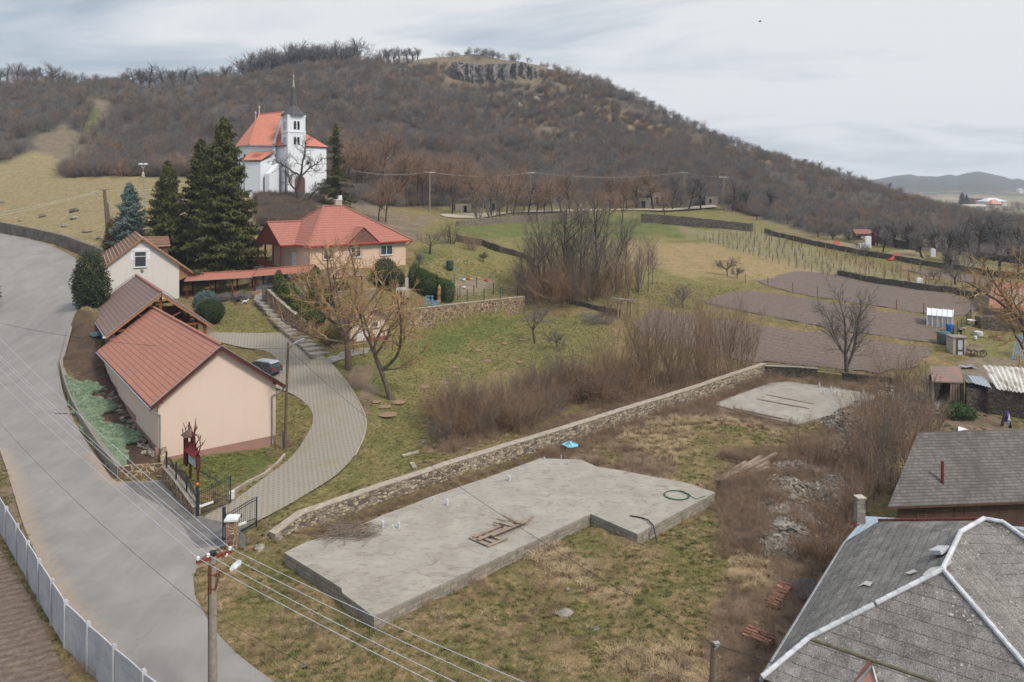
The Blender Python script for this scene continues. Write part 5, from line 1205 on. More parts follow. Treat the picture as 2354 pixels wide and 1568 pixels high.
for lab,pts,h,mt in (
 ('dark ivy-edged dry stone wall between the orchard lawn and meadow',[(1050,556),(1110,566),(1150,580),(1195,592),(1230,602)],[1.3,1.3,1.2,1.0,.5],DRY),
 ('pale tumbled stone wall below the cellar lane behind the coral-roofed house',[(1052,520),(1110,517),(1220,508),(1290,502),(1340,499)],[1.2,1.5,1.6,1.4,1.0],DRYPALE),
 ('tall grey stone terrace wall at the upper end of the vineyard',[(1474,511),(1527,515),(1592,521),(1647,525),(1731,531)],[2.4,2.6,2.5,2.2,1.9],DRYPALE),
 ('long dark dry wall running down between vineyard and upper gardens',[(1760,534),(1778,541),(1876,565),(1988,587),(2096,606),(2194,621),(2292,636),(2400,648)],1.05,DRY),
 ('dark dry stone wall along the lower edge of the vineyard posts',[(1928,632),(2022,652),(2120,667),(2194,675),(2246,687)],[.9,1.0,1.05,1.0,.9],DRY),
 ('short dark terrace wall under bare orchard trees on the right slope',[(1850,508),(1915,526),(1986,548)],1.2,DRY),
 ('mossy dark terrace wall right of the small red-tiled cellar',[(2008,556),(2060,566),(2110,577)],1.6,DRY),
 ('faint upper terrace wall near the foot of the wooded hill',[(2240,590),(2300,600),(2400,612)],1.2,DRY),
 ('low dark stone bank beside the ruined cellar doorway',[(1300,692),(1350,706),(1395,718),(1425,726)],[.5,.7,.8,.9],DRY)):
    wall_line('dry_wall',lab,GP(pts),h,.6,mt,jag=.1,step=1.2,sink=1.0)

# ------------------------------------------------------------------ concrete slabs
def slab(label,px,z,name='concrete_slab',zg=None,zb=-.8):
    if zg is None: pl=[zp(x,y,z) for x,y in px];tops=[z]*len(pl)
    else: pl=[tuple(G(x,y).xy) for x,y in px];tops=[gz1(*p)+zg for p in pl]
    t=thing(name,label,'slab',(pl[0][0],pl[0][1],0));mb=MB();n=len(pl);L=0
    for i in range(n):
        j=(i+1) % n;d=math.dist(pl[i],pl[j]);mb.face([(*pl[i],tops[i]-.13-(.0)),(*pl[j],tops[j]-.13),(*pl[j],zb),(*pl[i],zb)][::-1],[(L,zb),(L+d,zb),(L+d,tops[j]-.13),(L,tops[i]-.13)],0);L += d
    mb.build('block_base',BLOCK,t);mb=MB();c=(sum(p[0] for p in pl)/n,sum(p[1] for p in pl)/n)
    pe=[(c[0]+(p[0]-c[0])*1.003,c[1]+(p[1]-c[1])*1.003) for p in pl]
    mb.prism(pe,[h-.128 for h in tops],tops);mb.build('slab_top',CONC,t);return t
slab('large L-shaped concrete foundation slab on block base in the foreground grass',[(655,1270),(786,1351),(788,1362),(860,1416),(1357,1181),(1465,1228),(1643,1132),(1576,1110),(1423,1081),(1372,1073),(1335,1057),(1241,1054),(1120,1098),(1060,1118),(990,1142),(930,1166),(880,1184),(850,1198),(775,1226),(705,1246)],.55)
slab('smaller cracked concrete slab near the far end of the stone wall',[(1640,932),(1768,884),(1812,880),(1910,892),(2006,909),(2014,917),(1960,942),(1830,979),(1735,957)],0,zg=.14,zb=-.6)
def S1(px,py): x,y=zp(px,py,.55);return Vector((x,y,.55))
for i,(x,y,r,h) in enumerate([(917+0,1222-7,.075,.38),(880,1213,.09,.42),(903,1215,.05,.2),(1028,1162,.09,.42),(1029+25,1167,.04,.15),(1171,1106,.09,.38),(1193,1080,.04,.14),(1251,1057,.05,.22),(1307,1068,.05,.25),(1290,1052,.04,.2),(1339,1127,.03,.12),(997,1150,.04,.24)]):
    mb=MB();p=S1(x,y);mb.tube([p-Vector((0,0,.05)),p+Vector((0,0,h))],r,10);tag(mb.build('pipe_stub',PVC),'pale plastic pipe stub standing up from the large foundation slab','pipe','pipe stubs in the large slab')
for x,y in ((1884,896),(1893,912),(1910,905),(1985,914),(1925,914)):
    p=G(x,y);mb=MB();mb.tube([p,p+Vector((0,0,.75))],.08,8);tag(mb.build('pipe_stub',PVC),'thin pale pipe stub standing on the smaller far slab','pipe','pipe stubs in the far slab')
for x0,y0,x1,y1,lb in ((1690,944,1800,968,'nearest'),(1740,922,1860,944,'middle'),(1762,912,1872,934,'farthest')):
    a,b=G(x0,y0),G(x1,y1);mb=MB();up=Vector((0,0,.2));mb.beam(a+up,b+up,.22,.12);tag(mb.build('timber_beam',W_OLD),f'{lb} of the long weathered beams lying across the smaller slab','beam')
# hose, black cable, blue tarp
mb=MB();c=S1(1556,1140);mb.tube([c+Vector((math.cos(i*.35)*(.95-.004*i),math.sin(i*.35)*.8,.03+.0015*i)) for i in range(40)]+[S1(1600,1148)+Vector((0,0,.03)),S1(1622,1141)+Vector((0,0,.03))],.022,6);tag(mb.build('garden_hose',GREENP),'coiled green garden hose lying on the far corner of the large slab','hose')
mb=MB();mb.tube([S1(1448,1187)+Vector((0,0,.05)),S1(1475,1192)+Vector((0,0,.06)),S1(1490,1200)+Vector((0,0,.12)),S1(1502,1212)+Vector((0,0,.1)),Vector((S1(1508,1222).x,S1(1508,1222).y-.1,.15)),Vector((S1(1508,1222).x,S1(1508,1222).y-.4,0))],.045,6);tag(mb.build('drain_hose',BLACK),'black corrugated pipe hanging over the notch corner of the slab','pipe')
mb=MB();rs=random.Random(4);p=G(1312,1036);pts=[Vector((p.x+math.cos(a*.6)*rs.uniform(.5,1.0),p.y+math.sin(a*.6)*rs.uniform(.4,.8),p.z+.5)) for a in range(10)];top=p+Vector((0,0,.85))
for i in range(10): mb.face([pts[i],pts[(i+1)%10],top+Vector((rs.uniform(-.2,.2),rs.uniform(-.2,.2),rs.uniform(-.2,.05)))])
tag(mb.build('blue_tarp',TARP),'crumpled light blue plastic sheet at the back edge of the slab','plastic sheet')
# planks and pallet wood on the slab
def P1(x,y,h=0): p=S1(x,y);return p+Vector((0,0,h))
planks=[((1080,1238),(1120,1256),.06),((1092,1232),(1135,1250),.06),((1105,1226),(1150,1243),.06),((1088,1240),(1160,1210),.14),((1098,1248),(1225,1196),.2),((1130,1240),(1215,1206),.24),((1150,1212),(1180,1222),.3),((1143,1204),(1200,1216),.34),((1158,1198),(1186,1214),.4),((1120,1258),(1165,1240),.06),((1136,1208),(1178,1220),.22)]
for i,(a,b,h) in enumerate(planks):
    mb=MB();mb.beam(P1(*a,h),P1(*b,h+.03),.2,.06);tag(mb.build('plank',W_OLD),'weathered grey plank in the loose pile on the large slab','plank','loose planks on the slab')
# brushwood heap on the left end
s_=[]
rr=random.Random(9)
for i in range(170):
    c=S1(805+rr.uniform(-55,55),1225+rr.uniform(-16,20));a=rr.gauss(.4,.55);L_=rr.uniform(.6,1.9);z=rr.uniform(.03,.4);d=Vector((math.cos(a)*L_,math.sin(a)*L_,rr.uniform(-.15,.25)));s_.append((tuple(c-d/2+Vector((0,0,z))),tuple(c+d/2+Vector((0,0,z))),.018,.009,0))
tag(mobj('brushwood_heap',seg_mesh('brushwood_heap',[(s_,4,0)],[M('cut_branches',C(140,124,112),C(104,90,80),5,bumps=0)])),'heap of cut brushwood lying on the left end of the large slab','branches')

# ------------------------------------------------------------------ grey roofed house in the right foreground
u8,w8=V2(.61,.79).normalized(),V2(.81,-.59).normalized()
T8=thing('grey_roof_house','house with lichen-covered grey slab roof and white ridge caps in the right foreground','house',(17,31,0))
K=(17.2,29.55,6.8);SW=(11.8,29.35,4.2);SE=(18.7,24.3,4.2);NW=(19.75,39.8,4.2);RM=(19.9,32.8,6.8);RE=(21.75,34.1,6.8);RF=(22.4,33.75,6.8)
SWe=(9.65,28.55,3.15);NWe=(17.95,39.75,3.15);SEe=(19.4,21.5,3.15)
mb=MB()
rp(mb,[SW,NW,RE,RM,K],SW,NW,.1,0,1);rp(mb,[SWe,NWe,NW,SW],SWe,NWe,.1,0,1);rp(mb,[SW,SE,K],SW,SE,.1,0,1);rp(mb,[SWe,SEe,SE,SW],SWe,SEe,.1,0,1)
VB=(20.5,26.2,4.2);rp(mb,[K,RM,VB,SE],SE,K,.1,0,1)
rp(mb,[RM,RE,RF,(26.5,27.6,3.7),VB],VB,(26.5,27.6,3.7),.1,0,1);rp(mb,[RF,(26.5,27.6,3.7),(31,33.5,3.8)],(26.5,27.6,3.7),(31,33.5,3.8),.1,0,1);rp(mb,[RF,(31,33.5,3.8),(27.5,38,4.1),RE],(31,33.5,3.8),(27.5,38,4.1),.1,0,1);rp(mb,[RE,NW,(27.5,38,4.1)],NW,(27.5,38,4.1),.1,0,1)
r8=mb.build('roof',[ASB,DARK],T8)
RIDGEW=M('white_ridge_tin',C(212,213,216),C(176,178,182),2.5,rough=.7,bumps=.1)
def capline(mb,a,b,w_=.19,n=10,dz=.06):
    a,b=Vector(a)+Vector((0,0,dz)),Vector(b)+Vector((0,0,dz))
    for i in range(n): mb.tube([a.lerp(b,i/n),a.lerp(b,(i+1.03)/n)+Vector((0,0,.012))],[w_/2,w_/2*1.06],8)
mb=MB();capline(mb,Vector(K),Vector(K).lerp(Vector(SW),.5),n=6);capline(mb,Vector(K).lerp(Vector(SW),.52),Vector(SW),n=6)
capline(mb,SW,SWe,n=6);capline(mb,K,SE,n=12);capline(mb,K,RM,n=6);capline(mb,RM,RE,n=4);capline(mb,RE,RF,n=2);capline(mb,RF,(25.6,28.9,4.3),n=10);mb.build('ridge_cap',RIDGEW,r8)
mb=MB();capline(mb,RE,NW,.16,12,.03);mb.build('rusty_ridge_cap',RUST,r8)
mb=MB();capline(mb,SW,SE,.14,10,.0);mb.build('mossy_joint',M('mossy_mortar',C(120,112,86),C(88,86,72),5),r8)
mb=MB();mb.tube([Vector(SWe)-Vector((.05,0,.08)),Vector(NWe)-Vector((.05,0,.08))],.09,7);mb.build('gutter',MET,T8)
mb=MB();fp=[(10.4,28.7),(18.9,22.6),(20.6,26.8),(26.2,28.4),(30,33.5),(26.8,37.2),(18.6,39.2)];mb.prism(fp,-.5,3.1);mb.build('wall',GREYP,T8)
mb=MB();bl=[(17.9,39.85,3.1),(20.5,42.9,3.1),(29.5,38.2,4.4),(25.5,35.2,4.4)];rp(mb,[bl[0],bl[1],bl[2],bl[3]],bl[0],bl[1],.06,0,0);mb.build('lean_to_roof',R_GREYSEAM,T8)
mb=MB();mb.prism([(18.8,40.0),(20.4,42.3),(26.5,39.3),(24.5,37)],-.5,3.0);mb.build('lean_to_wall',GREYP,T8)
# tin vent box and torn patches on the west slope, small pointed dormer in front
def onroof(px,py,p0,p1,p2):
    n=(Vector(p1)-Vector(p0)).cross(Vector(p2)-Vector(p0));d=Vector(((px-CX)/FPX,1,-(py-HY)/FPX));o_=Vector((0,0,H));t_=(Vector(p0)-o_).dot(n)/d.dot(n);return o_+d*t_
wr=lambda x,y: onroof(x,y,SW,NW,K)
c=wr(2160,1272);mb=MB();mb.box(c+Vector((0,0,.14)),(.78,.5,.16),rot=Matrix.Rotation(.6,3,'Z') @ Matrix.Rotation(-.35,3,'X'));tag_v=mb.build('roof_hatch',M('pale_tin',C(198,200,202),C(176,178,182),3),r8)
for pts in ([(2121,1322),(2140,1308),(2170,1302),(2185,1288),(2190,1296),(2165,1314),(2140,1322),(2125,1334)],[(1970,1352),(1990,1338),(2006,1340),(2000,1350),(1985,1346)],[(2080,1320),(2100,1312),(2110,1316),(2092,1322)]):
    mb=MB();mb.face([wr(*p)+Vector((0,0,.05)) for p in pts]);mb.build('torn_sealing_patch',M('pale_membrane',C(208,204,196),C(190,184,176),3),r8)
fr_=lambda x,y: onroof(x,y,SWe,SEe,SW)
c0,c1,ct=fr_(1948,1568),fr_(2006,1568),fr_(1985,1530)
mb=MB();up=Vector((0,0,.55));apx=ct+Vector((.1,-.45,.25));l0,l1=c0+Vector((0,-.3,-.1)),c1+Vector((0,-.5,-.1))
mb.face([l0,l1,apx]);dr8=mb.build('dormer',M('pink_boards',C(178,130,118),C(160,112,100),3),T8)
mb=MB();mb.beam(l0+Vector((0,-.03,0)),apx+Vector((0,-.03,0)),.05,.14);mb.beam(l1+Vector((0,-.03,0)),apx+Vector((0,-.03,0)),.05,.14);mb.build('trim',MET,dr8)
mb=MB();bk_=ct+Vector((.5,.9,.0));mb.face([l0+Vector((-.06,0,.02)),apx+Vector((0,0,.04)),bk_]);mb.face([l1+Vector((.06,0,.02)),bk_,apx+Vector((0,0,.04))]);mb.build('dormer_roof',M('copper_tin',C(168,110,92),C(140,92,80),3),dr8)
# free chimney column behind the house
cb=V2(19.7,42.0);mb=MB();mb.prism([(cb.x-.2,cb.y-.2),(cb.x+.25,cb.y-.25),(cb.x+.3,cb.y+.2),(cb.x-.15,cb.y+.25)],2.9,4.55);ch=mb.build('chimney',BLOCK,T8)
mb=MB();mb.box((cb.x+.05,cb.y,4.58),(.5,.5,.07),.1);mb.build('chimney_cap',PALEP,ch)
mb=MB();mb.box((cb.x+.12,cb.y-.1,3.08),(.9,.7,.06),.4);mb.build('flashing',RUST,ch)

# ------------------------------------------------------------------ barn with shingle roof
T9=thing('shingle_barn','long barn with weathered grey shingle roof and brown board wall on the right','barn',(26,47,0))
e0=Vector((23.0,45.3,2.6));e1=Vector((42,46.9,2.6));rr0=Vector((27.0,49.2,5.9));rr1=Vector((44,50.8,5.9));bk0=Vector((28.5,52.6,2.6));bk1=Vector((42,54.4,2.6))
mb=MB();rp(mb,[e0,e1,rr1,rr0],e0,e1,.14,0,1);rp(mb,[bk0,bk1,rr1,rr0],bk0,bk1,.14,0,1);rp(mb,[e0,bk0,rr0],bk0,e0,.14,0,1);mb.build('roof',[R_SHINGLE,W_BARN],T9)
mb=MB();rnd=random.Random(3);a=Vector((23.9,45.75,0));b=Vector((42,47.3,0));n_=110
for i in range(n_):
    p=a.lerp(b,i/n_);q=a.lerp(b,(i+.93)/n_);o_=rnd.uniform(0,.03);mb.prism([(p.x,p.y-o_),(q.x,q.y-o_),(q.x,q.y+.06),(p.x,p.y+.06)],-.3,2.55)
mb.build('board_wall',W_BARN,T9)
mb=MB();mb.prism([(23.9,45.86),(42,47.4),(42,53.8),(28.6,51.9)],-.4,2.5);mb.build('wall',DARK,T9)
mb=MB();p=wpt(2178,1096,46.5);mb.tube([(p[0]-.2,p[1]+.2,3.2),(p[0]-.2,p[1]+.2,4.9)],.1,8);mb.build('stove_pipe',RUST,T9)

# ------------------------------------------------------------------ sheds on the right edge
def corr_roof(mb,p0,p1,p2,p3,period=.25,amp=.05,mi=0):
    """corrugated sheet, ribs run from p0->p3; p0,p1 lower edge"""
    p0,p1,p2,p3=[Vector(p) for p in (p0,p1,p2,p3)];n=max(8,int((p1-p0).length/period*4))
    for i in range(n):
        z0,z1=math.sin(i*math.pi/2)*amp,math.sin((i+1)*math.pi/2)*amp;a,b=i/n,(i+1)/n
        q=[p0.lerp(p1,a)+Vector((0,0,z0)),p0.lerp(p1,b)+Vector((0,0,z1)),p3.lerp(p2,b)+Vector((0,0,z1)),p3.lerp(p2,a)+Vector((0,0,z0))]
        mb.face(q,[(a*10,0),(b*10,0),(b*10,5),(a*10,5)],mi)
TA=thing('tiled_shed','dilapidated shed under an old mossy clay tile roof beside bare shrubs','shed',at(2180,905,72))
a0,a1,a2,a3=at(2143,876,70.5),at(2216,879,70.5),at(2206,842,74.5),at(2137,841,74.5)
mb=MB();rp(mb,[a0,a1,a2,a3],a0,a1,.12,0,1);mb.build('roof',[R_OLD,W_OLD],TA)
for p in (a0,a1):
    mb=MB();q=Vector(p).lerp(Vector(a2),.06);mb.beam((q.x,q.y+.2,gz1(q.x,q.y)-.3),(q.x,q.y+.2,q.z-.15),.2,.2);mb.build('post',W_OLD,TA)
mb=MB();q0,q1=Vector(a0).lerp(Vector(a3),.6),Vector(a1).lerp(Vector(a2),.6);mb.prism([(q0.x,q0.y),(q1.x,q1.y),(q1.x,q1.y+.3),(q0.x,q0.y+.3)],1.0,min(q0.z,q1.z)-.3);mb.build('stone_wall',DRY,TA)
for i in range(4):
    f_=.62+i*.08;q=Vector(a0).lerp(Vector(a1),f_);mb=MB();mb.box((q.x,q.y+.1,q.z-1.0),(.18,.04,1.7));mb.build('board',W_OLD,TA)
TBm=M('weathered_corrugated_sheet',C(212,208,200),C(160,150,136),1.6,stretch=(1,.3,1),contrast=(.45,.62))
TBb=thing('corrugated_shed','low stone shed under a large pale corrugated sheet roof at the right edge','shed',at(2330,930,68))
b0,b1,b2,b3=at(2292,895,68.5),at(2420,912,66.5),at(2420,848,73),at(2259,840,74.0)
mb=MB();corr_roof(mb,b0,b1,b2,b3,.32,.07);mb.build('roof',TBm,TBb)
mb=MB();mb.prism([tuple(Vector(b0).xy+V2(-.5,.5)),tuple(Vector(b1).xy+V2(0,.5)),tuple(Vector(b1).xy+V2(0,3)),tuple(Vector(b0).xy+V2(-.5,4))],.5,[Vector(b0).z-.15,Vector(b1).z-.15,Vector(b1).z-.1,Vector(b0).z-.1]);mb.build('stone_wall',DRY,TBb)
TC_=thing('corrugated_lean_to','narrow blue-grey corrugated lean-to between the tiled shed and pale roof','shed',at(2250,900,69))
c0_,c1_,c2_,c3_=at(2238,881,69.5),at(2280,892,69.0),at(2266,866,72.5),at(2225,863,72.5)
mb=MB();corr_roof(mb,c0_,c1_,c2_,c3_,.26,.05);mb.build('roof',M('zinc_sheet',C(178,188,196),C(150,158,166),3,rough=.5),TC_)
d0_,d1_,d2_,d3_=at(2222,880,69.5),at(2237,880,69.5),at(2224,862,72.5),at(2213,861,72.5);mb=MB();corr_roof(mb,d0_,d1_,d2_,d3_,.4,.07);mb.build('side_roof',M('dark_sheet',C(96,96,92),C(170,170,164),3),TC_)
mb=MB();mb.prism([tuple(Vector(at(2222,890,69.7)).xy),tuple(Vector(at(2285,893,69.4)).xy),tuple(Vector(at(2285,893,71)).xy),tuple(Vector(at(2222,890,71)).xy)],.8,3.3);mb.build('stone_wall',DRY,TC_)

TD=thing('stone_farmhouse','rough stone farmhouse with faded red tiled roof behind a bare tree at the right edge','house',at(2330,740,104))
e=[at(2272,707,104),at(2480,728,100),at(2480,660,108),at(2281,646,110)]
mb=MB();rp(mb,[e[0],e[1],e[2],e[3]],e[0],e[1],.2,0,1);bk_=[Vector(e[3]),Vector(e[2]),Vector(e[2])+Vector((0,6,-3)),Vector(e[3])+Vector((-.5,6,-3))];rp(mb,[bk_[3],bk_[2],bk_[1],bk_[0]],bk_[3],bk_[2],.2,0,1);mb.build('roof',[R_FAR,W_OLD],TD)
wl=[(e[0][0]+.3,e[0][1]+.5),(e[1][0],e[1][1]+.5),(e[2][0],e[2][1]+5),(e[3][0],e[3][1]+5)];mb=MB();mb.prism(wl,2.0,5.2);mb.face([(wl[0][0],wl[0][1],5.2),(e[3][0]+.3,e[3][1],9.0),(wl[3][0],wl[3][1],5.2)]);mb.build('wall',stone_mat('farm_stone',C(140,128,112),C(118,106,92),C(156,144,128),2.0,.06),TD)
TE=wall_line('stone_heap_wall','thick dark heap of piled fieldstones in front of the stone farmhouse',GP([(2248,752),(2290,756),(2342,760)]),[1.5,1.7,1.5],1.6,DRY,jag=.25,step=.7)
# plastic greenhouse
GH=thing('greenhouse','small white plastic sheet greenhouse at the end of the ploughed field','greenhouse',at(2160,745,98))
f=[at(2131,724,98.5),at(2190,729,97.5),at(2192,713,99.8),at(2132,708,100.8)];gb_=gz1(f[0][0],f[0][1])
mb=MB();rp(mb,f,f[0],f[1],.05);mb.build('roof',M('white_foil',C(226,230,236),C(206,210,218),2),GH)
mb=MB();q=[Vector(p) for p in f];zb_=3.7;mb.face([(q[0].x+.05,q[0].y+.1,zb_),(q[1].x-.1,q[1].y+.1,zb_),(q[1].x-.1,q[1].y+.1,q[1].z),(q[0].x+.05,q[0].y+.1,q[0].z)]);mb.face([(q[1].x-.1,q[1].y+.1,zb_),(q[2].x-.1,q[2].y,zb_),(q[2].x-.1,q[2].y,q[2].z),(q[1].x-.1,q[1].y+.1,q[1].z)]);mb.face([(q[3].x,q[3].y,zb_),(q[0].x+.05,q[0].y+.1,zb_),(q[0].x+.05,q[0].y+.1,q[0].z),(q[3].x,q[3].y,q[3].z)]);mb.build('foil_wall',M('grey_foil',C(184,182,182),C(160,158,160),3),GH)
mb=MB()
for i in range(6): a=q[0].lerp(q[1],i/5);b=q[3].lerp(q[2],i/5);mb.tube([(a.x,a.y+.05,zb_),tuple(a+Vector((0,0,.06))),tuple(b+Vector((0,0,.06)))],.05,5)
mb.build('frame',WHT,GH)
def lathe(mb,c,prof,n=14,mi=0):
    c=Vector(c)
    for (r0,z0),(r1,z1) in zip(prof,prof[1:]):
        for k in range(n):
            t0,t1=2*math.pi*k/n,2*math.pi*(k+1)/n
            mb.face([c+Vector((r0*math.cos(t0),r0*math.sin(t0),z0)),c+Vector((r0*math.cos(t1),r0*math.sin(t1),z0)),c+Vector((r1*math.cos(t1),r1*math.sin(t1),z1)),c+Vector((r1*math.cos(t0),r1*math.sin(t0),z1))],None,mi)
def barrel(name,label,c,r,h,mat,cat='barrel'):
    mb=MB();lathe(mb,c,[(.02,0),(r*.92,0),(r,h*.12),(r*.98,h*.33),(r*1.05,h*.36),(r*.98,h*.4),(r*.98,h*.63),(r*1.05,h*.66),(r*.98,h*.7),(r,h*.88),(r*.9,h),(.02,h)]);return tag(mb.build(name,mat),label,cat)
barrel('barrel','bright blue plastic barrel at the corner of the white greenhouse',Gz(2184,96.4),.45,1.15,BLUEPL)

# positions from the photograph: x = (2230 + zx/7.127) * .961
zx=lambda x,y: ((2230+x/7.127)*.9608,(640+y/7.127)*.9608)
barrel('wash_tub','pale round tub with lid beside a white bucket on the lawn',G(*zx(785,1170)),.55,.62,M('tub_pale',C(206,210,208),C(180,184,182),4),'tub')
barrel('bucket','small white bucket on the lawn in front of the pale tub',G(*zx(738,1225)),.2,.42,WHT,'bucket')
p=G(*zx(680,985));mb=MB();lathe(mb,p,[(.02,.0),(.25,.0),(.06,.08),(.05,.62),(.6,.66),(.62,.72),(.02,.72)]);tag(mb.build('garden_table',WHT),'round white garden table near the green mesh fence','table')
wsh=thing('white_shed','small pale shed with brown-framed glazed door by the ploughed field','shed',tuple(G(*zx(490,1490))))
a_,b_=G(*zx(360,1490)),G(*zx(600,1500));A_,B_=a_.xy,b_.xy;ua_=(B_-A_).normalized();ub_=V2(-ua_.y,ua_.x);zb_=min(a_.z,b_.z)-.2;ht=2.1
mb=MB();mb.prism([tuple(A_),tuple(B_),tuple(B_+ub_*1.6),tuple(A_+ub_*1.6)],zb_,zb_+ht+.2);mb.build('wall',PALEP,wsh)
mb=MB();mb.prism([tuple(A_-ua_*.1-ub_*.1),tuple(B_+ua_*.1-ub_*.1),tuple(B_+ua_*.1+ub_*1.7),tuple(A_-ua_*.1+ub_*1.7)],zb_+ht+.2,zb_+ht+.3);mb.build('roof',GREYP,wsh)
mid_=(A_+B_)/2;door(wsh,(mid_.x,mid_.y,zb_+.25),ua_,.62,1.85,M('pale_glass',C(206,216,224),C(180,190,200),3),frame=W_DARK)
mb=MB();c_=Vector((mid_.x,mid_.y,zb_+.85))-Vector((ub_.x,ub_.y,0))*.1;mb.box(c_,(.7,.06,.12),math.atan2(ua_.y,ua_.x));mb.build('door_rail',W_DARK,wsh)

# ------------------------------------------------------------------ road side: concrete panel fence
fb=[(-42,1140),(-16,1195),(14.7,1249.7),(39.5,1294),(64,1337),(90,1384.5),(120,1435.7),(151,1490),(202.7,1545),(262,1604),(330,1668),(405,1735)]
fence=thing('panel_fence','white-grey precast concrete panel fence between the road and the ploughed plot','fence',tuple(G(*fb[5])))
fpz=[]
for i,(x,y) in enumerate(fb): X_,Y_=zp(x,y,0.0);fpz.append(Vector((X_,Y_,0)))
for i,p in enumerate(fpz):
    d=(fpz[min(i+1,len(fpz)-1)]-fpz[max(i-1,0)]).normalized();mb=MB();mb.box((p.x,p.y,1.02),(.16,.2,2.5),math.atan2(d.y,d.x));mb.box((p.x,p.y,2.3),(.1,.12,.06),math.atan2(d.y,d.x));mb.build('post',PANEL,fence)
for p,q in zip(fpz,fpz[1:]):
    mb=MB();d=(q-p).normalized()
    for k in range(4):
        z=.02+k*.53;mb.box(((p.x+q.x)/2,(p.y+q.y)/2,z+.265),((q-p).length-.2,.06,.515),math.atan2(d.y,d.x))
    n_=10
    for j in range(n_):       # wavy cast top edge
        a_=p.lerp(q,.06+.88*j/n_);mb.box((a_.x+d.x*.12,a_.y+d.y*.12,2.14+.03*math.sin(j/n_*math.pi)),((q-p).length*.9/n_,.055,.07),math.atan2(d.y,d.x))
    mb.build('panel',PANEL,fence)

# ------------------------------------------------------------------ entrance: low wall, iron fence, gate leaves, pillar
ew=[at(380,1105,56.0),at(405,1132,54),at(430,1160,51.8),at(453,1186,49.9)]
wall_line('entrance_wall','low mortared stone wall stepping down to the open driveway gate',[Vector((p[0],p[1],0)) for p in ew],('z',[1.1,.95,.8,.6]),.45,RUBBLE_WALL,CAPST,capw=.05)
IR=thing('iron_fence','dark wrought iron fence with arched panels on the low entrance wall','fence',ew[0])
fps=[Vector(at(383,1073,55.6)),Vector(at(405,1105,53.8)),Vector(at(429,1133,51.8)),Vector(at(452,1150,50.1))];fz=[1.1,.95,.8,.6]
for p,z in zip(fps,fz): mb=MB();mb.box((p.x,p.y,z+.62),(.09,.09,1.3));mb.build('post',IRON,IR)
for i in range(3):
    a,b=fps[i],fps[i+1];za,zb=fz[i],fz[i+1];mb=MB()
    f_=lambda t_,h_: (a.x+(b.x-a.x)*t_,a.y+(b.y-a.y)*t_,za+(zb-za)*t_+h_)
    arc=lambda t_: .62+.42*math.sin(math.pi*min(1,t_*1.0+.08))
    mb.tube([f_(t_/10,arc(t_/10)) for t_ in range(11)],.022,5);mb.tube([f_(t_/10,arc(t_/10)-.12) for t_ in range(11)],.018,5);mb.tube([f_(0,.12),f_(1,.12)],.022,5)
    for k in range(1,11): mb.tube([f_(k/11,.12),f_(k/11,arc(k/11))],.013,4)
    mb.tube([f_(.5+.13*math.cos(t_*.6),.55+.16*math.sin(t_*.6)) for t_ in range(11)],.016,4)
    mb.build('panel',IRON,IR)
def gate_leaf(label,hinge,free,h0,h1):
    a,b=Vector(hinge),Vector(free);t=thing('gate_leaf',label,'gate',tuple(a),0,'two leaves of the driveway gate')
    f_=lambda t_,h_: (a.x+(b.x-a.x)*t_,a.y+(b.y-a.y)*t_,a.z+(b.z-a.z)*t_+h_)
    mb=MB();mb.box((a.x,a.y,a.z+h0/2+.1),(.16,.16,h0+.3));mb.build('post',IRON,t)
    top=lambda t_: h0-.25+(h1-h0+.25)*(.5-.5*math.cos(math.pi*t_))
    mb=MB();mb.box((b.x,b.y,b.z+h1/2+.05),(.07,.07,h1));mb.tube([f_(i/12,top(i/12)) for i in range(13)],.025,5);mb.tube([f_(i/12,top(i/12)-.16) for i in range(13)],.025,5);mb.tube([f_(.03,.62),f_(.98,.62)],.025,5);mb.tube([f_(.03,.1),f_(.98,.1)],.028,5);mb.build('frame',IRON,t)
    mb=MB();n=17
    for k in range(1,n): mb.tube([f_(k/n,.1),f_(k/n,top(k/n)+.1)],.014,4)
    for k in range(n): mb.tube([f_((k+.5)/n,.1),f_((k+.5)/n,.62)],.011,4)
    mb.build('bars',IRON,t)
    mb=MB()
    for k in range(6): an=k*math.pi/3;mb.tube([f_(.5,1.12),f_(.5+.055*math.cos(an),1.12+.15*math.sin(an))],.018,4)
    mb.tube([f_(.5+.05*math.cos(k*.7),1.12+.13*math.sin(k*.7)) for k in range(10)],.014,4);mb.build('rosette',IRON,t)
    return t
h_a,f_a=Vector(at(454,1186,49.9)),Vector(at(529.8,1159.6,51.8));h_a.z=0.02;f_a.z=.02
g1=gate_leaf('left dark wrought iron gate leaf standing open beside the low stone wall',h_a,f_a,1.85,1.95)
mb=MB();d=(f_a-h_a);mb.box(h_a+d*.27+Vector((0,-.05,.6)),(1.0,.1,.12),math.atan2(d.y,d.x));mb.build('gate_drive',WHT,g1)
mb=MB();mb.sphere(h_a+Vector((0,0,2.12)),.1,8,6,sq=(1,1,1.4));mb.build('amber_lamp',ORANGEP,g1)
h_b,f_b=Vector(at(515,1242,46.5)),Vector(at(589.9,1212.8,48.2));h_b.z=0.02;f_b.z=.02
g2_=gate_leaf('right dark wrought iron gate leaf standing open behind the stone pillar',h_b,f_b,1.8,1.95)
mb=MB();d=(f_b-h_b);mb.box(h_b+d*.5+Vector((0,-.06,.62)),(.8,.1,.12),math.atan2(d.y,d.x));mb.build('gate_drive',WHT,g2_)
pl=Vector(at(534,1262,45.3));pl.z=0;PL=thing('gate_pillar','square stone gate pillar with white cap and grey letterbox','pillar',tuple(pl))
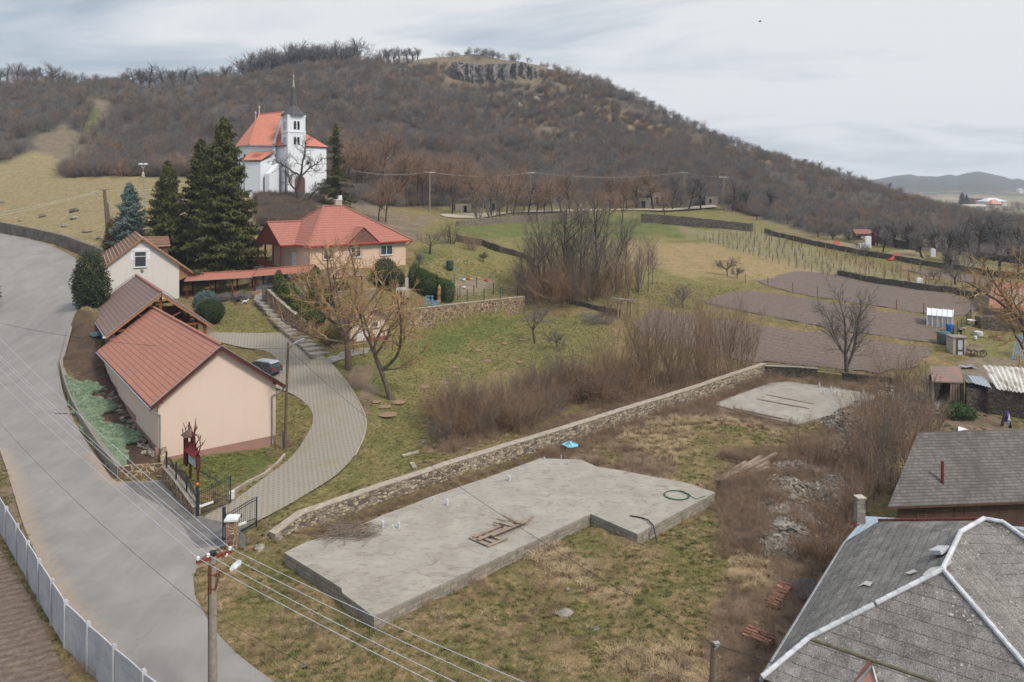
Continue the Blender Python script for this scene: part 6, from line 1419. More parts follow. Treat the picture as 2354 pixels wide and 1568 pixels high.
mb=MB();mb.prism([(pl.x-.27,pl.y-.3),(pl.x+.3,pl.y-.24),(pl.x+.27,pl.y+.3),(pl.x-.3,pl.y+.24)],-.3,1.85);mb.build('shaft',stone_mat('pillar_stone',C(128,100,80),C(150,122,96),C(206,196,178),3.2,.05),PL)
mb=MB();mb.box((pl.x,pl.y,1.91),(.78,.78,.12),.1);mb.prism([(pl.x-.3,pl.y-.3),(pl.x+.3,pl.y-.3),(pl.x+.3,pl.y+.3),(pl.x-.3,pl.y+.3)],1.97,2.03);mb.build('cap',WHT,PL)
mb=MB();mb.box((pl.x-.38,pl.y-.05,1.15),(.2,.36,.62),.1);mb.build('letterbox',M('slate_grey_metal',C(112,118,128),C(96,102,112),3),PL)
mb=MB();sf=[(545,1252,46.0),(563,1272,45)];a,b=Vector(at(*sf[0])),Vector(at(*sf[1]))
for k in range(8): q=a.lerp(b,k/7);mb.tube([(q.x,q.y,-.1),(q.x,q.y,.95)],.018,4)
mb.tube([(a.x,a.y,.9),(b.x,b.y,.9)],.02,4);mb.tube([(a.x,a.y,.2),(b.x,b.y,.2)],.02,4);tag(mb.build('small_railing',M('grey_blue_steel',C(150,166,178),C(120,136,150),4)),'short grey-blue metal railing leaning beside the stone gate pillar','railing')
mb=MB();p=Vector(at(533,1140,52.6));mb.box((p.x,p.y,.33),(.34,.2,.55),.3);tag(mb.build('meter_box',WHT),'white meter box at the end of the mound edging','box')

# ------------------------------------------------------------------ notice board shaped like a little chapel
bp=V2(*at(455,1113,55.4)[:2]);bz=gz1(*bp);NB=thing('notice_board','carved wooden notice board shaped like a little chapel with turret and branches','notice board',(bp.x,bp.y,bz))
lf=V2(*at(438,1089,56.8)[:2]);a=(bp-lf);ad=a.normalized();an=V2(ad.y,-ad.x);cbd=(bp+lf)/2
for q in (bp,lf): mb=MB();mb.beam((q.x,q.y,bz-.3),(q.x,q.y,bz+1.6),.14,.14);mb.build('post',W_RED,NB)
R_=Matrix.Rotation(math.atan2(ad.y,ad.x),3,'Z')
mb=MB();mb.box((cbd.x,cbd.y,bz+1.75),((bp-lf).length+.25,.28,1.0),rot=R_);mb.build('board_case',W_RED,NB)
mb=MB();mb.box((cbd.x-an.x*-.16,cbd.y-an.y*-.16,bz+1.75),((bp-lf).length-.1,.03,.8),rot=R_);mb.build('glass_panel',M('blue_white_notice',C(150,196,200),C(206,214,210),3.5,bumps=0),NB)
mb=MB()
for sg in (-1,1): rp(mb,[V3(cbd-ad*1.15+an*sg*.4,bz+2.22),V3(cbd+ad*1.15+an*sg*.4,bz+2.22),V3(cbd+ad*1.15,bz+2.68),V3(cbd-ad*1.15,bz+2.68)],V3(cbd-ad,0),V3(cbd+ad,0),.05)
mb.build('board_roof',M('dark_red_shakes',C(132,46,48),C(108,38,42),5),NB)
tq=lf-ad*.35
mb=MB()
for x_,y_ in ((-1,-1),(1,-1),(1,1),(-1,1)): q=tq+ad*x_*.26+an*y_*.26;mb.beam((q.x,q.y,bz+1.0),(q.x,q.y,bz+3.2),.13,.13)
mb.box((tq.x,tq.y,bz+1.9),(.6,.6,1.5),rot=R_);mb.box((tq.x,tq.y,bz+3.2),(.68,.68,.12),rot=R_);mb.build('turret',W_RED,NB)
mb=MB();cs=[V3(tq+ad*x_*.5+an*y_*.5,bz+3.24) for x_,y_ in ((-1,-1),(1,-1),(1,1),(-1,1))]
for i in range(4): mb.face([cs[i],cs[(i+1) % 4],V3(tq,bz+3.72)])
mb.tube([V3(tq,bz+3.6),V3(tq,bz+4.25)],[.09,.07],8);mb.build('turret_roof',M('brown_shakes',C(110,92,80),C(84,70,62),6),NB)
sg_=[];rr=random.Random(5)
for b0_,tips in ((tq-ad*.3,[(-1.0,1.7),(-.75,1.3)]),(cbd+ad*.1,[(-.5,2.3),(.1,2.7),(-.9,1.9)]),(cbd+ad*.5,[(1.1,1.9),(.4,2.4),(.9,1.2)]),(bp-ad*.1,[(.3,1.6)])):
    for dx,dz in tips:
        p0=Vector(V3(b0_,bz+2.2));p3=Vector(V3(b0_+ad*dx+an*rr.uniform(-.3,.3),bz+2.2+dz));m1=p0.lerp(p3,.4)+Vector((rr.uniform(-.15,.15),0,.15));m2=p0.lerp(p3,.72)+Vector((rr.uniform(-.15,.15),0,.05))
        sg_ += [(tuple(p0),tuple(m1),.055,.045,0),(tuple(m1),tuple(m2),.045,.034,0),(tuple(m2),tuple(p3),.034,.02,0),(tuple(m2),tuple(m2+Vector((rr.uniform(-.3,.3),0,.4))),.028,.016,0)]
worldmesh('branches',seg_mesh('branches',[(sg_,5,0)],[W_RED]),NB)
mb=MB();mb.tube([V3(bp,bz+1.2),V3(bp+ad*.2-an*-1.9*0+V2(1.5,.6),bz+.0)],.045,5);mb.tube([V3(bp,bz+1.2),V3(bp+V2(.9,1.2),bz)],.045,5);mb.build('brace',IRON,NB)

# ------------------------------------------------------------------ poles, lamps, cables
def lamp_head(t,a,b,w_=.3):
    a,b=Vector(a),Vector(b);d=(b-a).normalized();mb=MB();n=6;s_=Vector((-d.y,d.x,0)).normalized()
    secs=[]
    for i,(f_,k) in enumerate(((0,.35),(.1,.7),(.3,1.0),(.85,1.0),(1.0,.6))):
        c=a.lerp(b,f_);ww=w_*k/2;secs.append([c-s_*ww,c-s_*ww*.6+Vector((0,0,.1*k)),c+s_*ww*.6+Vector((0,0,.1*k)),c+s_*ww])
    for p,q in zip(secs,secs[1:]):
        for i in range(3): mb.face([p[i],q[i],q[i+1],p[i+1]])
    mb.face(secs[0]);mb.face(secs[-1][::-1]);o=mb.build('lamp_head',M('lamp_housing',C(214,220,224),C(190,196,202),5,rough=.4),t)
    mb=MB()
    for p,q in zip(secs,secs[1:]): mb.face([p[0]-Vector((0,0,.03)),p[3]-Vector((0,0,.03)),q[3]-Vector((0,0,.03)),q[0]-Vector((0,0,.03))])
    mb.build('diffuser',M('lamp_glass',C(236,232,214),C(214,210,196),5,rough=.3),o)
Pm=Vector(at(489,1270,31.0));PT=thing('utility_pole','round concrete utility pole with rusty crossarm and street lamp in the foreground','utility pole',(Pm.x,Pm.y,0))
mb=MB();mb.tube([(Pm.x,Pm.y,-.3),(Pm.x,Pm.y,3),(Pm.x,Pm.y,6.72)],[.2,.175,.145],20);mb.build('shaft',CONPOLE,PT)
mb=MB();mb.tube([(Pm.x,Pm.y,6.7),(Pm.x,Pm.y,6.85)],[.16,.15],16);mb.build('top_cap',BLACK,PT)
xa,xb=Vector(at(452,1293,30.4)),Vector(at(531,1268,31.6));mb=MB();mb.beam(xa,xb,.1,.13);mb.beam(Vector((Pm.x-.02,Pm.y-.19,5.2)),Vector((Pm.x-.02,Pm.y-.19,6.4)),.1,.06)
for z in (6.35,5.95,5.35): mb.tube([(Pm.x+.165*math.cos(i*.6283),Pm.y+.165*math.sin(i*.6283),z) for i in range(11)],.02,5)
mb.beam(Vector((Pm.x+.15,Pm.y-.1,5.3)),Vector((Pm.x+.35,Pm.y-.05,6.2)),.06,.06);mb.build('crossarm',RUST,PT)
ins_=[]
for f_,dz in ((.04,.1),(.33,.1),(.97,.1),(.86,-.12)):
    q=xa.lerp(xb,f_)+Vector((0,0,dz+.06));ins_.append(q);mb=MB();lathe(mb,q-Vector((0,0,.1)),[(.01,0),(.05,0),(.08,.05),(.05,.08),(.075,.12),(.04,.17),(.01,.18)],10);mb.build('insulator',CERAM,PT)
q=xa.lerp(xb,.62)+Vector((0,0,.12));ins_.append(q)
la,lb_=Vector(at(528,1312,31.0)),Vector(at(553,1291,31.4));mb=MB();mb.tube([(Pm.x+.12,Pm.y-.12,5.9),(Pm.x+.4,Pm.y-.1,6.05),tuple(la)],.03,6);mb.build('lamp_arm',RUST,PT);lamp_head(PT,la,lb_,.3)
mb=MB();mb.tube([(Pm.x-.15,Pm.y-.09,z) for z in (0,2,4,6.3)],.015,4);mb.build('earth_wire',BLACK,PT)
def cable(label,a,b,sag,r=.012,mat=MET,name='overhead_cable',n=28,group=None):
    a,b=Vector(a),Vector(b);mb=MB();mb.tube([a.lerp(b,i/n)-Vector((0,0,sag*4*(i/n)*(1-i/n))) for i in range(n+1)],r,4,caps=False);return tag(mb.build(name,mat),label,'cable',group)
CABW=M('aluminium_wire',C(196,200,206),C(176,180,186),3,rough=.5,bumps=0);CABD=M('dark_wire',C(58,58,60),C(44,44,46),3,bumps=0)
farL=[(-200,558,92),(-200,585,91),(-205,622,88),(-208,650,87),(-203,600,90)]
farR=[(1930,2010,15),(1930,1975,15.3),(1985,1885,16.2),(1960,1925,15.8),(1950,1950,15.6)]
order=[(0,3,0),(1,2,1),(2,0,2),(3,4,3)]
for k,ia,ib in order:
    cable('pale overhead wire from the foreground concrete pole up along the road',ins_[k],at(*farL[ia]),1.0,.012,CABW,group='wires running up the road')
    cable('pale overhead wire from the foreground concrete pole down to the right',ins_[k],at(*farR[ib]),.25,.012,CABW,group='wires running down to the right')
cable('pale overhead wire from the foreground concrete pole up along the road',ins_[4],at(*farL[4]),1.1,.011,CABW,group='wires running up the road')
cable('thin dark cable crossing the road from upper left to the concrete pole',(Pm.x-.1,Pm.y-.15,4.3),at(-60,900,66),.8,.008,CABD)
cable('thin dark cable from the concrete pole down across the foreground grass',(Pm.x+.1,Pm.y-.15,4.3),at(1250,1800,22),.15,.008,CABD)
Wp=G(655,1032);WPt=thing('lamp_pole','slim wooden lamp pole beside the peach gable wall and paved drive','lamp post',tuple(Wp));tp=Vector(at(662.5,787,64.3))
mb=MB();mb.tube([(Wp.x,Wp.y,Wp.z-.3),tuple(Vector(Wp).lerp(tp,.5)),tuple(tp)],[.14,.12,.1],10);mb.build('shaft',W_POLE,WPt)
la,lb_=Vector(at(671,794,64)),Vector(at(697,779.5,63));mb=MB();mb.tube([tuple(tp-Vector((0,0,.55))),tuple(tp+Vector((.3,-.1,-.35))),tuple(la)],.03,6);mb.build('lamp_arm',RUST,WPt);lamp_head(WPt,la,lb_,.32)
mb=MB();mb.box((Wp.x-.24,Wp.y+.02,Wp.z+.7),(.2,.18,1.9));mb.build('concrete_stub',CONPOLE,WPt)
pT=tp-Vector((0,0,.5))
bp2=G(1640,1568) if False else Vector(at(1640,1475,30.5));EP=thing('end_post','short weathered wooden post with cable beside the grey-roofed house','post',(bp2.x,bp2.y,0))
mb=MB();mb.tube([(bp2.x-.15,bp2.y,-.3),tuple(bp2)],[.12,.1],8);mb.build('shaft',W_POLE,EP);mb=MB();mb.box((bp2.x+.12,bp2.y-.05,bp2.z-.05),(.25,.18,.1),.3);mb.tube([(bp2.x,bp2.y-.12,bp2.z-.25),(bp2.x+.2,bp2.y-.1,bp2.z-.1)],.03,5);mb.build('bracket',MET,EP)
cable('dark cable hanging from the wooden lamp pole over the big slab to a short post',pT,bp2-Vector((0,0,.1)),1.2,.011,CABD)
cable('dark cable from the short wooden post to the grey-roofed house eave',bp2-Vector((0,0,.1)),(15.5,26.6,3.3),.1,.016,CABD)
cable('dark sagging cable from the wooden lamp pole across the peach roof to the left',pT,at(-150,700,88),1.6,.016,CABD)
mb=MB();a,b=Vector(at(126,950,60)),Vector(at(155,951,60));mb.beam(a,b,.05,.05);tag(mb.build('wire_spreader',BLACK),'small dark spreader bar clipped between the overhead wires','spreader')
# pole on the meadow edge (left) and double lamp mast
mp=Gz(247,128);tpz=zof(437,128);mb=MB()
MP=thing('meadow_pole','stout grey wooden double pole with crossarm at the meadow edge','utility pole',tuple(mp));tx=(240-CX)/FPX*128
mb.tube([(mp.x+.25,mp.y,mp.z-.5),(tx,mp.y,tpz)],[.32,.26],8);mb.build('shaft',W_POLE,MP)
mb=MB();mb.tube([(mp.x+.7,mp.y+.1,mp.z-.5),(tx+.4,mp.y+.1,tpz-2.2)],[.26,.22],8);mb.build('brace_pole',W_POLE,MP)
mb=MB();mb.beam((tx-.9,mp.y,tpz+.1),(tx+.9,mp.y,tpz+.1),.14,.14);mb.tube([(tx,mp.y,tpz-1.2),(tx-.9,mp.y,tpz-1.0),(tx-1.6,mp.y,tpz-.3)],.07,5);mb.build('crossarm',GREYP,MP)
for dz,n_ in ((0,'upper'),(-.5,'lower')): cable(f'{n_} pale wire crossing the meadow to the left of the grey double pole',(tx-.7,mp.y,tpz+dz*.4),at(-150,512+dz*-16,120),.5,.03,CABW)
cable('pale wire running back over the meadow behind the spruces',(tx+.7,mp.y,tpz),at(430,418,190),.8,.035,CABW)
lm=Gz(334,150);DL=thing('lamp_mast','tall double-headed street lamp mast rising beside the dark spruce','lamp post',tuple(lm));zt_=zof(378,150);lx=(329-CX)/FPX*150
mb=MB();mb.tube([(lm.x,lm.y,lm.z-.4),(lx,lm.y,zt_)],[.12,.08],8);mb.build('shaft',MET,DL)
for sg in (-1,1):
    mb=MB();mb.tube([(lx,lm.y,zt_-.9),(lx+sg*.35,lm.y,zt_-.3),(lx+sg*.4,lm.y,zt_)],.06,6);lathe(mb,(lx+sg*.5,lm.y,zt_),[(.01,.1),(.5,.0),(.4,.14),(.1,.22)],10);mb.build('lamp_head',WHT,DL)
mb=MB();lathe(mb,(lx,lm.y,zt_-2.9),[(.05,0),(.28,.3),(.28,1.0),(.1,1.4)],8);mb.build('loudspeaker',PALEP,DL)
# poles by the church and along the lane
def pole(label,px,pyt,pyb,D,arm=1.2,dbl=False,mat=CONPOLE,group=None):
    b=Gz(px,D);x=b.x;zt=zof(pyt,D);t=thing('utility_pole',label,'utility pole',tuple(b),0,group);mb=MB()
    mb.tube([(x,D,b.z-.5),(x,D,zt)],[.2,.13],8)
    if dbl: mb.tube([(x-1.0,D,b.z-.5),(x,D,zt-.5)],[.17,.12],8)
    mb.build('shaft',mat,t);mb=MB();mb.beam((x-arm,D,zt-.2),(x+arm,D,zt-.2),.14,.14)
    for k in (-1,-.4,.4,1): mb.tube([(x+arm*k*.95,D,zt-.15),(x+arm*k*.95,D,zt+.12)],.06,6)
    mb.build('crossarm',CERAM,t);return Vector((x,D,zt))
c1=pole('dark pole with crossarm standing in front of the church wall',657,376,470,155,.6,mat=W_POLE)
l1_=pole('tall pale pole left of the small cellars in front of the brown wood',988,395,510,200)
l2_=pole('pale pole above the white domed cellar beside a leaning trunk',1219,396,485,225)
l3_=pole('pole between two leaning trees on the cellar lane',1573,396,480,236)
l4_=pole('double braced pole at the right end of the cellar lane wires',1664,406,478,233,1.5,True)
for a,b,s_,lb in ((Vector(at(810,392,195)),l1_,.9,'between the churchyard and the first pale pole'),(l1_,l2_,1.3,'between the first and second lane poles'),(l2_,l3_,1.6,'across the trees to the third lane pole'),(l3_,l4_,.5,'on the last short span of the lane')):
    cable(f'bundle of pale wires {lb}',a,b,s_,.10,M('wire_grey',C(150,146,142),C(136,132,128),3,bumps=0))
cable('thin wire sagging across the church wall to its dark pole',c1,at(610,400,160),.5,.04,CABD)
mb=MB();p=Gz(1060,205);mb.tube([(p.x,p.y,p.z),(p.x,p.y,p.z+2.6),(p.x+.2,p.y,p.z+2.95),(p.x+.5,p.y,p.z+2.8)],.17,7);tag(mb.build('vent_pipe',PALEP),'pale hooked ventilation pipe standing left of the first cellar','pipe')

# ------------------------------------------------------------------ garden steps
ST=thing('garden_steps','broad grey stone steps climbing beside the terrace retaining wall','steps',tuple(G(700,770)))
a=Vector(G(742,818));b=Vector(G(604,688));nst=15;d=(b-a);dn=Vector((d.x,d.y,0)).normalized();sn=Vector((-dn.y,dn.x,0))
STEPM=M('step_stone',C(166,158,148),C(132,126,118),3)
for i in range(nst):
    p=a.lerp(b,(i+.5)/nst);z=gz1(p.x,p.y)+.1;mb=MB();mb.box((p.x,p.y,z-.15),(d.length/nst*.93,2.7,.42),math.atan2(dn.y,dn.x));mb.build('step',STEPM,ST)
mb=MB();p0,p1=a.lerp(b,.02)-sn*1.5,a.lerp(b,.5)-sn*1.5
mb.beam((p0.x,p0.y,gz1(p0.x,p0.y)+.12),(p1.x,p1.y,gz1(p1.x,p1.y)+.12),.14,.25);mb.build('edging',GREYP,ST)
sheet('garden_path',px_poly([(768,816),(742,828),(752,838),(800,822),(845,812),(850,800),(800,806)],.8),.06,STEPM,.8)
mb=MB();kp=smooth_line([G(*q)+Vector((0,0,.04)) for q in ((770,858),(790,874),(812,902),(830,935),(841,965),(838,1000),(816,1048))],1.0);mb.tube(kp,.09,5);tag(mb.build('kerb',CAPST),kind='structure')
sheet('yard_path',px_poly([(586,692),(600,700),(625,696),(700,672),(640,655),(600,650),(584,668)],1),.06,STEPM,1)
# ------------------------------------------------------------------ trees
def custom_tree(name,label,loc,trunk,limbs,sp,seed,mats,group=None,ttaper=1):
    """trunk: [(x,y,z,r)...]; limbs: (index, direction, length, radius)"""
    rnd=random.Random(seed);t=thing(name,label,'tree',loc,0,group)
    tr=[(a[:3],b[:3],a[3],b[3],0) for a,b in zip(trunk,trunk[1:])];out=[]
    for i,d,L,r in limbs: grow(rnd,trunk[i][:3],vn(d),L,r,SP[sp],1,out)
    mobj('trunk',seg_mesh('trunk',[(tr,10,0),([q for q in out if q[4] == 1],7,0)],[mats[0]]),t)
    mobj('crown',seg_mesh('crown',[([q for q in out if q[4] == 2],5,0),([q for q in out if q[4] > 2],3,0)],[mats[1]]),t);return t
b=G(801,849)
custom_tree('walnut_tree','large lichen-covered walnut tree with upright trunk beside the garden steps',b,[(0,0,-.4,.42),(-.05,0,1.2,.34),(-.1,0,2.6,.30),(-.3,0,4.0,.27)],
  [(3,(-.9,.2,.65),9.5,.2),(3,(-.35,-.3,1),10,.2),(3,(.5,.3,1),10,.2),(3,(.85,-.2,.8),8.5,.17),(2,(-1,-.3,.35),8,.15),(3,(.0,.6,1),9.5,.17),(2,(.6,.5,.6),7,.13),(3,(-.7,-.5,.8),8.5,.15)],'walnut',11,(BARK,OCHRE))
b=G(900,917)
custom_tree('walnut_tree','leaning lichen-covered walnut tree with a long low branch over the lawn',b,[(0,0,-.4,.32),(-.5,0,1.3,.25),(-1.1,0,2.9,.22),(-1.7,.1,4.4,.21)],
  [(3,(-.8,.2,.8),6.5,.14),(3,(.1,.3,1),7.5,.16),(3,(.6,-.1,.9),6.5,.14),(3,(-.3,-.4,1),7,.13),(2,(1.0,.1,.55),9.0,.18),(2,(1,.2,.25),5.5,.1)],'walnut',23,(BARK,OCHRE))
b=Gz(693,153)
custom_tree('mulberry_tree','gnarled forked bare tree standing in front of the church doorway',b,[(0,0,-.4,.6),(-.5,0,1.6,.48),(-.9,0,3.2,.4),(-.2,0,6.0,.32)],
  [(3,(-.9,.2,.9),7,.22),(3,(.3,-.3,1),7.5,.24),(3,(.9,.2,.6),6,.2),(2,(-.9,.1,.5),5,.2),(0,(.6,0,.9),6,.3)],'walnut',5,(BARKD,TWIGG))
def T_(kind,px,py,hP,label,seed,r=None,mats=(BARK,TWIG),lean=(0,0),name='bare_tree',group=None,D=None,k=1.0):
    b=G(px,py) if D is None else Gz(px,D);h=hP*b.y/FPX*k;return make_tree(kind,name,label,'tree',b,h,r or max(.08,h*.022),seed,0,mats,group,lean)
T_('fruit',988,584,92,'round grey bare tree right of the coral-roofed house',31,.2,(BARKD,TWIGG),k=1.1)
T_('fruit',963,612,55,'small bare tree at the right corner of the cream house',32,.1)
T_('fruit',1111,601,36,'small spreading fruit tree alone on the garden lawn',33,.09)
T_('fruit',1229,788,85,'slender bare fruit tree on the lawn beyond the terrace wall',34,.14,(BARKD,TWIG),k=1.75)
T_('fruit',1281,800,52,'short bare fruit tree right of the slender lawn tree',35,.09,k=1.45)
T_('fruit',1570,708,75,'dark bare fruit tree at the left corner of the middle field',36,.14,(BARKD,TWIGG),k=1.1)
T_('fruit',1672,634,66,'rounded bare shrub tree alone on the tan field',37,.12,k=1.1)
T_('fruit',1695,641,44,'smaller bare bush tree right beside the round field tree',38,.08,k=1.1)
T_('fruit',2197,655,62,'bare tree with dark leaning trunk behind the upper garden wall',39,.2,(BARKD,TWIG),(-.2,0),k=1.2)
T_('fruit',2147,643,36,'small bare tree beside the upper right ploughed strip',40,.08)
for i,(x,y,h,lb) in enumerate([(2261,632,105,'left'),(2297,633,120,'right')]): T_('fruit',x,y,h,f'{lb} of the two broad grey trees above the stone farmhouse',41+i,.3,(BARKD,TWIGG),k=1.15)
b=Gz(1948,82.0)
custom_tree('forked_tree','forked bare tree with two trunks at the ploughed field corner',b,[(0,0,-.3,.27),(-.1,0,1.2,.22),(-.2,0,2.6,.19)],
  [(2,(-.75,.1,1),6.0,.12),(2,(-.15,-.2,1),7.0,.14),(2,(.35,.2,1),6.5,.11),(1,(.5,0,1),8.0,.15),(1,(.75,.1,1),6.5,.1),(2,(-.9,-.2,.6),4.5,.08)],'field',8,(BARK,TWIG))
b=G(2385,905)
custom_tree('edge_tree','tall bare tree with orange lichen twigs overhanging the right edge',b,[(0,0,-.3,.4),(-.4,0,3,.33),(-1.2,0,6,.27)],
  [(2,(-.7,.1,1),8,.2),(2,(.3,.2,1),9,.22),(1,(-.9,.2,.9),7,.16),(2,(-.2,-.3,1),9,.2),(2,(-1,.1,.5),6,.13),(2,(.8,0,.8),7,.15)],'walnut',15,(BARK,OCHRE))
# cluster of tall bare trees in the middle distance
for i,(x,y,h,r,ln,lb) in enumerate([(1245,690,190,.2,(-.05,0),'tall bare tree at the left end of the middle thicket'),(1290,688,225,.24,(0,0),'tallest straight bare tree rising from the middle thicket'),
  (1332,682,215,.22,(.06,0),'tall bare tree in the centre of the middle thicket'),(1374,668,215,.26,(.03,0),'dark-trunked tall bare tree right of the thicket centre'),(1408,662,170,.16,(.2,0),'bare tree leaning right from the middle thicket'),
  (1212,700,120,.13,(-.2,0),'low spreading bare tree leaning over the terrace wall end'),(1350,700,150,.14,(.1,0),'thin bare tree in front of the dark-trunked one')]):
    T_('tall',x,y,h,lb,50+i,r,(BARKD if i in (1,3) else BARK,TWIG),ln)
def clump(px,py,hP,label,seed,n=12,r=.05,spread=.35,base=.6,kind='stem',mats=(TWIGH,),group=None,name='bare_shrub',cat='shrub',D=None):
    b=G(px,py) if D is None else Gz(px,D);return make_clump(kind,name,label,cat,b,hP*b.y/FPX,n,r,spread,base,seed,mats,group)
c0=[clump(1437,690,150,'multi-stemmed bare shrub right of the tall thicket',60,12,.07,.4),clump(1260,700,95,'dense brown shrub under the tall thicket trees',61,30,.04,.9,1.8,'bush',(TWIGB,)),clump(1400,745,100,'thin pale multi-stemmed shrub by the ruined doorway',62,9,.04,.35)]
for j,(x,y,h) in enumerate([(1215,690,55),(1300,698,85),(1340,690,95),(1385,672,80),(1230,668,60),(1280,670,90)]):
    b=G(x,y);s_=1.0*h*b.y/FPX/(80*G(1260,700).y/FPX);dup(c0[1],b,j*1.3,s_,['low brown shrub at the terrace wall end','brown undergrowth shrub left of the tallest tree','brown undergrowth shrub between the central trees','brown undergrowth shrub at the dark trunk','brown shrub behind the wall end','brown shrub behind the thicket centre'][j])
# multi-stemmed hazel row beyond the long wall
row=[(1395,905,185),(1440,915,120),(1478,900,225),(1510,893,240),(1548,885,215),(1590,880,190),(1622,874,200),(1655,866,195),(1688,858,180),(1715,850,150),(1560,900,120),(1640,885,110)]
pr=[clump(1478,900,225,'tall fan of bare hazel stems, front one of the row behind the long wall',70,15,.055,.33,.8),clump(1548,885,215,'broad fan of bare hazel stems near the middle of the row',71,17,.05,.42,.9),clump(1655,866,195,'dense fan of brown hazel stems towards the field end of the row',72,18,.045,.5,1.1)]
hz_l=['leftmost thin fan of hazel stems behind the dark flat shelter','low hazel shrub in front of the dark flat shelter','','straight dense fan of hazel stems beside the tallest one','','hazel fan between the broad fan and the field end','slightly leaning hazel fan in the right half of the row','','hazel fan next to the last one by the ploughed field','last small hazel fan at the ploughed field edge','low hazel growth at the foot of the row','low hazel growth near the right end of the row']
hb_=[225*G(1478,900).y/FPX,215*G(1548,885).y/FPX,195*G(1655,866).y/FPX]
for j,(x,y,h) in enumerate(row):
    if hz_l[j]: b=G(x,y);k=j % 3;dup(pr[k],b,j*1.7,h*b.y/FPX/hb_[k],hz_l[j])
# dense brown hedge
hp_=[make_clump(('bush','stem','bush')[i],'hedge_shrub','dense brown bare shrub in the hedge behind the long stone wall','shrub',(0,0,-50),(4.4,4.8,3.8)[i],(40,26,46)[i],(.03,.04,.026)[i],(.9,.55,1.3)[i],1.2,80+i,((TWIGB,TWIG,TWIGH)[i],),'shrubs of the brown hedge') for i in range(3)]
rr=random.Random(2);hl=[]
for i in range(40):
    f_=i/39;x=1012+(1460-1012)*f_+rr.uniform(-12,12);y=1030+(918-1030)*f_**.92-rr.uniform(0,70)*(1-.35*f_);hl.append((x,y))
for i,(x,y) in enumerate(hl):
    b=G(x,y);s_=rr.uniform(.55,1.1);o=hp_[i % 3]
    if i < 3: o.location=b;o.rotation_euler.z=i;o.scale=(s_,)*3
    else: dup(o,b,i*2.1,s_)
# shrubs along the right side
for i,(x,y,h,n,kd,lb) in enumerate([(2075,935,165,14,'stem','tall wispy bare shrub left of the old tiled shed'),(2040,950,130,14,'stem','bare shrub just left of the tall wispy one'),(2000,1085,130,16,'stem','bare shrub above the barn roof corner'),(2065,1110,190,18,'stem','big tangled bare shrub at the barn roof edge'),
  (2110,1040,150,15,'stem','bare shrub overlapping the barn roof top'),(1985,1010,110,16,'bush','brown bramble shrub beside the far rubble'),(2030,1020,120,20,'bush','dense bramble in the middle of the right shrubs'),(1850,1075,95,14,'stem','reddish thin shrub behind the log pile'),(1900,1070,85,20,'bush','brown bramble above the upper rubble heap'),
  (1925,1245,110,20,'stem','tan reed-like shrub left of the blue-grey lean-to'),(1955,1190,110,18,'stem','tan reed-like shrub below the chimney column'),(1885,1290,85,20,'bush','low dark bramble at the foot of the rubble'),(1990,1140,90,16,'bush','bramble between chimney column and barn'),(2140,985,95,14,'stem','thin shrub behind the barn ridge')]):
    clump(x,y,h,lb,100+i,n,.035,.5,1.0,kd,(TWIGB if i % 2 else TWIGH,))
# lane trees
SPF=SP['tall']
lane=[(1408,482,95,(0,0),'dark bare tree beside the first gabled cellar'),(1441,482,88,(0,0),'bare tree right of the pale arched cellar'),(1463,483,110,(.06,0),'broad dark bare tree between the two dark-doored cellars'),(1502,482,100,(0,0),'straight bare tree in front of the last gabled cellar'),
 (1546,484,98,(.1,0),'slanting bare tree where the lane ends'),(1583,486,100,(.35,0),'strongly leaning bare tree right of the lane end'),(1611,474,85,(0,0),'bare tree behind the leaning one'),(1685,485,95,(.05,0),'grey bare tree above the vineyard terrace wall'),(1716,484,70,(0,0),'small bare tree right of the grey one above the terrace'),(1767,487,70,(.05,0),'bare tree on the orchard slope right of the terrace wall'),
 (1214,496,105,(.1,0),'leaning dark bare tree in front of the white domed cellar')]
for i,(x,y,h,ln,lb) in enumerate(lane): T_('lane',x,y,h,lb,130+i,.32,(BARKD,RUSTL if i < 4 else TWIGG),ln,D=234 if i < 7 else None)
rust=[(870,513,110),(886,514,120),(916,496,150),(962,488,150),(1000,488,130),(1040,482,120),(835,505,130),(800,480,120),(1080,478,115),(1150,472,110),(1180,470,105),(1250,470,100),(1290,466,100),(1330,466,95),(1370,464,95),(820,495,150),(850,492,140),(880,489,150),(935,486,150),(975,484,140),(1015,482,145),(1055,480,130),(1095,478,125),(1130,476,130),(1165,474,125),(1205,472,120),(1235,470,110),(790,470,120),(1270,468,110),(1310,466,110),(1395,466,100),(1430,466,95),(1530,466,90)]
r0=T_('lane',916,496,150,'tall rusty-brown bare tree in the wood edge behind the coral-roofed house',150,.3,(BARKD,RUSTL),D=205,group='rusty trees along the wood edge');r1=T_('lane',962,488,150,'tall rusty-brown bare tree in the wood edge behind the coral-roofed house',151,.3,(BARKD,RUSTL),D=212,group='rusty trees along the wood edge')
for i,(x,y,h) in enumerate(rust):
    if i in (2,3): continue
    D_=150 if i in (0,1) else 200+(i*7) % 30;b=Gz(x,D_);dup((r0,r1)[i % 2],b,i*1.9,h*D_/FPX/18.3)
for i,(x,y,h) in enumerate([(1100,506,75),(1133,506,80),(1190,507,70)]): clump(x,y,h,['coppiced brown shrub right of the first cellar','coppiced brown shrub beside the second cellar','coppiced brown shrub left of the leaning lane tree'][i],160+i,10,.1,.45,.8,'stem',(TWIG,))
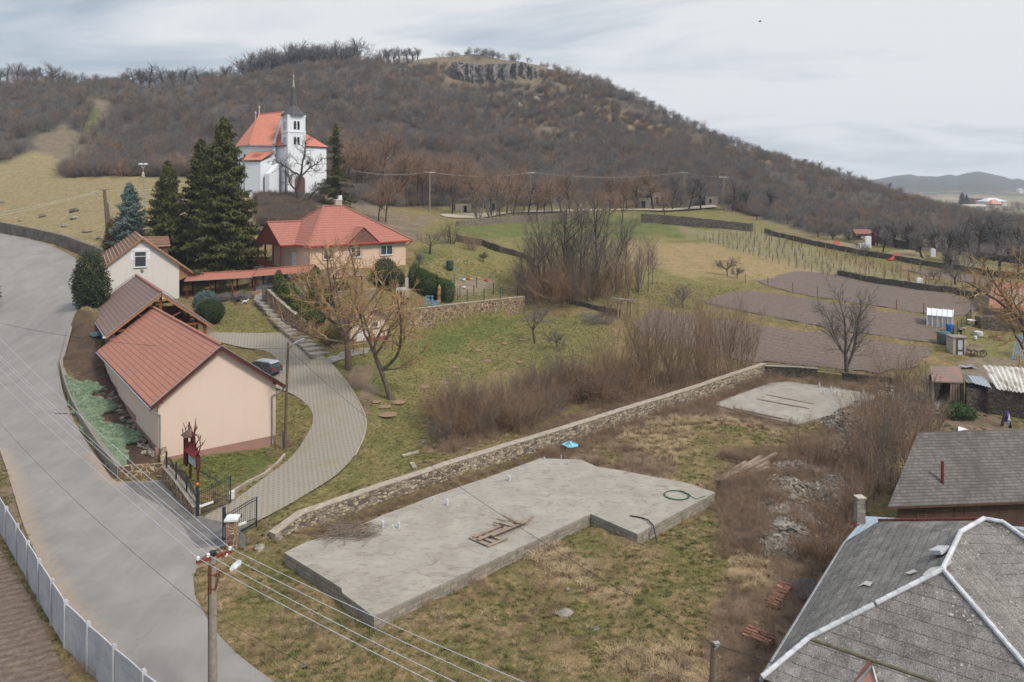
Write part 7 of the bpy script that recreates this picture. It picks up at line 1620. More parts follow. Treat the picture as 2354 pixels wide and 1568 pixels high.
# orchard trees on the right slope
oc=T_('fruit',1880,545,42,'small bare orchard tree on the terraced right slope',170,.14,(BARKD,TWIGG),group='orchard trees on the right slope')
ob=42*G(1880,545).y/FPX
for i,(x,y,h) in enumerate([(1840,520,42),(1810,515,40),(1905,530,40),(1952,560,58),(1975,558,62),(1990,552,60),(2035,560,55),(1740,505,40),(1915,552,50),(2110,575,75),(2140,560,80),(2190,575,85),(2085,560,70),(1855,500,50),(2020,545,60),(2230,590,60)]):
    b=G(x,y);dup(oc,b,i*1.3,h*b.y/FPX/ob)
clump(2215,620,70,'round grey willow bush on the grass mound at right',175,26,.06,.9,1.0,'bush',(TWIGG,))
clump(1985,588,38,'grey shrub right of the little red-tiled cellar',176,20,.06,.7,.8,'bush',(TWIGG,));clump(1085,575,45,'russet bare bush against the dark orchard wall',177,22,.05,.6,.8,'bush',(RUSTL,));clump(1035,560,50,'dark bare bush at the top end of the orchard wall',178,18,.05,.6,.8,'bush',(BARKD,))
# skyline trees
mt=[T_('tall',1268,680,190,'thin bare tree among many in the dense middle thicket',400,.12,(BARK,TWIG),group='thin trees of the middle thicket'),clump(1315,676,140,'thin multi-stemmed shrub among many in the dense middle thicket',401,14,.06,.45,.8,'stem',(TWIG,),'shrubs of the middle thicket')]
mh=[190*G(1268,680).y/FPX,140*G(1315,676).y/FPX]
for i,(x,y,h) in enumerate([(1228,685,150),(1250,674,160),(1302,670,200),(1318,690,150),(1345,668,185),(1362,684,150),(1390,664,180),(1225,700,90),(1285,702,110),(1330,704,100),(1385,690,110),(1415,676,140),(1440,660,150),(1465,672,130),(1490,668,120),(1200,676,90),(1240,655,120),(1300,650,130),(1500,655,90)]): b=G(x,y);dup(mt[i % 2],b,i*1.7,h*b.y/FPX/mh[i % 2])
wt=T_('lane',2150,590,80,'grey bare tree in the dense wood edge at the right',410,.26,(BARKD,TWIGG),group='grey trees of the right wood edge');wh_=80*G(2150,590).y/FPX
for i,(x,y,h) in enumerate([(2090,575,80),(2120,598,75),(2175,600,95),(2205,585,90),(2235,605,105),(2250,580,90),(2285,600,110),(2320,590,110),(2345,610,120),(2370,595,120),(2310,570,95),(2060,570,75),(2030,580,50),(2340,640,90),(2190,625,60),(2275,560,85),(2225,560,80)]): b=G(x,y);dup(wt,b,i*1.9,h*b.y/FPX/wh_)
ws=clump(2045,985,120,'bare brown shrub in the tangled belt above the barn',420,9,.045,.65,1.1,'stem',(TWIG,),'tangled shrubs above the barn');wsh_=120*G(2045,985).y/FPX
for i,(x,y,h) in enumerate([(2020,1050,120),(2090,1005,120),(2065,1045,140),(1960,1045,80),(2000,960,90),(2110,960,110),(2130,930,100),(2045,1110,140),(2020,1130,120),(1975,1090,90),(2095,1075,120),(1940,1165,80),(1920,1200,85),(1900,1260,70)]): b=G(x,y);dup(ws,b,i*1.3,h*b.y/FPX/wsh_)
sk=[T_('sky',262,203,48,'bare tree against the sky on the hill ridge',180,.3,(BARKD,TWIGG),group='bare trees on the hill ridge',D=350),T_('sky',218,203,42,'bare tree against the sky on the hill ridge',181,.4,(BARKD,TWIGG),group='bare trees on the hill ridge',D=350,k=1.1),T_('walnut',905,150,48,'bare tree against the sky on the hill ridge',182,.35,(BARKD,TWIGG),group='bare trees on the hill ridge',D=388,k=1.2)]
sp_h=[48*350/FPX,42*350/FPX*1.1,48*388/FPX*1.1]
skp=[(40,50),(80,52),(120,55),(150,44),(235,40),(285,42),(305,55),(325,60),(345,58),(372,52),(395,50),(425,46),(455,48),(480,44),(520,48),(560,52),(585,62),(602,70),(625,75),(645,72),(668,78),(690,78),(712,72),(735,66),(760,58),(785,56),(812,52),(880,44),(935,40),(960,30),(1010,14),(1108,22),(1330,24),(1380,26),(1405,30),(1560,34),(1600,36),(1665,34),(1700,24),(1745,20),(1850,34),(1885,30),(1930,34),(1952,34),(2045,34),(2070,30),(1500,20),(1780,24),(1815,22)]
skp += [(x,50+(x*7) % 27) for x in range(565,835,13)]+[(x,34+(x*7) % 14) for x in range(0,560,17)]+[(865,40),(893,42),(918,40),(948,34),(1440,22),(1470,22),(1530,24),(1640,22),(1720,24)]
for i,(x,h) in enumerate(skp):
    D_=float(np.interp(x,[q[0] for q in CR],[q[2] for q in CR]));b=Gz(x,D_);k=(0,1,2)[(i*5) % 3];dup(sk[k],b,i*2.3,h*D_/FPX/sp_h[k]*(1.35 if x < 1000 else .75))

# ------------------------------------------------------------------ conifers, hedges, evergreen bushes
conifer('spruce_tree',1,24.5,12.0,NEEDLE,'tallest dark spruce tree left of the church behind the walkway',Gz(515,116),dens=.95)
conifer('spruce_tree',2,19.5,8.5,NEEDLE,'dark spruce tree close beside and left of the tallest one',Gz(462,124),.5,dens=.9)
conifer('spruce_tree',3,17.2,8.4,NEEDLE,'bushy dark spruce tree just right of the double street lamp',Gz(385,119),1.0,dens=1.1,droop=.1)
conifer('blue_spruce',4,11.8,6.6,NEEDLEB,'silvery blue spruce behind the white house',Gz(298,124),0,dens=1.2,droop=.05)
conifer('spruce_tree',5,17.5,7.5,NEEDLE,'sparse dark spruce standing right of the church',Gz(772,158),0,dens=.5,sparse=.5,droop=.38)
conifer('young_spruce',6,5.0,3.4,NEEDLEB,'small bluish spruce at the foot of the silvery one',Gz(322,121),0,dens=1.6,droop=.05)
conifer('bare_larch',7,6.5,3.0,leafmat('russet_needles',C(160,110,80),C(130,92,70)),'small russet conifer alone high on the rocky slope',Gz(1255,352),0,dens=1.0,sparse=.4,droop=0)
bush_thing('thuja_bush','big dark evergreen bush between the road and the white house','bush',Gz(208,95.5),[((0,0,3.4),(2.0,2.0,3.9)),((.8,.3,2.0),(1.5,1.5,2.6)),((-.8,0,2.2),(1.3,1.4,2.8))],NEEDLED,3,.22,130)
bush_thing('rusty_thuja','small rust-tinged pointed evergreen behind the white house roof','bush',Gz(258,124),[((0,0,2.6),(1.1,1.1,3.2)),((0,0,1.4),(1.5,1.5,2.0))],THUJO,4,.2,130)
bush_thing('edge_evergreen','dark evergreen bush just entering at the left picture edge','bush',G(-42,720),[((0,0,2.6),(1.9,1.9,3.2)),((.5,0,4.2),(1.2,1.2,2.2))],THUJO,5,.22,120)
bush_thing('yew_ball','round clipped dark yew bush beside the timber hall','bush',G(484,742),[((0,0,1.45),(1.75,1.75,1.6))],NEEDLED,6,.12,520,lump=.03)
bush_thing('green_pine_bush','looser green evergreen bush behind the round clipped yew','bush',G(474,724),[((0,0,1.5),(1.7,1.5,1.7))],NEEDLEB,7,.16,260)
for i,(x,y,lb) in enumerate([(466,690,'leftmost grey lavender mound under the walkway'),(488,692,'second grey lavender mound from the left'),(520,690,'large grey lavender mound at the middle strut'),(548,690,'small grey lavender mound right of the middle'),(566,690,'grey lavender mound by the right-hand strut')]):
    bush_thing('lavender_mound',lb,'bush',G(x,y),[((0,0,.45),(1.15 if i != 3 else .7,.9,.62))],LAVG,10+i,.1,420,lump=.08)
bush_thing('barberry_bush','low dark purple bush under the end of the walkway','bush',G(630,674),[((0,0,.6),(1.3,1.0,.8))],leafmat('purple_leaves',C(96,76,80),C(70,56,60)),16,.12,300)
tl=[(641,697,4.4,.75,'tallest narrow thuja at the top of the garden steps'),(656,704,3.4,.95,'thuja second from the top of the steps'),(668,712,3.4,1.0,'broad thuja in the middle of the step hedge'),(680,722,3.2,1.0,'thuja near the lower end of the step hedge'),(692,732,2.9,1.0,'last thuja of the step hedge above the wall corner'),(726,690,4.3,1.0,'single thuja left of the gazebo'),(738,706,2.6,1.2,'wide low thuja under the walnut branches'),
 (708,738,1.6,1.3,'low spreading juniper at the wall corner'),(726,742,1.4,1.3,'second low juniper along the terrace wall'),
 (953,664,3.6,1.0,'first thuja of the right garden hedge'),(966,672,3.7,1.0,'second thuja of the right garden hedge'),(978,678,3.7,1.0,'third thuja of the right garden hedge'),(990,683,3.6,1.0,'fourth thuja of the right garden hedge'),(1001,687,3.5,.95,'fifth thuja of the right garden hedge'),(1012,690,3.4,.95,'sixth thuja of the right garden hedge'),(1022,693,3.3,.9,'seventh thuja of the right garden hedge'),(1032,695,3.2,.9,'last thuja of the right garden hedge'),
 (885,662,4.3,1.9,'large dark round evergreen under the right-hand house window'),(905,668,3.3,1.7,'dark evergreen right of the large round one')]
for i,(x,y,h,r,lb) in enumerate(tl):
    bush_thing('thuja',lb,'bush',G(x,y),[((0,0,h*.48),(r,r,h*.54))],NEEDLED if i >= 17 else NEEDLEY,20+i,.15,330,lump=.10)
bush_thing('green_bush','low bright green bush on the dirt right of the shrubs','bush',G(2198,962),[((0,0,.7),(1.3,.8,.8)),((.9,-.2,.5),(.9,.7,.6))],leafmat('green_leaves',C(84,110,60),C(58,84,44)),45,.12,300)
bush_thing('garden_shrub','dark leafy shrub by the foot of the upright walnut','bush',G(760,792),[((0,0,.8),(1.2,1.0,1.0))],leafmat('olive_leaves',C(110,96,52),C(78,72,44)),46,.12,260)
# ground cover in the planted bed
rs=np.random.RandomState(5)
zb1=[((140+x/3.734)*.9608,(760+y/3.734)*.9608) for x,y in ((360,560),(460,620),(560,800),(700,960),(860,1180),(900,1260),(780,1250),(700,1120),(560,900),(440,720),(330,620))];pw=[tuple(G(a,b).xy) for a,b in zb1];X_=rs.uniform(min(q[0] for q in pw),max(q[0] for q in pw),1500);Y_=rs.uniform(min(q[1] for q in pw),max(q[1] for q in pw),1500);k=inpoly(X_,Y_,pw);BEDST=(X_[k],Y_[k])
mint=[(147,876),(185,880),(222,886),(240,892),(228,905),(210,912),(232,922),(262,930),(268,950),(240,953),(228,962),(240,975),(282,985),(318,1000),(330,1016),(298,1024),(284,1034),(292,1060),(300,1080),(275,1094),(232,1048),(188,982),(162,932)]
mw=[tuple(G(x,y).xy) for x,y in mint]
xs,ys=[p[0] for p in mw],[p[1] for p in mw]
X_=rs.uniform(min(xs),max(xs),420000);Y_=rs.uniform(min(ys),max(ys),420000);wob=.35
k=inpoly(X_+(fbm(X_*1.2,Y_*1.2,3)-.5)*wob*3,Y_+(fbm(X_*1.2+9,Y_*1.2,3)-.5)*wob*3,mw);X_,Y_=X_[k],Y_[k]
Z_=gz(X_,Y_)+.05+fbm(X_*.9,Y_*.9,3)*.45*rs.rand(len(X_))**.5
tag(mobj('groundcover',leaf_mesh('groundcover',np.c_[X_,Y_,Z_],np.tile([[.2,-.3,1.]],(len(X_),1)),.085,MINT,rs,.5)),'mint green creeping groundcover spilling over the planted bed','ground cover',kind='stuff')

# ------------------------------------------------------------------ woods on the hill
fc=new_set('wood_shapes');HOLDN=fc
for i in range(7):
    h=(8,7,9,7.5,6.5,8.5,7)[i];s_=tree_segs('forest',200+i,h,.14)
    s_=[q for q in s_ if not (q[4] == 3 and (hash(q[0]) % 10) < 1)]
    proto(seg_mesh('wood_tree',[([q for q in s_ if q[4] == 0],4,0),([q for q in s_ if q[4] > 0],3,1)],[BARK,(TWIGG,TWIG,TWIGB,TWIGG,TWIGG,TWIG,TWIGG)[i]]))
bc=new_set('shrub_shapes')
for i in range(4):
    s_=clump_segs('shrub',240+i,2.9,11,.045,.75,.9);proto(seg_mesh('wood_shrub',[(s_,3,0)],[(TWIGG,TWIG,TWIGB,TWIG)[i]]))
cls=list(CL);rs=np.random.RandomState(12)
def sample(n,u0,u1,d0,d1):
    u=rs.uniform(u0,u1,n);d=np.sqrt(rs.uniform(d0*d0,d1*d1,n));return (u-CX)/FPX*d,d
x,y=sample(17000,-300,2650,175,415)
cr=np.interp(CX+FPX*x/y,[q[0] for q in CR],[q[2] for q in CR])
c_=cls_at(x,y);k=(c_ == cls.index('forest')) & (y < cr*1.05) & ~((np.abs(x+50) < 16) & (np.abs(y-172) < 20));u_=CX+FPX*x/y
k &= ~((u_ > 780) & (u_ < 1680) & (y < 240));x,y=x[k],y[k]
k2=rs.rand(len(x)) < .74;xt,yt=x[k2],y[k2]
z=gmesh(xt,yt);u_=CX+FPX*xt/yt
nearc=np.interp(u_,[q[0] for q in CR],[q[2] for q in CR])-yt
sc_t=rs.uniform(.6,1.15,len(xt))*np.where(nearc < 40,.72,1.0)*np.where(fbm(xt*.02,yt*.02,3) > .55,.75,1.0)
right=u_ > 1750;sc_t=np.where(right,sc_t*.72,sc_t)
big=(u_ > 560) & (u_ < 1300) & (z < 40) ;sc_t=np.where(big,sc_t*1.15,sc_t)
py_=HY+FPX*(H-z-6)/yt;keep=~((u_ > 1020) & (u_ < 1260) & (py_ > 130) & (py_ < 190) & (yt > 330))
scatter('bare_wood',fc,np.c_[xt,yt,z][keep],sc_t[keep],rs.uniform(0,6.28,keep.sum()),'leafless grey-brown wood covering the whole hillside','wood')
xb,yb=x[~k2],y[~k2];x2,y2=sample(9000,820,1850,250,412);c2=cls_at(x2,y2);u2=CX+FPX*x2/y2;cr2=np.interp(u2,[q[0] for q in CR],[q[2] for q in CR])
pyy=HY+FPX*(H-gz(x2,y2))/y2;k=((c2 == cls.index('hill')) | (c2 == cls.index('tan'))) & (y2 < cr2) & (fbm(x2*.05,y2*.05,3)+rs.rand(len(x2))*.3 > .47) & (pyy > 150+np.maximum(0,u2-1250)*.25) & ~((u2 > 1025) & (u2 < 1240) & (pyy > 140) & (pyy < 200))
xb=np.r_[xb,x2[k]];yb=np.r_[yb,y2[k]];x3,y3=sample(2600,590,920,138,160);c3=cls_at(x3,y3);k=(c3 == cls.index('bank'));xb=np.r_[xb,x3[k]];yb=np.r_[yb,y3[k]]
nb3=k.sum();x5,y5=sample(3000,740,1760,168,236);k5=(cls_at(x5,y5) == cls.index('forest'));xb=np.r_[x5[k5],xb];yb=np.r_[y5[k5],yb];sb=rs.uniform(.5,1.2,len(xb));sb[-nb3:] *= .55
scatter('hill_scrub',bc,np.c_[xb,yb,gmesh(xb,yb)],sb,rs.uniform(0,6.28,len(xb)),'low leafless scrub scattered over the hill and banks','scrub')
# dark hedge of shrubs at the forest foot on the left
x4,y4=[],[]
for px in np.arange(150,440,3.2):
    for k in range(2): b=Gz(px,214+rs.uniform(-3,6));x4.append(b.x);y4.append(b.y)
x4,y4=np.array(x4),np.array(y4);scatter('wood_edge',bc,np.c_[x4,y4,gmesh(x4,y4)],rs.uniform(.9,1.6,len(x4)),rs.uniform(0,6.28,len(x4)),'reddish brown shrub belt along the wood foot above the meadow','scrub')

# ------------------------------------------------------------------ rocks on the hill

ROCK=M('cliff_rock',C(136,130,126),C(92,88,88),.5,bumps=.8,bd=.4,stretch=(1,1,.5),contrast=(.4,.6))
def rock_mass(name,label,pxs,base_y,top_y,D,seed,th=4):
    rs_=np.random.RandomState(seed);n=len(pxs)*6;mb=MB();xs_=np.interp(np.linspace(0,len(pxs)-1,n),range(len(pxs)),pxs);tb=np.interp(np.linspace(0,len(pxs)-1,n),range(len(pxs)),base_y);tt_=np.interp(np.linspace(0,len(pxs)-1,n),range(len(pxs)),top_y)
    m_=7;grid=[]
    for i in range(n):
        col=[];off=rs_.uniform(-1.6,1.6)+1.8*math.sin(i*.9)
        for j in range(m_+1):
            yy=tb[i]+(tt_[i]-tb[i])*j/m_;D_=D+off*(1 if 0 < j else .4)+j*.35+rs_.uniform(-.7,.7);p=wpt(xs_[i]+rs_.uniform(-1.2,1.2),yy+rs_.uniform(-1,1),D_);col.append(p)
        p=col[-1];col.append((p[0],p[1]+th*2,p[2]+th*.35));col.append((p[0],p[1]+th*6,p[2]+th*.2));col.insert(0,(col[0][0],col[0][1]+1,col[0][2]-4));grid.append(col)
    for i in range(n-1):
        for j in range(len(grid[0])-1): mb.face([grid[i][j],grid[i+1][j],grid[i+1][j+1],grid[i][j+1]])
    return tag(mb.build(name,ROCK),label,'rock')
rock_mass('rock_cliff','broad grey rock cliff below the grassy hilltop',[1036,1060,1085,1110,1135,1160,1185,1200,1220,1236],[152,172,180,186,190,192,186,186,182,170],[144,143,146,150,147,147,146,142,152,158],371,3)
rock_mass('rock_outcrop','smaller dark rock outcrop left of the main cliff',[905,920,935,945],[176,184,186,176],[160,158,160,168],362,4,2)
rock_mass('ridge_rock','dark rock knob on the right shoulder of the ridge',[1402,1414,1428],[214,216,218],[200,203,207],379,5,2)
ico=None
def boulder(label,px,py,w_,h_,seed,group=None,name='boulder',mat=None,D=None):
    p=G(px,py) if D is None else Gz(px,D);rs_=random.Random(seed);mb=MB();nu,nv=9,5;pts={}
    for j in range(nv+1):
        for i in range(nu):
            k=rs_.uniform(.75,1.15);pts[i,j]=p+Vector((w_/2*k*math.sin(math.pi*(j+.2)/(nv+.4))*math.cos(6.283*i/nu),w_*.4*k*math.sin(math.pi*(j+.2)/(nv+.4))*math.sin(6.283*i/nu),h_*.5*math.cos(math.pi*j/nv)*k+h_*.25))
    for j in range(nv):
        for i in range(nu): mb.face([pts[i,j+1],pts[(i+1) % nu,j+1],pts[(i+1) % nu,j],pts[i,j]])
    mb.face([pts[i,0] for i in range(nu)]);return tag(mb.build(name,mat or SLATEP),label,'stone',group)
for i,(x,y,w_,h_,lb) in enumerate([(98,498,1.7,.9,'small pale boulder lying left on the meadow'),(170,487,2.3,1.1,'largest pale boulder in the middle of the meadow'),(171,503,2.1,.7,'flat pale boulder below the largest meadow one'),(149,521,1.5,.8,'pale boulder near the road wall on the meadow'),(201,533,1.9,.4,'flat stone just above the road retaining wall'),(232,548,2.0,.5,'flat stone near the foot of the double pole'),(47,510,1.0,.4,'tiny flat stone at the left meadow edge'),(5,466,1.2,.8,'boulder at the far left meadow edge')]): boulder(lb,x,y,w_,h_,i)
for i,(x,d_,w_,h_,lb) in enumerate([(1233,350,4,4,'pale boulder fallen below the cliff'),(1195,345,3,4.5,'dark standing rock left below the cliff'),(1354,340,2.5,2,'small pale rock on the right bare slope'),(1148,352,4,2,'flat rock under the cliff centre')]): boulder(lb,x,0,w_,h_,20+i,D=d_)
for i,(x,y,w_,h_,lb) in enumerate([(1297,1412,1.0,.25,'flat whitish stone patch in the foreground grass'),(1366,1450,.5,.3,'single grey stone low in the foreground grass'),(1305,1357,.25,.2,'tiny white stone in the middle of the foreground grass'),(698,1533,.4,.2,'white stone near the bottom left grass'),(596,1265,.8,.5,'stone block at the broken end of the long wall'),(640,1240,.7,.3,'flat stone tumbled from the wall end'),(612,1232,.6,.3,'pale rubble stone by the wall end'),(1000,1030,.5,.5,'round grey boulder at the left foot of the brown hedge'),(975,1020,.5,.4,'dark boulder beside the hedge foot')]): boulder(lb,x,y,w_,h_,30+i)
for i,(x,y,r) in enumerate([(972,889,.75),(1018,880,.7),(1050,860,.5),(1074,829,.5),(916,925,.75),(892,953,.9) ,(865,924,.5),(883,935,.7),(1120,830,.55),(1098,806,.5),(1195,833,.5),(1045,845,.5),(891,955,.6),(1160,790,.5),(1200,781,.6)]):
    p=G(x,y);mb=MB();n=12
    ring=[[Vector((p.x+r*f_*math.cos(a*6.283/n)*random.Random(i*9+a).uniform(.85,1.15),p.y+r*f_*math.sin(a*6.283/n),p.z+.03+.16*(1-f_*f_))) for a in range(n)] for f_ in (1.0,.6)]
    for a in range(n): mb.face([ring[0][a],ring[0][(a+1) % n],ring[1][(a+1) % n],ring[1][a]])
    mb.face(ring[1]);tag(mb.build('molehill',M('molehill_soil',C(156,128,102),C(128,102,80),4) if i == 0 else bpy.data.materials['molehill_soil'],smooth=True),'low bare molehill on the lawn between walnut tree and hedge','molehill','molehills on the lawn')

# ------------------------------------------------------------------ rubble, logs, bricks
rc=new_set('slate_shapes')
for i in range(6):
    rs_=random.Random(i);mb=MB();n=rs_.choice((5,6,5));h_=rs_.uniform(.05,.11)
    po=[(rs_.uniform(.16,.3)*math.cos(6.283*a/n)*1.2,rs_.uniform(.14,.26)*math.sin(6.283*a/n)) for a in range(n)];mb.prism(po,-h_/2,h_/2)
    me=bpy.data.meshes.new('slate');me.from_pydata(mb.v,[],mb.f);me.materials.append(SLATEP);me.update();proto(me)
zz2=lambda L: [((1700+a/5.058)*.9608,(1020+b/5.058)*.9608) for a,b in L]
for lb,poly,hh,n in (('middle heap of grey slate rubble beside the log pile',[(500,640),(700,590),(1180,690),(1520,800),(1440,930),(1100,850),(700,820),(560,740)],.55,900),('upper thin heap of grey slate rubble under brambles',[(800,480),(960,430),(1200,470),(1560,660),(1480,720),(1180,680),(820,530)],.45,650),
  ('largest lower heap of grey slate rubble near the grey-roofed house',[(400,880),(640,900),(850,960),(1200,1110),(1300,1260),(1340,1450),(1100,1590),(560,1560),(520,1400),(660,1200),(640,1060),(760,1000),(420,910)],.8,2100),('far heap of slate slabs below the smaller concrete slab',[(1350,-60),(1800,-300),(1900,-100),(1850,200),(1700,380),(1400,300),(1500,100)],.7,900),('thin scatter of slate stones between the rubble heaps',[(450,560),(1000,450),(1500,500),(1650,700),(1450,1200),(1380,1500),(560,1600),(420,900)],.1,750),('scattered brick and slab rubble on the bare dirt at right',[(2000,-620),(2500,-360),(2950,-260),(2900,-160),(2300,-220),(1950,-480)],.35,700)):
    pw=[tuple(G(a,b).xy) for a,b in zz2(poly)];xs=[p[0] for p in pw];ys=[p[1] for p in pw]
    X_=rs.uniform(min(xs),max(xs),n*3);Y_=rs.uniform(min(ys),max(ys),n*3);k=inpoly(X_,Y_,pw);X_,Y_=X_[k][:n],Y_[k][:n]
    cxm,cym=np.mean(xs),np.mean(ys);dd=np.ones(len(X_))
    B_=np.array(pw);dd[:]=9
    for i in range(len(B_)):
        a_,b_=B_[i-1],B_[i];ab=b_-a_;P_=np.c_[X_,Y_];t_=np.clip(((P_-a_)@ab)/((ab**2).sum()+1e-9),0,1);dd=np.minimum(dd,np.linalg.norm(P_-a_-t_[:,None]*ab,axis=1))
    Z_=gmesh(X_,Y_)+np.clip(dd/1.2,0,1)*hh*fbm(X_*.8,Y_*.8,2)*1.3*rs.uniform(.4,1,len(X_))+.03
    scatter('rubble_heap',rc,np.c_[X_,Y_,Z_],rs.uniform(.6,1.5,len(X_)),rs.uniform(0,6.28,len(X_)),lb,'rubble',tilt=.4)
scatter('loose_stones',rc,np.c_[BEDST[0],BEDST[1],gz(*BEDST)+.06],rs.uniform(.5,1.1,len(BEDST[0])),rs.uniform(0,6.28,len(BEDST[0])),'loose grey stones along the foot of the peach side wall','stones',tilt=.3)
lg=[((75,712),(430,485),.13),((135,742),(800,330),.17),((190,722),(640,470),.15),((318,645),(800,400),.15),((380,662),(700,490),.14),((370,690),(700,550),.13),((240,690),(560,500),.14)]
for i,(a,b,r) in enumerate(lg):
    (xa_,ya_),(xb_,yb_)=zz2([a,b]);p,q=G(xa_,ya_),G(xb_,yb_);z_=.22 if i in (1,3) else .12;L_=min((q-p).length,6.5);q=p+(q-p).normalized()*L_
    mb=MB();mb.beam(p+Vector((0,0,z_+r)),q+Vector((0,0,z_+r+.05)),r*2,r*2);tag(mb.build('log',W_OLD),'weathered squared log in the pile at the corner of the large slab','log','logs piled beside the slab')
mb=MB();mb.box((0,0,0),(.29,.14,.065));bk_me=mb.build('brick',BRICK);bk_me.location=(0,0,-60)
zz3=lambda x,y: ((1630+x/2.48)*.9608,(1000+y/2.48)*.9608);rr=random.Random(8);first=True
for pile,(cxp,cyp,nx,ny,nz,label,grp) in enumerate([(600,1068,2,13,3,'reddish clay brick in the long leaning stack by the eave','bricks stacked by the grey roof'),(485,1335,4,4,5,'reddish clay brick in the small square pile near the corner','bricks in the square pile')]):
    c=G(*zz3(cxp,cyp));dr=Vector((.61,.79,0)) ;sd_=Vector((.79,-.61,0))
    for a in range(nx):
        for b_ in range(ny):
            for k in range(nz):
                if rr.random() < .12 or (pile == 0 and k > 3-abs(a-1)): continue
                p=c+dr*(b_-ny/2)*(.2 if pile == 0 else .26)+sd_*(a-nx/2)*.33+Vector((rr.uniform(-.05,.05),rr.uniform(-.05,.05),.06+k*.085));o=bk_me if first else bk_me.copy()
                if not first: COL.objects.link(o)
                first=False;o.location=p;o.rotation_euler=(rr.uniform(-.1,.1),rr.uniform(-.12,.12),math.atan2(sd_.y,sd_.x)+rr.gauss(0,.12));o.scale=(1.1,1.1,1.2);tag(o,label,'brick',grp)
c=G(*zz3(725,1040));mb=MB();corr_roof(mb,c+Vector((-.7,-1,.3)),c+Vector((.5,-1.3,.3)),c+Vector((1.0,.8,.35)),c+Vector((-.3,1.0,.35)),.2,.04);tag(mb.build('sheet_stack',M('dark_fibre_sheets',C(84,82,80),C(60,58,56),4)),'stack of dark corrugated sheets between bricks and the grey roof','sheets')

# ------------------------------------------------------------------ grass, straw and dead weeds
gc=new_set('tuft_shapes')
GRS=leafmat('grass_blades',C(136,132,82),C(106,112,64),.25,.6);STR=leafmat('straw_blades',C(184,162,128),C(146,126,98),.2,.6);DWD=M('dead_weed',C(172,146,122),C(130,108,90),2,bumps=0,rnd=.2)
def tuft(name,n,h,r,w_,mat,bend,seed):
    rs_=random.Random(seed);V,F=[],[]
    for i in range(n):
        a=rs_.random()*6.283;q=rs_.random()*r;b0=(math.cos(a)*q,math.sin(a)*q,-.03);hh=h*rs_.uniform(.5,1.1);a2=a+rs_.gauss(0,.8);bd_=bend*rs_.uniform(.3,1.3)*hh;sx,sy=-math.sin(a2)*w_,math.cos(a2)*w_
        m1=(b0[0]+math.cos(a2)*bd_*.35,b0[1]+math.sin(a2)*bd_*.35,hh*.6);t1=(b0[0]+math.cos(a2)*bd_,b0[1]+math.sin(a2)*bd_,hh*(1-.25*min(1.5,bend)));k=len(V)
        V += [(b0[0]-sx,b0[1]-sy,b0[2]),(b0[0]+sx,b0[1]+sy,b0[2]),(m1[0]+sx*.8,m1[1]+sy*.8,m1[2]),(m1[0]-sx*.8,m1[1]-sy*.8,m1[2]),(t1[0]+sx*.2,t1[1]+sy*.2,t1[2]),(t1[0]-sx*.2,t1[1]-sy*.2,t1[2])];F += [(k,k+1,k+2,k+3),(k+3,k+2,k+4,k+5)]
    return proto(np_mesh(name,V,F,mat))
for i in range(3): tuft('grass_tuft',26,.17,.22,.012,GRS,.6,i)
stc=new_set('straw_shapes')
for i in range(3): tuft('straw_tuft',34,.42,.26,.012,STR,1.1,10+i)
wc=new_set('weed_shapes')
for i in range(4):
    s_=clump_segs('bush',300+i,.75,9,.012,.8,.3);s_=[(q[0],q[1],q[2]*.55,q[3]*.55,q[4]) for q in s_];proto(seg_mesh('weed',[(s_,3,0)],[DWD]))
wc2=wc;slabs_w=[[zp(x,y,.55) for x,y in ((655,1270),(786,1351),(860,1416),(1357,1181),(1465,1228),(1643,1132),(1560,1100),(1440,1068),(1340,1057),(1241,1054),(1060,1118),(880,1184),(870,1215),(770,1251))],[tuple(G(x,y).xy) for x,y in ((1642,932),(1700,902),(1810,881),(1990,907),(2012,915),(1985,937),(1830,980),(1690,947))],
  [tuple(P(0,0)),tuple(P(Wd,0)),tuple(P(Wd,Ln)),tuple(P(0,Ln))],[(9.65,28.55),(19.4,21.5),(30,30),(27,42),(17.9,42)],[(23,45.3),(42,47),(42,54),(23,53)]]
def put(nm,coll,n,d0,d1,classes,label,cat,s0,s1,u0=-150,u1=2500,thr=None,tilt=.15):
    x,y=sample(n,u0,u1,d0,d1);c_=cls_at(x,y);k=np.isin(c_,[cls.index(q) for q in classes]) & free_at(x,y,slabs_w)
    if thr: k &= fbm(x*.45+thr[0],y*.45,4)+rs.normal(0,.05,len(x)) > thr[1]
    x,y=x[k],y[k];scatter(nm,coll,np.c_[x,y,gmesh(x,y)],rs.uniform(s0,s1,len(x)),rs.uniform(0,6.28,len(x)),label,cat,tilt=tilt)
put('grass',gc,34000,29,75,('wild','green','dirt'),'short olive grass tufts over the foreground plot','grass',.4,1.1,thr=(0,.45))
put('lawn_grass',gc,42000,44,125,('lawn','green'),'short grass of the lawns around the walnut trees','grass',.3,.7,u0=350,u1=1700)
put('dry_grass',stc,30000,29,85,('straw',),'flattened straw-coloured dry grass patches','dry grass',.5,1.2)
put('dry_grass',stc,12000,29,80,('wild','dead'),'scattered straw-coloured tufts among the weeds','dry grass',.3,.7,thr=(31,.58))
put('dead_weeds',wc2,15000,30,85,('dead',),'brown dead weed stalks covering the waste ground','weeds',.5,1.4)
put('dead_weeds',wc2,5000,30,70,('wild','straw'),'sparse brown dead weeds in the foreground grass','weeds',.3,.9,thr=(77,.57))
x,y=sample(1500,1660,1900,44,62);k=free_at(x,y,slabs_w) & (fbm(x*.5+4,y*.5,3) > .5);x,y=x[k],y[k];scatter('rubble_weeds',wc,np.c_[x,y,gmesh(x,y)+.15],rs.uniform(.6,1.3,len(x)),rs.uniform(0,6.28,len(x)),'brown weeds growing through the slate rubble','weeds',tilt=.2)
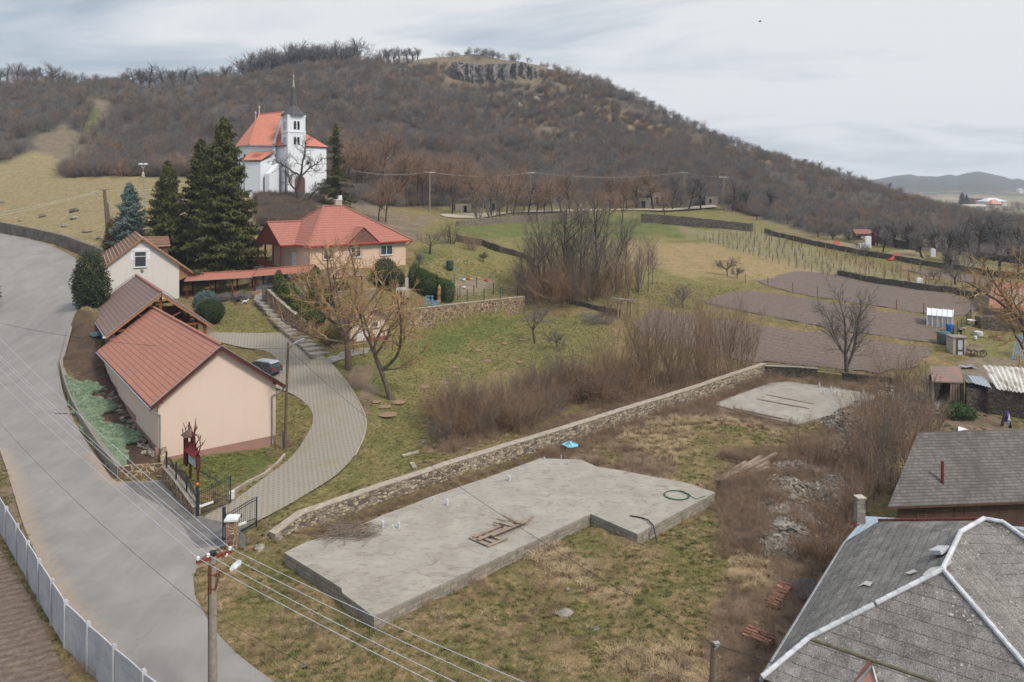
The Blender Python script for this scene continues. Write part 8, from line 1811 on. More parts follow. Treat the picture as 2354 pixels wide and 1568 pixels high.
# weeds along the foot of the long wall and slab
L_=GP([(690,1220),(788,1190),(927,1142),(1082,1090),(1253,1036),(1392,990),(1576,930),(1740,872)]);X_,Y_=[],[]
for a,b in zip(L_,L_[1:]):
    for i in range(int((b-a).length*16)): q=a.lerp(b,rs.rand());X_.append(q.x+abs(rs.normal(0,.9))*.6+.3);Y_.append(q.y-abs(rs.normal(0,.9))*.75-.3)
X_,Y_=np.array(X_),np.array(Y_);k=free_at(X_,Y_,slabs_w);X_,Y_=X_[k],Y_[k]
scatter('wall_weeds',wc,np.c_[X_,Y_,gmesh(X_,Y_)],rs.uniform(.3,.8,len(X_)),rs.uniform(0,6.28,len(X_)),'strip of brown weeds between the long wall and the slab','weeds',tilt=.2)

# ------------------------------------------------------------------ cellars, vineyard, fences
def cellar(label,x0,x1,yt,yb,D,dx0,dx1,dyt,mat,arch=True,dmat=DARK,mound=True):
    b0,b1=at(x0,yb,D),at(x1,yb,D);zt=zof(yt,D);zb=min(b0[2],gz1(b0[0],D))-.4;t=thing('wine_cellar',label,'wine cellar',(b0[0],D,b0[2]));xm=(b0[0]+b1[0])/2;hw=(b1[0]-b0[0])/2;zs=b0[2]+(zt-b0[2])*(.62 if arch else .97)
    top=[(xm+hw*math.cos(math.pi*i/8),zs+(zt-zs)*math.sin(math.pi*i/8)) for i in range(9)] if arch else [(b1[0],zs),(xm,zt),(b0[0],zs)]
    prof=[(b0[0],zb),(b1[0],zb)]+top;mb=MB();f=[(x,D,z) for x,z in prof];bk=[(x,D+1.0,z) for x,z in prof]
    mb.face(f,[(x,z) for x,z in prof])
    for i in range(len(prof)): j=(i+1) % len(prof);mb.face([f[i],bk[i],bk[j],f[j]],[(0,0),(1,0),(1,1),(0,1)])
    mb.build('facade',mat,t)
    d0,d1=at(dx0,yb,D)[0],at(dx1,yb,D)[0];zd=zof(dyt,D);mb=MB();mb.box(((d0+d1)/2,D-.03,(b0[2]+.1+zd)/2),(d1-d0,.08,zd-b0[2]-.1));dd_=mb.build('door',dmat,t)
    mb=MB()
    for xx in (d0-.08,d1+.08): mb.box((xx,D-.05,(b0[2]+zd)/2),(.14,.12,zd-b0[2]))
    mb.box(((d0+d1)/2,D-.055,zd+.06),(d1-d0+.3,.12,.14));mb.build('frame',PALEP,dd_)
    if mound:
        mb=MB();rings=[]
        for k in range(6):
            f_=k/5;rings.append([(xm+(x-xm)*(1.02+.25*f_),D+.6+9*f_,max(gz1(xm,D+9*f_)-.8,b0[2]-1+(z-b0[2]+1)*(1.04-.35*f_))) for x,z in prof[2:]])
        for a,b in zip(rings,rings[1:]):
            for i in range(len(a)-1): mb.face([a[i],a[i+1],b[i+1],b[i]])
        mb.build('earth_mound',MOUND,t,smooth=True)
    return t
MOUND=M('mound_turf',C(122,118,78),C(136,118,88),.8,bumps=.4);CST=stone_mat('cellar_stone',C(150,142,132),C(120,112,104),C(172,164,152),2.2,.06);CPL=plaster('cellar_plaster',C(186,176,158),C(160,150,134),C(110,104,94))
cellar('pale square cellar front with narrow door, leftmost on the lane',1047,1083,468,489,214,1066,1073,473,CPL,False)
cellar('ruined stone cellar front half hidden by coppiced shrubs',1115,1151,461,483,222,1131,1138,467,CST,True)
cellar('white rounded cellar front behind the leaning lane tree',1203,1226,455,473,238,1211,1218,462,CHURCHW,True,PALEP)
cellar('grey cellar front with tall dark doorway left of the lane trees',1358,1404,456,479,238,1381,1390,458,CST,True)
cellar('pale cream arched cellar front between two lane trees',1413,1443,454,479,237,1421,1430,461,CPL,True,W_OLD)
cellar('stone gabled cellar front with black doorway',1468,1496,454,478,237,1474,1484,462,CST,False,BLACK)
cellar('tall stone gabled cellar set higher with a brown door',1499,1529,442,469,243,1507,1515,452,CST,False,W_DARK)
cellar('low grey cellar ruin right of the leaning trees',1622,1650,451,467,240,1630,1636,457,GREYP,False)
cellar('grey stone cellar beyond the last lane pole',1340,1356,462,478,240,1346,1351,467,CST,True)
def mound(label,pts,hh,tail=None):
    pl=[G(*P3(*p)) for p in pts];cx_,cy__=sum(p.x for p in pl)/len(pl),sum(p.y for p in pl)/len(pl);t=MB();n=len(pl);pl2=smooth_line([(p.x,p.y) for p in pl],1.5,True);n=len(pl2);rings=[]
    for f_ in (1,.8,.55,.25): rings.append([(cx_+(p.x-cx_)*f_,cy__+(p.y-cy__)*f_,gz1(cx_+(p.x-cx_)*f_,cy__+(p.y-cy__)*f_)-.2+hh*math.sqrt(max(0,1-f_*f_))) for p in pl2])
    for a,b in zip(rings,rings[1:]):
        for i in range(n): j=(i+1) % n;t.face([a[i],a[j],b[j],b[i]])
    t.face(rings[-1]);return tag(t.build('grass_mound',MOUND,smooth=True),label,'mound')
mound('long grassy cellar mound behind the white cellar front',[(540,370),(640,330),(800,340),(900,380),(880,440),(740,420)],1.6)
mound('lower grassy cellar mound with red roof ridge beside the dark wall',[(420,400),(560,385),(760,420),(850,465),(800,480),(560,460)],1.0)
mound('grassy mound beneath the round willow bush',[(1030,500),(1180,480),(1400,490),(1440,560),(1300,590),(1080,560)],1.3)
cf=G(*P3(890,440));cl_=thing('white_cellar','small white cellar front with brown door under a red tiled canopy','wine cellar',cf);Dk=cf.y
mb=MB();mb.box((cf.x,Dk,cf.z+1.2),(1.2,.5,2.6));mb.box((cf.x-1.3,Dk-.3,cf.z+.3),(1.6,.9,1.3));mb.build('wall',CHURCHW,cl_)
mb=MB();a=Vector((cf.x-1.6,Dk+2.5,cf.z+2.9));rp(mb,[a,a+Vector((4.4,.4,0)),a+Vector((4.2,2.4,.9)),a+Vector((.3,2.0,.9))],a,a+Vector((5,0,0)),.15);mb.build('roof',R_CELLAR,cl_)
mb=MB();mb.box((cf.x+2.4,Dk+2.6,cf.z+1.6),(.8,.15,3.2));mb.beam((cf.x+3.4,Dk+2.8,cf.z),(cf.x+3.4,Dk+2.8,cf.z+3.3),.2,.2);mb.build('door_post',W_DARK,cl_)
for x,y,lb in ((590,445,'slatted red roof piece beside the lower cellar mound'),(1160,568,'small pointed red roof behind the dark dry wall')):
    p=G(*P3(x,y));mb=MB();mb.face([p+Vector((-1.6,0,.2)),p+Vector((1.6,0,.2)),p+Vector((.5,.6,1.7))]);mb.face([p+Vector((1.6,0,.2)),p+Vector((1.9,2,.2)),p+Vector((.5,.6,1.7))]);mb.face([p+Vector((-1.6,0,.2)),p+Vector((-1,2,.2)),p+Vector((.5,.6,1.7))]);tag(mb.build('red_roof',REDP),lb,'roof')
for x,y,lb in ((1497,530,'white plastic tank below the willow bush'),(1370,775,'grey-white trough on the grass above the lower wall'),(510,140,'dull red box at the end of the terrace wall')):
    p=G(*P3(x,y)) if x != 510 else G(1808,547);mb=MB();mb.prism([(p.x-.5,p.y-.3),(p.x+.5,p.y-.3),(p.x+.42,p.y+.3),(p.x-.42,p.y+.3)],p.z-.1,p.z+(1.6 if x == 1497 else .8));mb.prism([(p.x-.3,p.y-.2),(p.x+.3,p.y-.2),(p.x+.25,p.y+.2),(p.x-.25,p.y+.2)],p.z+.5,p.z+(1.75 if x == 1497 else .9));tag(mb.build('container',REDP if x == 510 else WHT),lb,'container')
vp=thing('vine_post','leaning wooden vineyard stake with a bare vine in the terraced rows','post',(0,0,-70),0,'stakes of the vineyard rows')
mb=MB();mb.beam((0,0,-.3),(.06,.02,2.0),.07,.07);mb.build('stake',W_OLD,vp,local=True)
s_=[((.2,0,-.1),(.28,.05,.5),.05,.045,0),((.28,.05,.5),(.1,.1,.95),.045,.03,0),((.1,.1,.95),(-.35,.1,1.3),.02,.01,0),((.1,.1,.95),(.5,0,1.4),.02,.01,0),((.28,.05,.5),(.6,.1,1.1),.02,.01,0)];mobj('vine',seg_mesh('vine',[(s_,4,0)],[BARKD]),vp)
rr=random.Random(6);nv_=0;ra,rb=[(1595,548),(1740,592),(1930,640),(2240,683)],[(1745,537),(1880,573),(2060,612),(2290,652)]
pl0,pl1=[G(*p) for p in ra],[G(*p) for p in rb]
def along(pl,f):
    L_=[0]
    for a,b in zip(pl,pl[1:]): L_.append(L_[-1]+(b-a).length)
    s_=f*L_[-1];i=max(0,min(len(pl)-2,next((k for k in range(len(L_)-1) if L_[k+1] >= s_),len(pl)-2)));return pl[i].lerp(pl[i+1],(s_-L_[i])/(L_[i+1]-L_[i]))
for r_ in range(8):
    for k in range(34 if r_ == 0 else 24):
        f_=(k+rr.uniform(-.2,.2)+.3)/(34 if r_ == 0 else 24)
        if rr.random() < .1: continue
        p=along(pl0,f_).lerp(along(pl1,f_),r_/8+.02);p.z=gz1(p.x,p.y);s_=rr.uniform(.75,1.15)
        if nv_ == 0: vp.location=p
        else: dup(vp,p,rr.uniform(0,6.28),s_)
        nv_ += 1
def post_fence(label,pts,h,mat,r=.05,wires=3,name='wire_fence',top=None,mesh=None):
    P_=[G(*p) if len(p) == 2 else Vector(p) for p in pts];t=thing(name,label,'fence',tuple(P_[0]));
    for p in P_: mb=MB();mb.tube([(p.x,p.y,p.z-.3),(p.x,p.y,p.z+h)],r,6);mb.build('post',mat,t)
    mb=MB()
    for k in range(wires):
        z=h*(k+1)/wires-.05
        mb.tube([(p.x,p.y,p.z+z) for p in P_],.012 if not mesh else .02,3,caps=False)
    mb.build('wires',MET if not mesh else mat,t);return t
Z5=lambda x,y: ((820+x/2.87)*.9608,(500+y/2.87)*.9608)
post_fence('thin wire fence between the two upper ploughed fields',[Z6(*p) for p in ((440,510),(595,528),(765,572),(935,602),(1110,634),(1290,668),(1478,698),(1665,724))],1.6,RUST)
post_fence('sparse wire fence along the grass strip between lower fields',[Z6(*p) for p in ((150,640),(245,670),(400,705),(540,760),(700,790),(860,820))],1.5,MET)
post_fence('green-posted mesh fence standing on the terrace wall',[at(1028,693,103.5),at(1074,689,105.5),at(1113,687,107.5),at(1150,682,109.5),at(1190,676,112)],1.5,GREENP,.06,4)
post_fence('green-posted fence around the small kitchen garden',[Z5(*p) for p in ((750,560),(765,545),(920,540),(1035,580),(1100,600))],1.7,GREENP,.06,4);post_fence('inner green-posted fence in front of the kitchen garden soil',[Z5(*p) for p in ((790,618),(805,605),(900,600),(1035,582))],1.7,GREENP,.06,3)
post_fence('short dark iron fence on the stone kerb in front of the garden hut',[at(812,806,84.5),at(836,806,85),at(860,803,86),at(885,800,87),at(902,800,87.5)],1.4,IRON,.04,8)
gpn=thing('mesh_fence','dark green mesh fence running back beside the white table','fence',tuple(G(*zx(430,1180))));pp_=[G(*zx(*q)) for q in ((300,1350),(370,1200),(430,1130),(500,1070),(590,980),(665,870))]
for p in pp_: mb=MB();mb.tube([(p.x,p.y,p.z-.2),(p.x,p.y,p.z+1.5)],.05,6);mb.build('post',GREENP,gpn)
for p,q in zip(pp_,pp_[1:]):
    mb=MB();n=max(4,int((q-p).length/.4))
    for k in range(n): a=p.lerp(q,k/n);mb.tube([(a.x,a.y,a.z+.1),(a.x,a.y,a.z+1.45)],.014,3)
    for z in (.1,.5,.95,1.4): mb.tube([(p.x,p.y,p.z+z),(q.x,q.y,q.z+z)],.016,3)
    mb.build('mesh_panel',GREENP,gpn)
mb=MB();p=G(*zx(205,1310));lathe(mb,(p.x,p.y,p.z-.1),[(.3,0),(.72,.25),(.8,.9),(.8,1.5),(.7,1.65),(.02,1.7)]);tag(mb.build('water_tank',M('grey_green_tank',C(96,112,112),C(76,90,92),3)),'dark grey-green round tank left of the white shed','tank')
# hand cart, bench, trampoline frame, sheets
ct=thing('hand_cart','old wooden hand cart with grey load beside the white shed','cart',tuple(G(*zx(750,1510))));c=Vector(ct.location)
mb=MB();mb.box((c.x,c.y,c.z+.7),(1.7,.9,.3),.1);mb.beam(c+Vector((-.8,0,1.3)),c+Vector((.7,0,1.15)),.12,.35);mb.build('bed',W_OLD,ct)
for dx in (-.55,.55):
    mb=MB();mb.tube([c+Vector((dx+.42*math.cos(a*.524),-.5,.45+.42*math.sin(a*.524))) for a in range(13)],.05,5)
    for a in range(6): mb.tube([c+Vector((dx,-.5,.45)),c+Vector((dx+.4*math.cos(a*1.047),-.5,.45+.4*math.sin(a*1.047)))],.025,4)
    mb.build('wheel',BARKD,ct)
p=G(*zx(1190,1030));tf=thing('frame_ruin','collapsed light blue metal frame lying before the stone heap','frame',tuple(p));mb=MB();q=[G(*zx(*v))+Vector((0,0,h_)) for v,h_ in (((905,965),.9),((1080,1050),.5),((1250,1080),.3),((1440,1085),.3))];mb.tube(q,.06,5);mb.tube([q[0],G(*zx(1150,1000))+Vector((0,0,.8)),q[3]],.05,5);mb.tube([q[1],G(*zx(1180,1000))+Vector((0,0,.7))],.05,5);mb.build('tubes',LBLUE,tf)
mb=MB();mb.box(tuple(G(*zx(1410,1050))+Vector((0,0,.7))),(1.0,.1,1.4),.2);mb.box(tuple(G(*zx(1410,1050))+Vector((.1,-.12,.4))),(.6,.1,.7),.1);tag(mb.build('leaning_boards',WHT),'white panels leaning at the end of the stone heap','panel')
p=G(*zx(1050,1200));mb=MB();mb.box(p+Vector((-.3,0,.15)),(.5,.4,.3),.4);mb.box(p+Vector((.3,-.1,.1)),(.8,.4,.2),-.3);tag(mb.build('red_cushion',M('red_white_cloth',C(196,150,150),C(164,84,92),6)),'red and white cloth bundle dropped on the right lawn','cloth')
p=G(*zx(1540,1560));
for k in range(6): mb=MB();mb.beam(p+Vector((-1.2+k*.3,0,0)),p+Vector((.4+k*.25,1.5,2.6)),.14,.08);tag(mb.build('metal_strip',M('bluish_strip',C(140,156,170),C(110,124,138),4) if k == 0 else bpy.data.materials['bluish_strip']),'bluish metal strip in the leaning bundle at the right edge','strip','leaning metal strips')
mb=MB();zy=lambda x,y: ((2180+x/7.84)*.9608,(840+y/7.84)*.9608)
p=G(*zy(1030,320));rr=random.Random(3);pts_=[p+Vector((rr.uniform(-1.3,1.3),rr.uniform(-.8,.8),rr.uniform(.02,.3))) for _ in range(30)]
for k in range(28): mb.face([pts_[k],pts_[k+1],pts_[k+2]])
tag(mb.build('crumpled_foil',M('grey_foil_sheet',C(170,172,176),C(120,122,126),5)),'crumpled grey foil heap behind the blue-grey lean-to','foil')
mb=MB();a=[G(*zy(*q))+Vector((0,0,.1)) for q in ((900,1470),(1090,1530),(890,1560))];mb.face(a);mb.face([v+Vector((0,.1,.15)) for v in a]);tag(mb.build('white_board',WHT),'triangular white board lying on dirt above the barn roof','board')
mb=MB();a=[G(*zy(*q))+Vector((0,0,.25)) for q in ((270,1000),(420,1060),(600,1030),(590,955),(300,960))];mb.prism([(v.x,v.y) for v in a],a[0].z-.2,a[0].z+.05);tag(mb.build('grey_sheet',M('pale_sheet',C(186,186,182),C(146,146,142),4)),'weathered pale grey sheet lying among the shrubs on the dirt','sheet')
# leaning trunk with clothes
tb,tt_=G(*zy(1705,1390)),Vector(at(*zy(1810,940),66.5));dt=thing('dead_trunk','leaning bare trunk with short branches at the right dirt plot','tree',tuple(tb));sg_=[(tuple(tb),tuple(tb.lerp(tt_,.5)),.13,.1,0),(tuple(tb.lerp(tt_,.5)),tuple(tt_),.1,.07,0)]
for d in ((-.6,0,1.0),(.5,0,1.2),(.1,.2,1.4),(-.3,.2,.8),(.7,.1,.7)): q=tt_+Vector(d)*.8;sg_.append((tuple(tt_),tuple(q),.05,.02,0));sg_.append((tuple(q),tuple(q+Vector((d[0]*.5,.1,.5))),.02,.01,0))
worldmesh('trunk',seg_mesh('trunk',[(sg_,6,0)],[BARKD]),dt)
for nm,col,pts,lb in (('purple_cloth',(84,60,150),[(1800,1110),(1842,1130),(1810,1240),(1795,1330),(1752,1330),(1775,1200)],'purple garment hanging on the leaning trunk'),('white_cloth',(206,212,224),[(1842,1170),(1862,1215),(1850,1300),(1840,1400),(1800,1385),(1800,1280)],'white garment hanging beside the purple one'),('dark_cloth',(36,52,54),[(1855,1250),(1880,1290),(1884,1470),(1845,1482),(1842,1350)],'dark green garment hanging lowest on the trunk')):
    mb=MB();q=[Vector(at(*zy(*v),65.8)) for v in pts];n=len(q);c=sum(q,Vector())/n;fold=[v+Vector((0,.12*math.sin(i*2.1),0)) for i,v in enumerate(q)]
    for i in range(n): mb.face([fold[i],fold[(i+1) % n],c+Vector((0,-.12,0))]);mb.face([fold[(i+1) % n]+Vector((0,.08,0)),fold[i]+Vector((0,.08,0)),c+Vector((0,.1,0))])
    tag(mb.build(nm,M(nm,C(*col),None,5,bumps=0)),lb,'clothing')

# ------------------------------------------------------------------ garden things
tz=lambda x,y: Vector((*[v for v in zp(x,y,5.6)],5.6))
cfm=thing('climbing_frame','light blue cube-shaped climbing frame on the terrace lawn','climbing frame',tuple(tz(990,706)));c=Vector(cfm.location);mb=MB()
def cube_frame(mb,c,w_,d_,h_):
    for x in (0,1):
        for y in (0,1): mb.tube([c+Vector((x*w_,y*d_,0)),c+Vector((x*w_,y*d_,h_))],.04,5)
    for z in (.33,.66,1):
        for x in (0,1): mb.tube([c+Vector((x*w_,0,z*h_)),c+Vector((x*w_,d_,z*h_))],.035,5);mb.tube([c+Vector((0,x*d_,z*h_)),c+Vector((w_,x*d_,z*h_))],.035,5)
    mb.tube([c+Vector((w_/2,0,0)),c+Vector((w_/2,0,h_))],.035,5)
cube_frame(mb,c+Vector((-.7,0,0)),.9,.9,1.45);cube_frame(mb,c+Vector((.25,-.1,0)),.8,.8,.8);mb.build('bars',LBLUE,cfm)
p=tz(1010,694);mb=MB();rr=random.Random(2);prof=[(.42,0),(.3,.3),(.26,.8),(.34,1.2),(.24,1.6),(.28,2.0),(.12,2.35),(.02,2.6)];lathe(mb,p,prof,10);mb.tube([p+Vector((-1,-.2,.2)),p+Vector((.9,-.1,.1))],.04,5);tag(mb.build('wrapped_shrub',STRAW),'straw-wrapped upright shrub beside the right thuja hedge','shrub')
p=G(1034,620);barrel('rain_barrel','green rain barrel alone on the garden lawn',p,.6,1.5,GREENP)
p=tz(1028,690)+Vector((-.1,0,1.3));mb=MB();mb.sphere(p,.16,8,6);tag(mb.build('orange_ball',ORANGEP),'orange ball on the first green fence post','ball')
for i,(x,y,m_,lb) in enumerate([(815,490,LBLUE,'light blue toy left in the kitchen garden'),(830,493,WHT,'white toy next to the light blue one'),(858,485,REDP,'red toy on the kitchen garden soil'),(880,488,YELP,'yellow toy right of the red one'),(935,483,YELP,'long yellow toy at the middle fence post'),(980,496,REDP,'red toy at the right end of the soil'),(990,498,ORANGEP,'orange toy beside the rightmost red one'),(832,545,WHT,'small white toy standing on the near soil')]):
    p=G(*Z5(x,y));mb=MB();mb.sphere(p+Vector((0,0,.15)),.2,8,5,sq=(1.5,.8,.8));mb.box(p+Vector((.15,0,.32)),(.22,.12,.16),.3);tag(mb.build('toy',m_),lb,'toy')
ov=thing('garden_oven','pale masonry garden oven with chimney behind the walnut twigs','oven',tuple(G(925,682)));c=Vector(ov.location);mb=MB();mb.box(c+Vector((0,0,.5)),(2.0,1.0,1.2),.2);mb.box(c+Vector((.6,.1,1.6)),(.5,.5,2.2),.2);mb.build('body',PALEP,ov);mb=MB();mb.box(c+Vector((-.2,-.1,1.25)),(1.4,.8,.3),.2);mb.build('hearth',WHT,ov);mb=MB();mb.box(c+Vector((-.35,-.45,.6)),(.7,.3,.5),.2);mb.build('opening',DARK,ov)
mb=MB();c=G(917,700)
for k in range(7): mb.box(c+Vector((-.9+k*.3,.1*k,.55)),(.24,.05,1.3),.3)
mb.beam(c+Vector((-.9,.0,.9)),c+Vector((.9,.6,.9)),.06,.1);tag(mb.build('wood_screen',M('reddish_boards',C(142,86,66),C(116,70,56),4)),'reddish board screen in front of the garden oven','screen')
for k,(x,y) in enumerate(((752,706),(768,722))):
    c=G(x,y);bn=thing('garden_bench',['dark green garden bench under the thuja','second dark green bench nearer the terrace wall'][k],'bench',tuple(c))
    for nm,z,dy in (('seat',.45,0),('backrest',.8,.22)): mb=MB();mb.box(c+Vector((0,dy,z)),(1.7,.4 if z < .6 else .06,.07 if z < .6 else .4),-.3);mb.build(nm,GREENP,bn)
    for sx in (-.7,.7): mb=MB();mb.box(c+Vector((sx*.95,-sx*.3*.95,.22)),(.08,.4,.44),-.3);mb.build('leg',GREENP,bn)
c=G(815,690);mb=MB();mb.box(c+Vector((0,0,.45)),(.55,.5,.06));mb.box(c+Vector((0,.25,.75)),(.55,.05,.6))
for sx in (-.24,.24):
    for sy in (-.2,.2): mb.tube([c+Vector((sx,sy,0)),c+Vector((sx,sy,.45))],.03,5)
tag(mb.build('blue_chair',LBLUE),'light blue plastic chair near the garden terrace','chair')
wall_line('parapet_wall','low grey parapet wall of the patio in front of the gazebo',[at(758,690,96),at(800,688,97),at(862,684,99)],('z',[8.7,8.7,8.7]),.3,GREYP,CAPST)
sh=thing('flat_shelter','dark flat sheet shelter on thin legs among the hazel shrubs','shelter',tuple(G(1430,890)));c=G(1432,892);mb=MB();mb.box(c+Vector((0,0,1.55)),(2.4,1.8,.08),-.15,rot=Matrix.Rotation(-.15,3,'Z') @ Matrix.Rotation(.12,3,'X'));mb.build('top',M('dark_sheet_top',C(92,86,84),C(70,66,64),4),sh)
for x,y in ((-1,-.7),(1,-.9),(1,.6),(-1,.8)): mb=MB();mb.tube([c+Vector((x,y,-.1)),c+Vector((x,y,1.52))],.04,5);mb.build('leg',RUST,sh)
rd=thing('cellar_ruin','ruined doorway of pale posts at the end of the low stone bank','ruin',tuple(G(1436,731)));c=Vector(rd.location);mb=MB()
for x,h_ in ((-1.0,2.2),(-.5,2.5),(.4,2.5),(.8,2.2)): mb.beam(c+Vector((x,0,-.2)),c+Vector((x+.1,.1,h_)),.2,.2)
mb.build('post',M('pale_rotten_wood',C(176,158,132),C(140,122,100),4),rd);mb=MB();mb.box(c+Vector((-.4,.3,2.6)),(3.2,1.3,.16),.1,rot=Matrix.Rotation(.08,3,'Y'));mb.build('roof',DRYPALE,rd)
s_=[];rr=random.Random(19)
for i in range(150): q=G(1378+rr.uniform(-35,35),736+rr.uniform(-12,12));a=rr.gauss(.6,.6);L_=rr.uniform(.8,2);d=Vector((math.cos(a)*L_,math.sin(a)*L_,rr.uniform(-.2,.3)));q.z += rr.uniform(0,.6);s_.append((tuple(q-d/2),tuple(q+d/2),.03,.015,0))
tag(mobj('stick_pile',seg_mesh('stick_pile',[(s_,3,0)],[TWIGG])),'pile of grey sticks on the slope below the ruined doorway','sticks')
p=G(228,775);mb=MB();rr=random.Random(1);q=[p+Vector((math.cos(a*.7)*rr.uniform(.8,1.3),math.sin(a*.7)*rr.uniform(.4,.8),rr.uniform(.1,.5))) for a in range(9)]
for i in range(9): mb.face([q[i],q[(i+1) % 9],p+Vector((0,0,.75))])
tag(mb.build('teal_tarpaulin',TEAL),'dark teal tarpaulin bundle under the timber hall eave','tarpaulin')
for a_,b_,lb in (((925,1052),(962,1043),'grey slab cover lying by the dug-up patch on the lawn'),((946,1068),(954,1080),'short pale block lying on the lawn above the wall')):
    p,q=G(*a_),G(*b_);mb=MB();mb.beam(p+Vector((0,0,.14)),q+Vector((0,0,.16)),.35,.12);tag(mb.build('slab_piece',CAPST),lb,'slab')
br=thing('bird','tiny dark bird flying high in the sky','bird',at(1747,49,120));c=Vector(br.location);mb=MB();mb.sphere(c,.13,8,5,sq=(1.9,.8,.8));mb.face([c+Vector((-.1,0,.05)),c+Vector((.12,0,.05)),c+Vector((.0,.6,.2))]);mb.face([c+Vector((.12,0,.05)),c+Vector((-.1,0,.05)),c+Vector((-.1,-.6,.12))]);mb.build('body',BLACK,br)

# ------------------------------------------------------------------ car
cp=G(640,868);hd=Vector((-.93,.36,0)).normalized();sdv_=Vector((-hd.y,hd.x,0));ctr=Vector((cp.x,cp.y,0))+hd*2.15+Vector((-.2,.1,0));zc=gz1(ctr.x,ctr.y)+.06
CAR=thing('parked_car','dark grey estate car with silver roof parked behind the peach building','car',(ctr.x,ctr.y,zc),math.atan2(-hd.y,-hd.x))
CARB=M('car_paint',C(74,78,86),C(66,70,78),2,rough=.3,bumps=0,spec=.6,local=True);CARR=M('car_roof_paint',C(176,182,190),C(166,172,180),2,rough=.3,bumps=0,spec=.6,local=True)
def loft(mb,secs):
    for a,b in zip(secs,secs[1:]):
        n=len(a)
        for i in range(n-1): mb.face([a[i],b[i],b[i+1],a[i+1]])
    mb.face(secs[0]);mb.face(secs[-1][::-1])
mb=MB();prof=[(2.2,.35,.8,.74),(2.24,.3,.95,.84),(2.0,.25,1.0,.9),(.4,.22,1.0,.92),(-.9,.22,.98,.92),(-1.5,.25,.92,.9),(-2.1,.3,.82,.82),(-2.25,.38,.68,.7)]
loft(mb,[[Vector((x,-w_,z0)),Vector((x,-w_*1.0,(z0+z1)/2)),Vector((x,-w_*.93,z1)),Vector((x,w_*.93,z1)),Vector((x,w_,(z0+z1)/2)),Vector((x,w_,z0))] for x,z0,z1,w_ in prof]);mb.build('body',CARB,CAR,local=True)
mb=MB();loft(mb,[[Vector((x,-w_*1.0,.96)),Vector((x2,-w_*.80,z1)),Vector((x2,w_*.80,z1)),Vector((x,w_,.96))] for x,x2,z1,w_ in ((2.15,1.85,1.3,.82),(1.9,1.6,1.42,.85),(.2,.2,1.46,.86),(-.7,-.3,1.42,.86),(-1.3,-.9,1.1,.84))]);mb.build('cabin_glass',GLASS,CAR,local=True)
mb=MB();loft(mb,[[Vector((x,-w_,z1)),Vector((x,-w_,z1+.05)),Vector((x,w_,z1+.05)),Vector((x,w_,z1))] for x,z1,w_ in ((1.98,1.32,.66),(1.6,1.42,.70),(.2,1.47,.71),(-.35,1.43,.70))]);mb.build('roof',CARR,CAR,local=True)
for sy in (-.66,.66): mb=MB();mb.tube([(1.7,sy,1.5),(.8,sy,1.56),(-.2,sy,1.52)],.025,6);mb.build('roof_rail',MET,CAR,local=True)
for sy in (-1,1):
    for x,x1 in ((1.55,1.62),(.85,.8),(-.1,-.1)): mb=MB();mb.beam((x,sy*.875,.95),(x1,sy*.70,1.44),.09,.03);mb.build('pillar',CARB,CAR,local=True)
    mb=MB();mb.box((2.14,sy*.72,.84),(.26,.26,.2));mb.build('taillight',M('red_lens',C(190,40,36),C(170,34,30),4,rough=.3,bumps=0) if sy == -1 else bpy.data.materials['red_lens'],CAR,local=True)
    for x in (1.35,-1.35):
        mb=MB();mb.tube([(x,sy*.92,.32),(x,sy*.70,.32)],.33,16);wh=mb.build('wheel',BLACK,CAR,local=True);mb=MB();mb.tube([(x,sy*.935,.32),(x,sy*.90,.32)],.2,12);mb.build('rim',MET,wh)
# fix rim space: rims are built in car space
for o in kids(CAR):
    if o.name.startswith('wheel'):
        for r_ in kids(o):
            M_=wmat(o)
            for v in r_.data.vertices: v.co=M_ @ v.co if False else v.co

# ------------------------------------------------------------------ person and dog
def skin_body(name,pts,edges,rad,mat,parent,sub=2):
    me=bpy.data.meshes.new(name);Mi=wmat(parent).inverted();me.from_pydata([tuple(Mi @ Vector(p)) for p in pts],edges,[]);o=bpy.data.objects.new(name,me);COL.objects.link(o)
    me.materials.append(mat);m_=o.modifiers.new('skin','SKIN');me.skin_vertices.new(name='skin') if not me.skin_vertices else None
    for i,r in enumerate(rad): me.skin_vertices[0].data[i].radius=(r,r)
    me.skin_vertices[0].data[0].use_root=True;o.modifiers.new('sub','SUBSURF').render_levels=sub;set_parent(o,parent);return o
pc_=G(*zx(500,1188));PR=thing('person','person in grey top and black trousers bending forward behind the white shed','person',tuple(pc_));o_=Vector(pc_)
CLO=M('grey_jumper',C(164,156,150),C(140,132,128),6,bumps=0,local=True);TRO=M('black_trousers',C(36,36,40),C(28,28,32),6,bumps=0,local=True);SKN=M('skin',C(214,166,140),C(200,150,124),6,bumps=0,local=True);HAIR=M('grey_hair',C(150,144,138),C(120,114,110),6,bumps=0,local=True)
pv=Vector((-.12,0,.88));pts=[pv,(.0,0,1.0),(.16,0,1.12),(.32,0,1.18),(.42,0,1.16),(.52,0,1.12),(.60,0,1.1),(-.12,-.1,.84),(-.1,-.12,.46),(-.12,-.12,.08),(.02,-.12,.03),(-.12,.1,.84),(-.02,.12,.46),(0,.12,.08),(.14,.12,.03),(.34,-.17,1.12),(.42,-.2,.86),(.5,-.18,.62),(.53,-.17,.54),(.34,.17,1.12),(.44,.2,.86),(.55,.16,.64),(.58,.15,.56)]
ed=[(0,1),(1,2),(2,3),(3,4),(4,5),(5,6),(0,7),(7,8),(8,9),(9,10),(0,11),(11,12),(12,13),(13,14),(3,15),(15,16),(16,17),(17,18),(3,19),(19,20),(20,21),(21,22)]
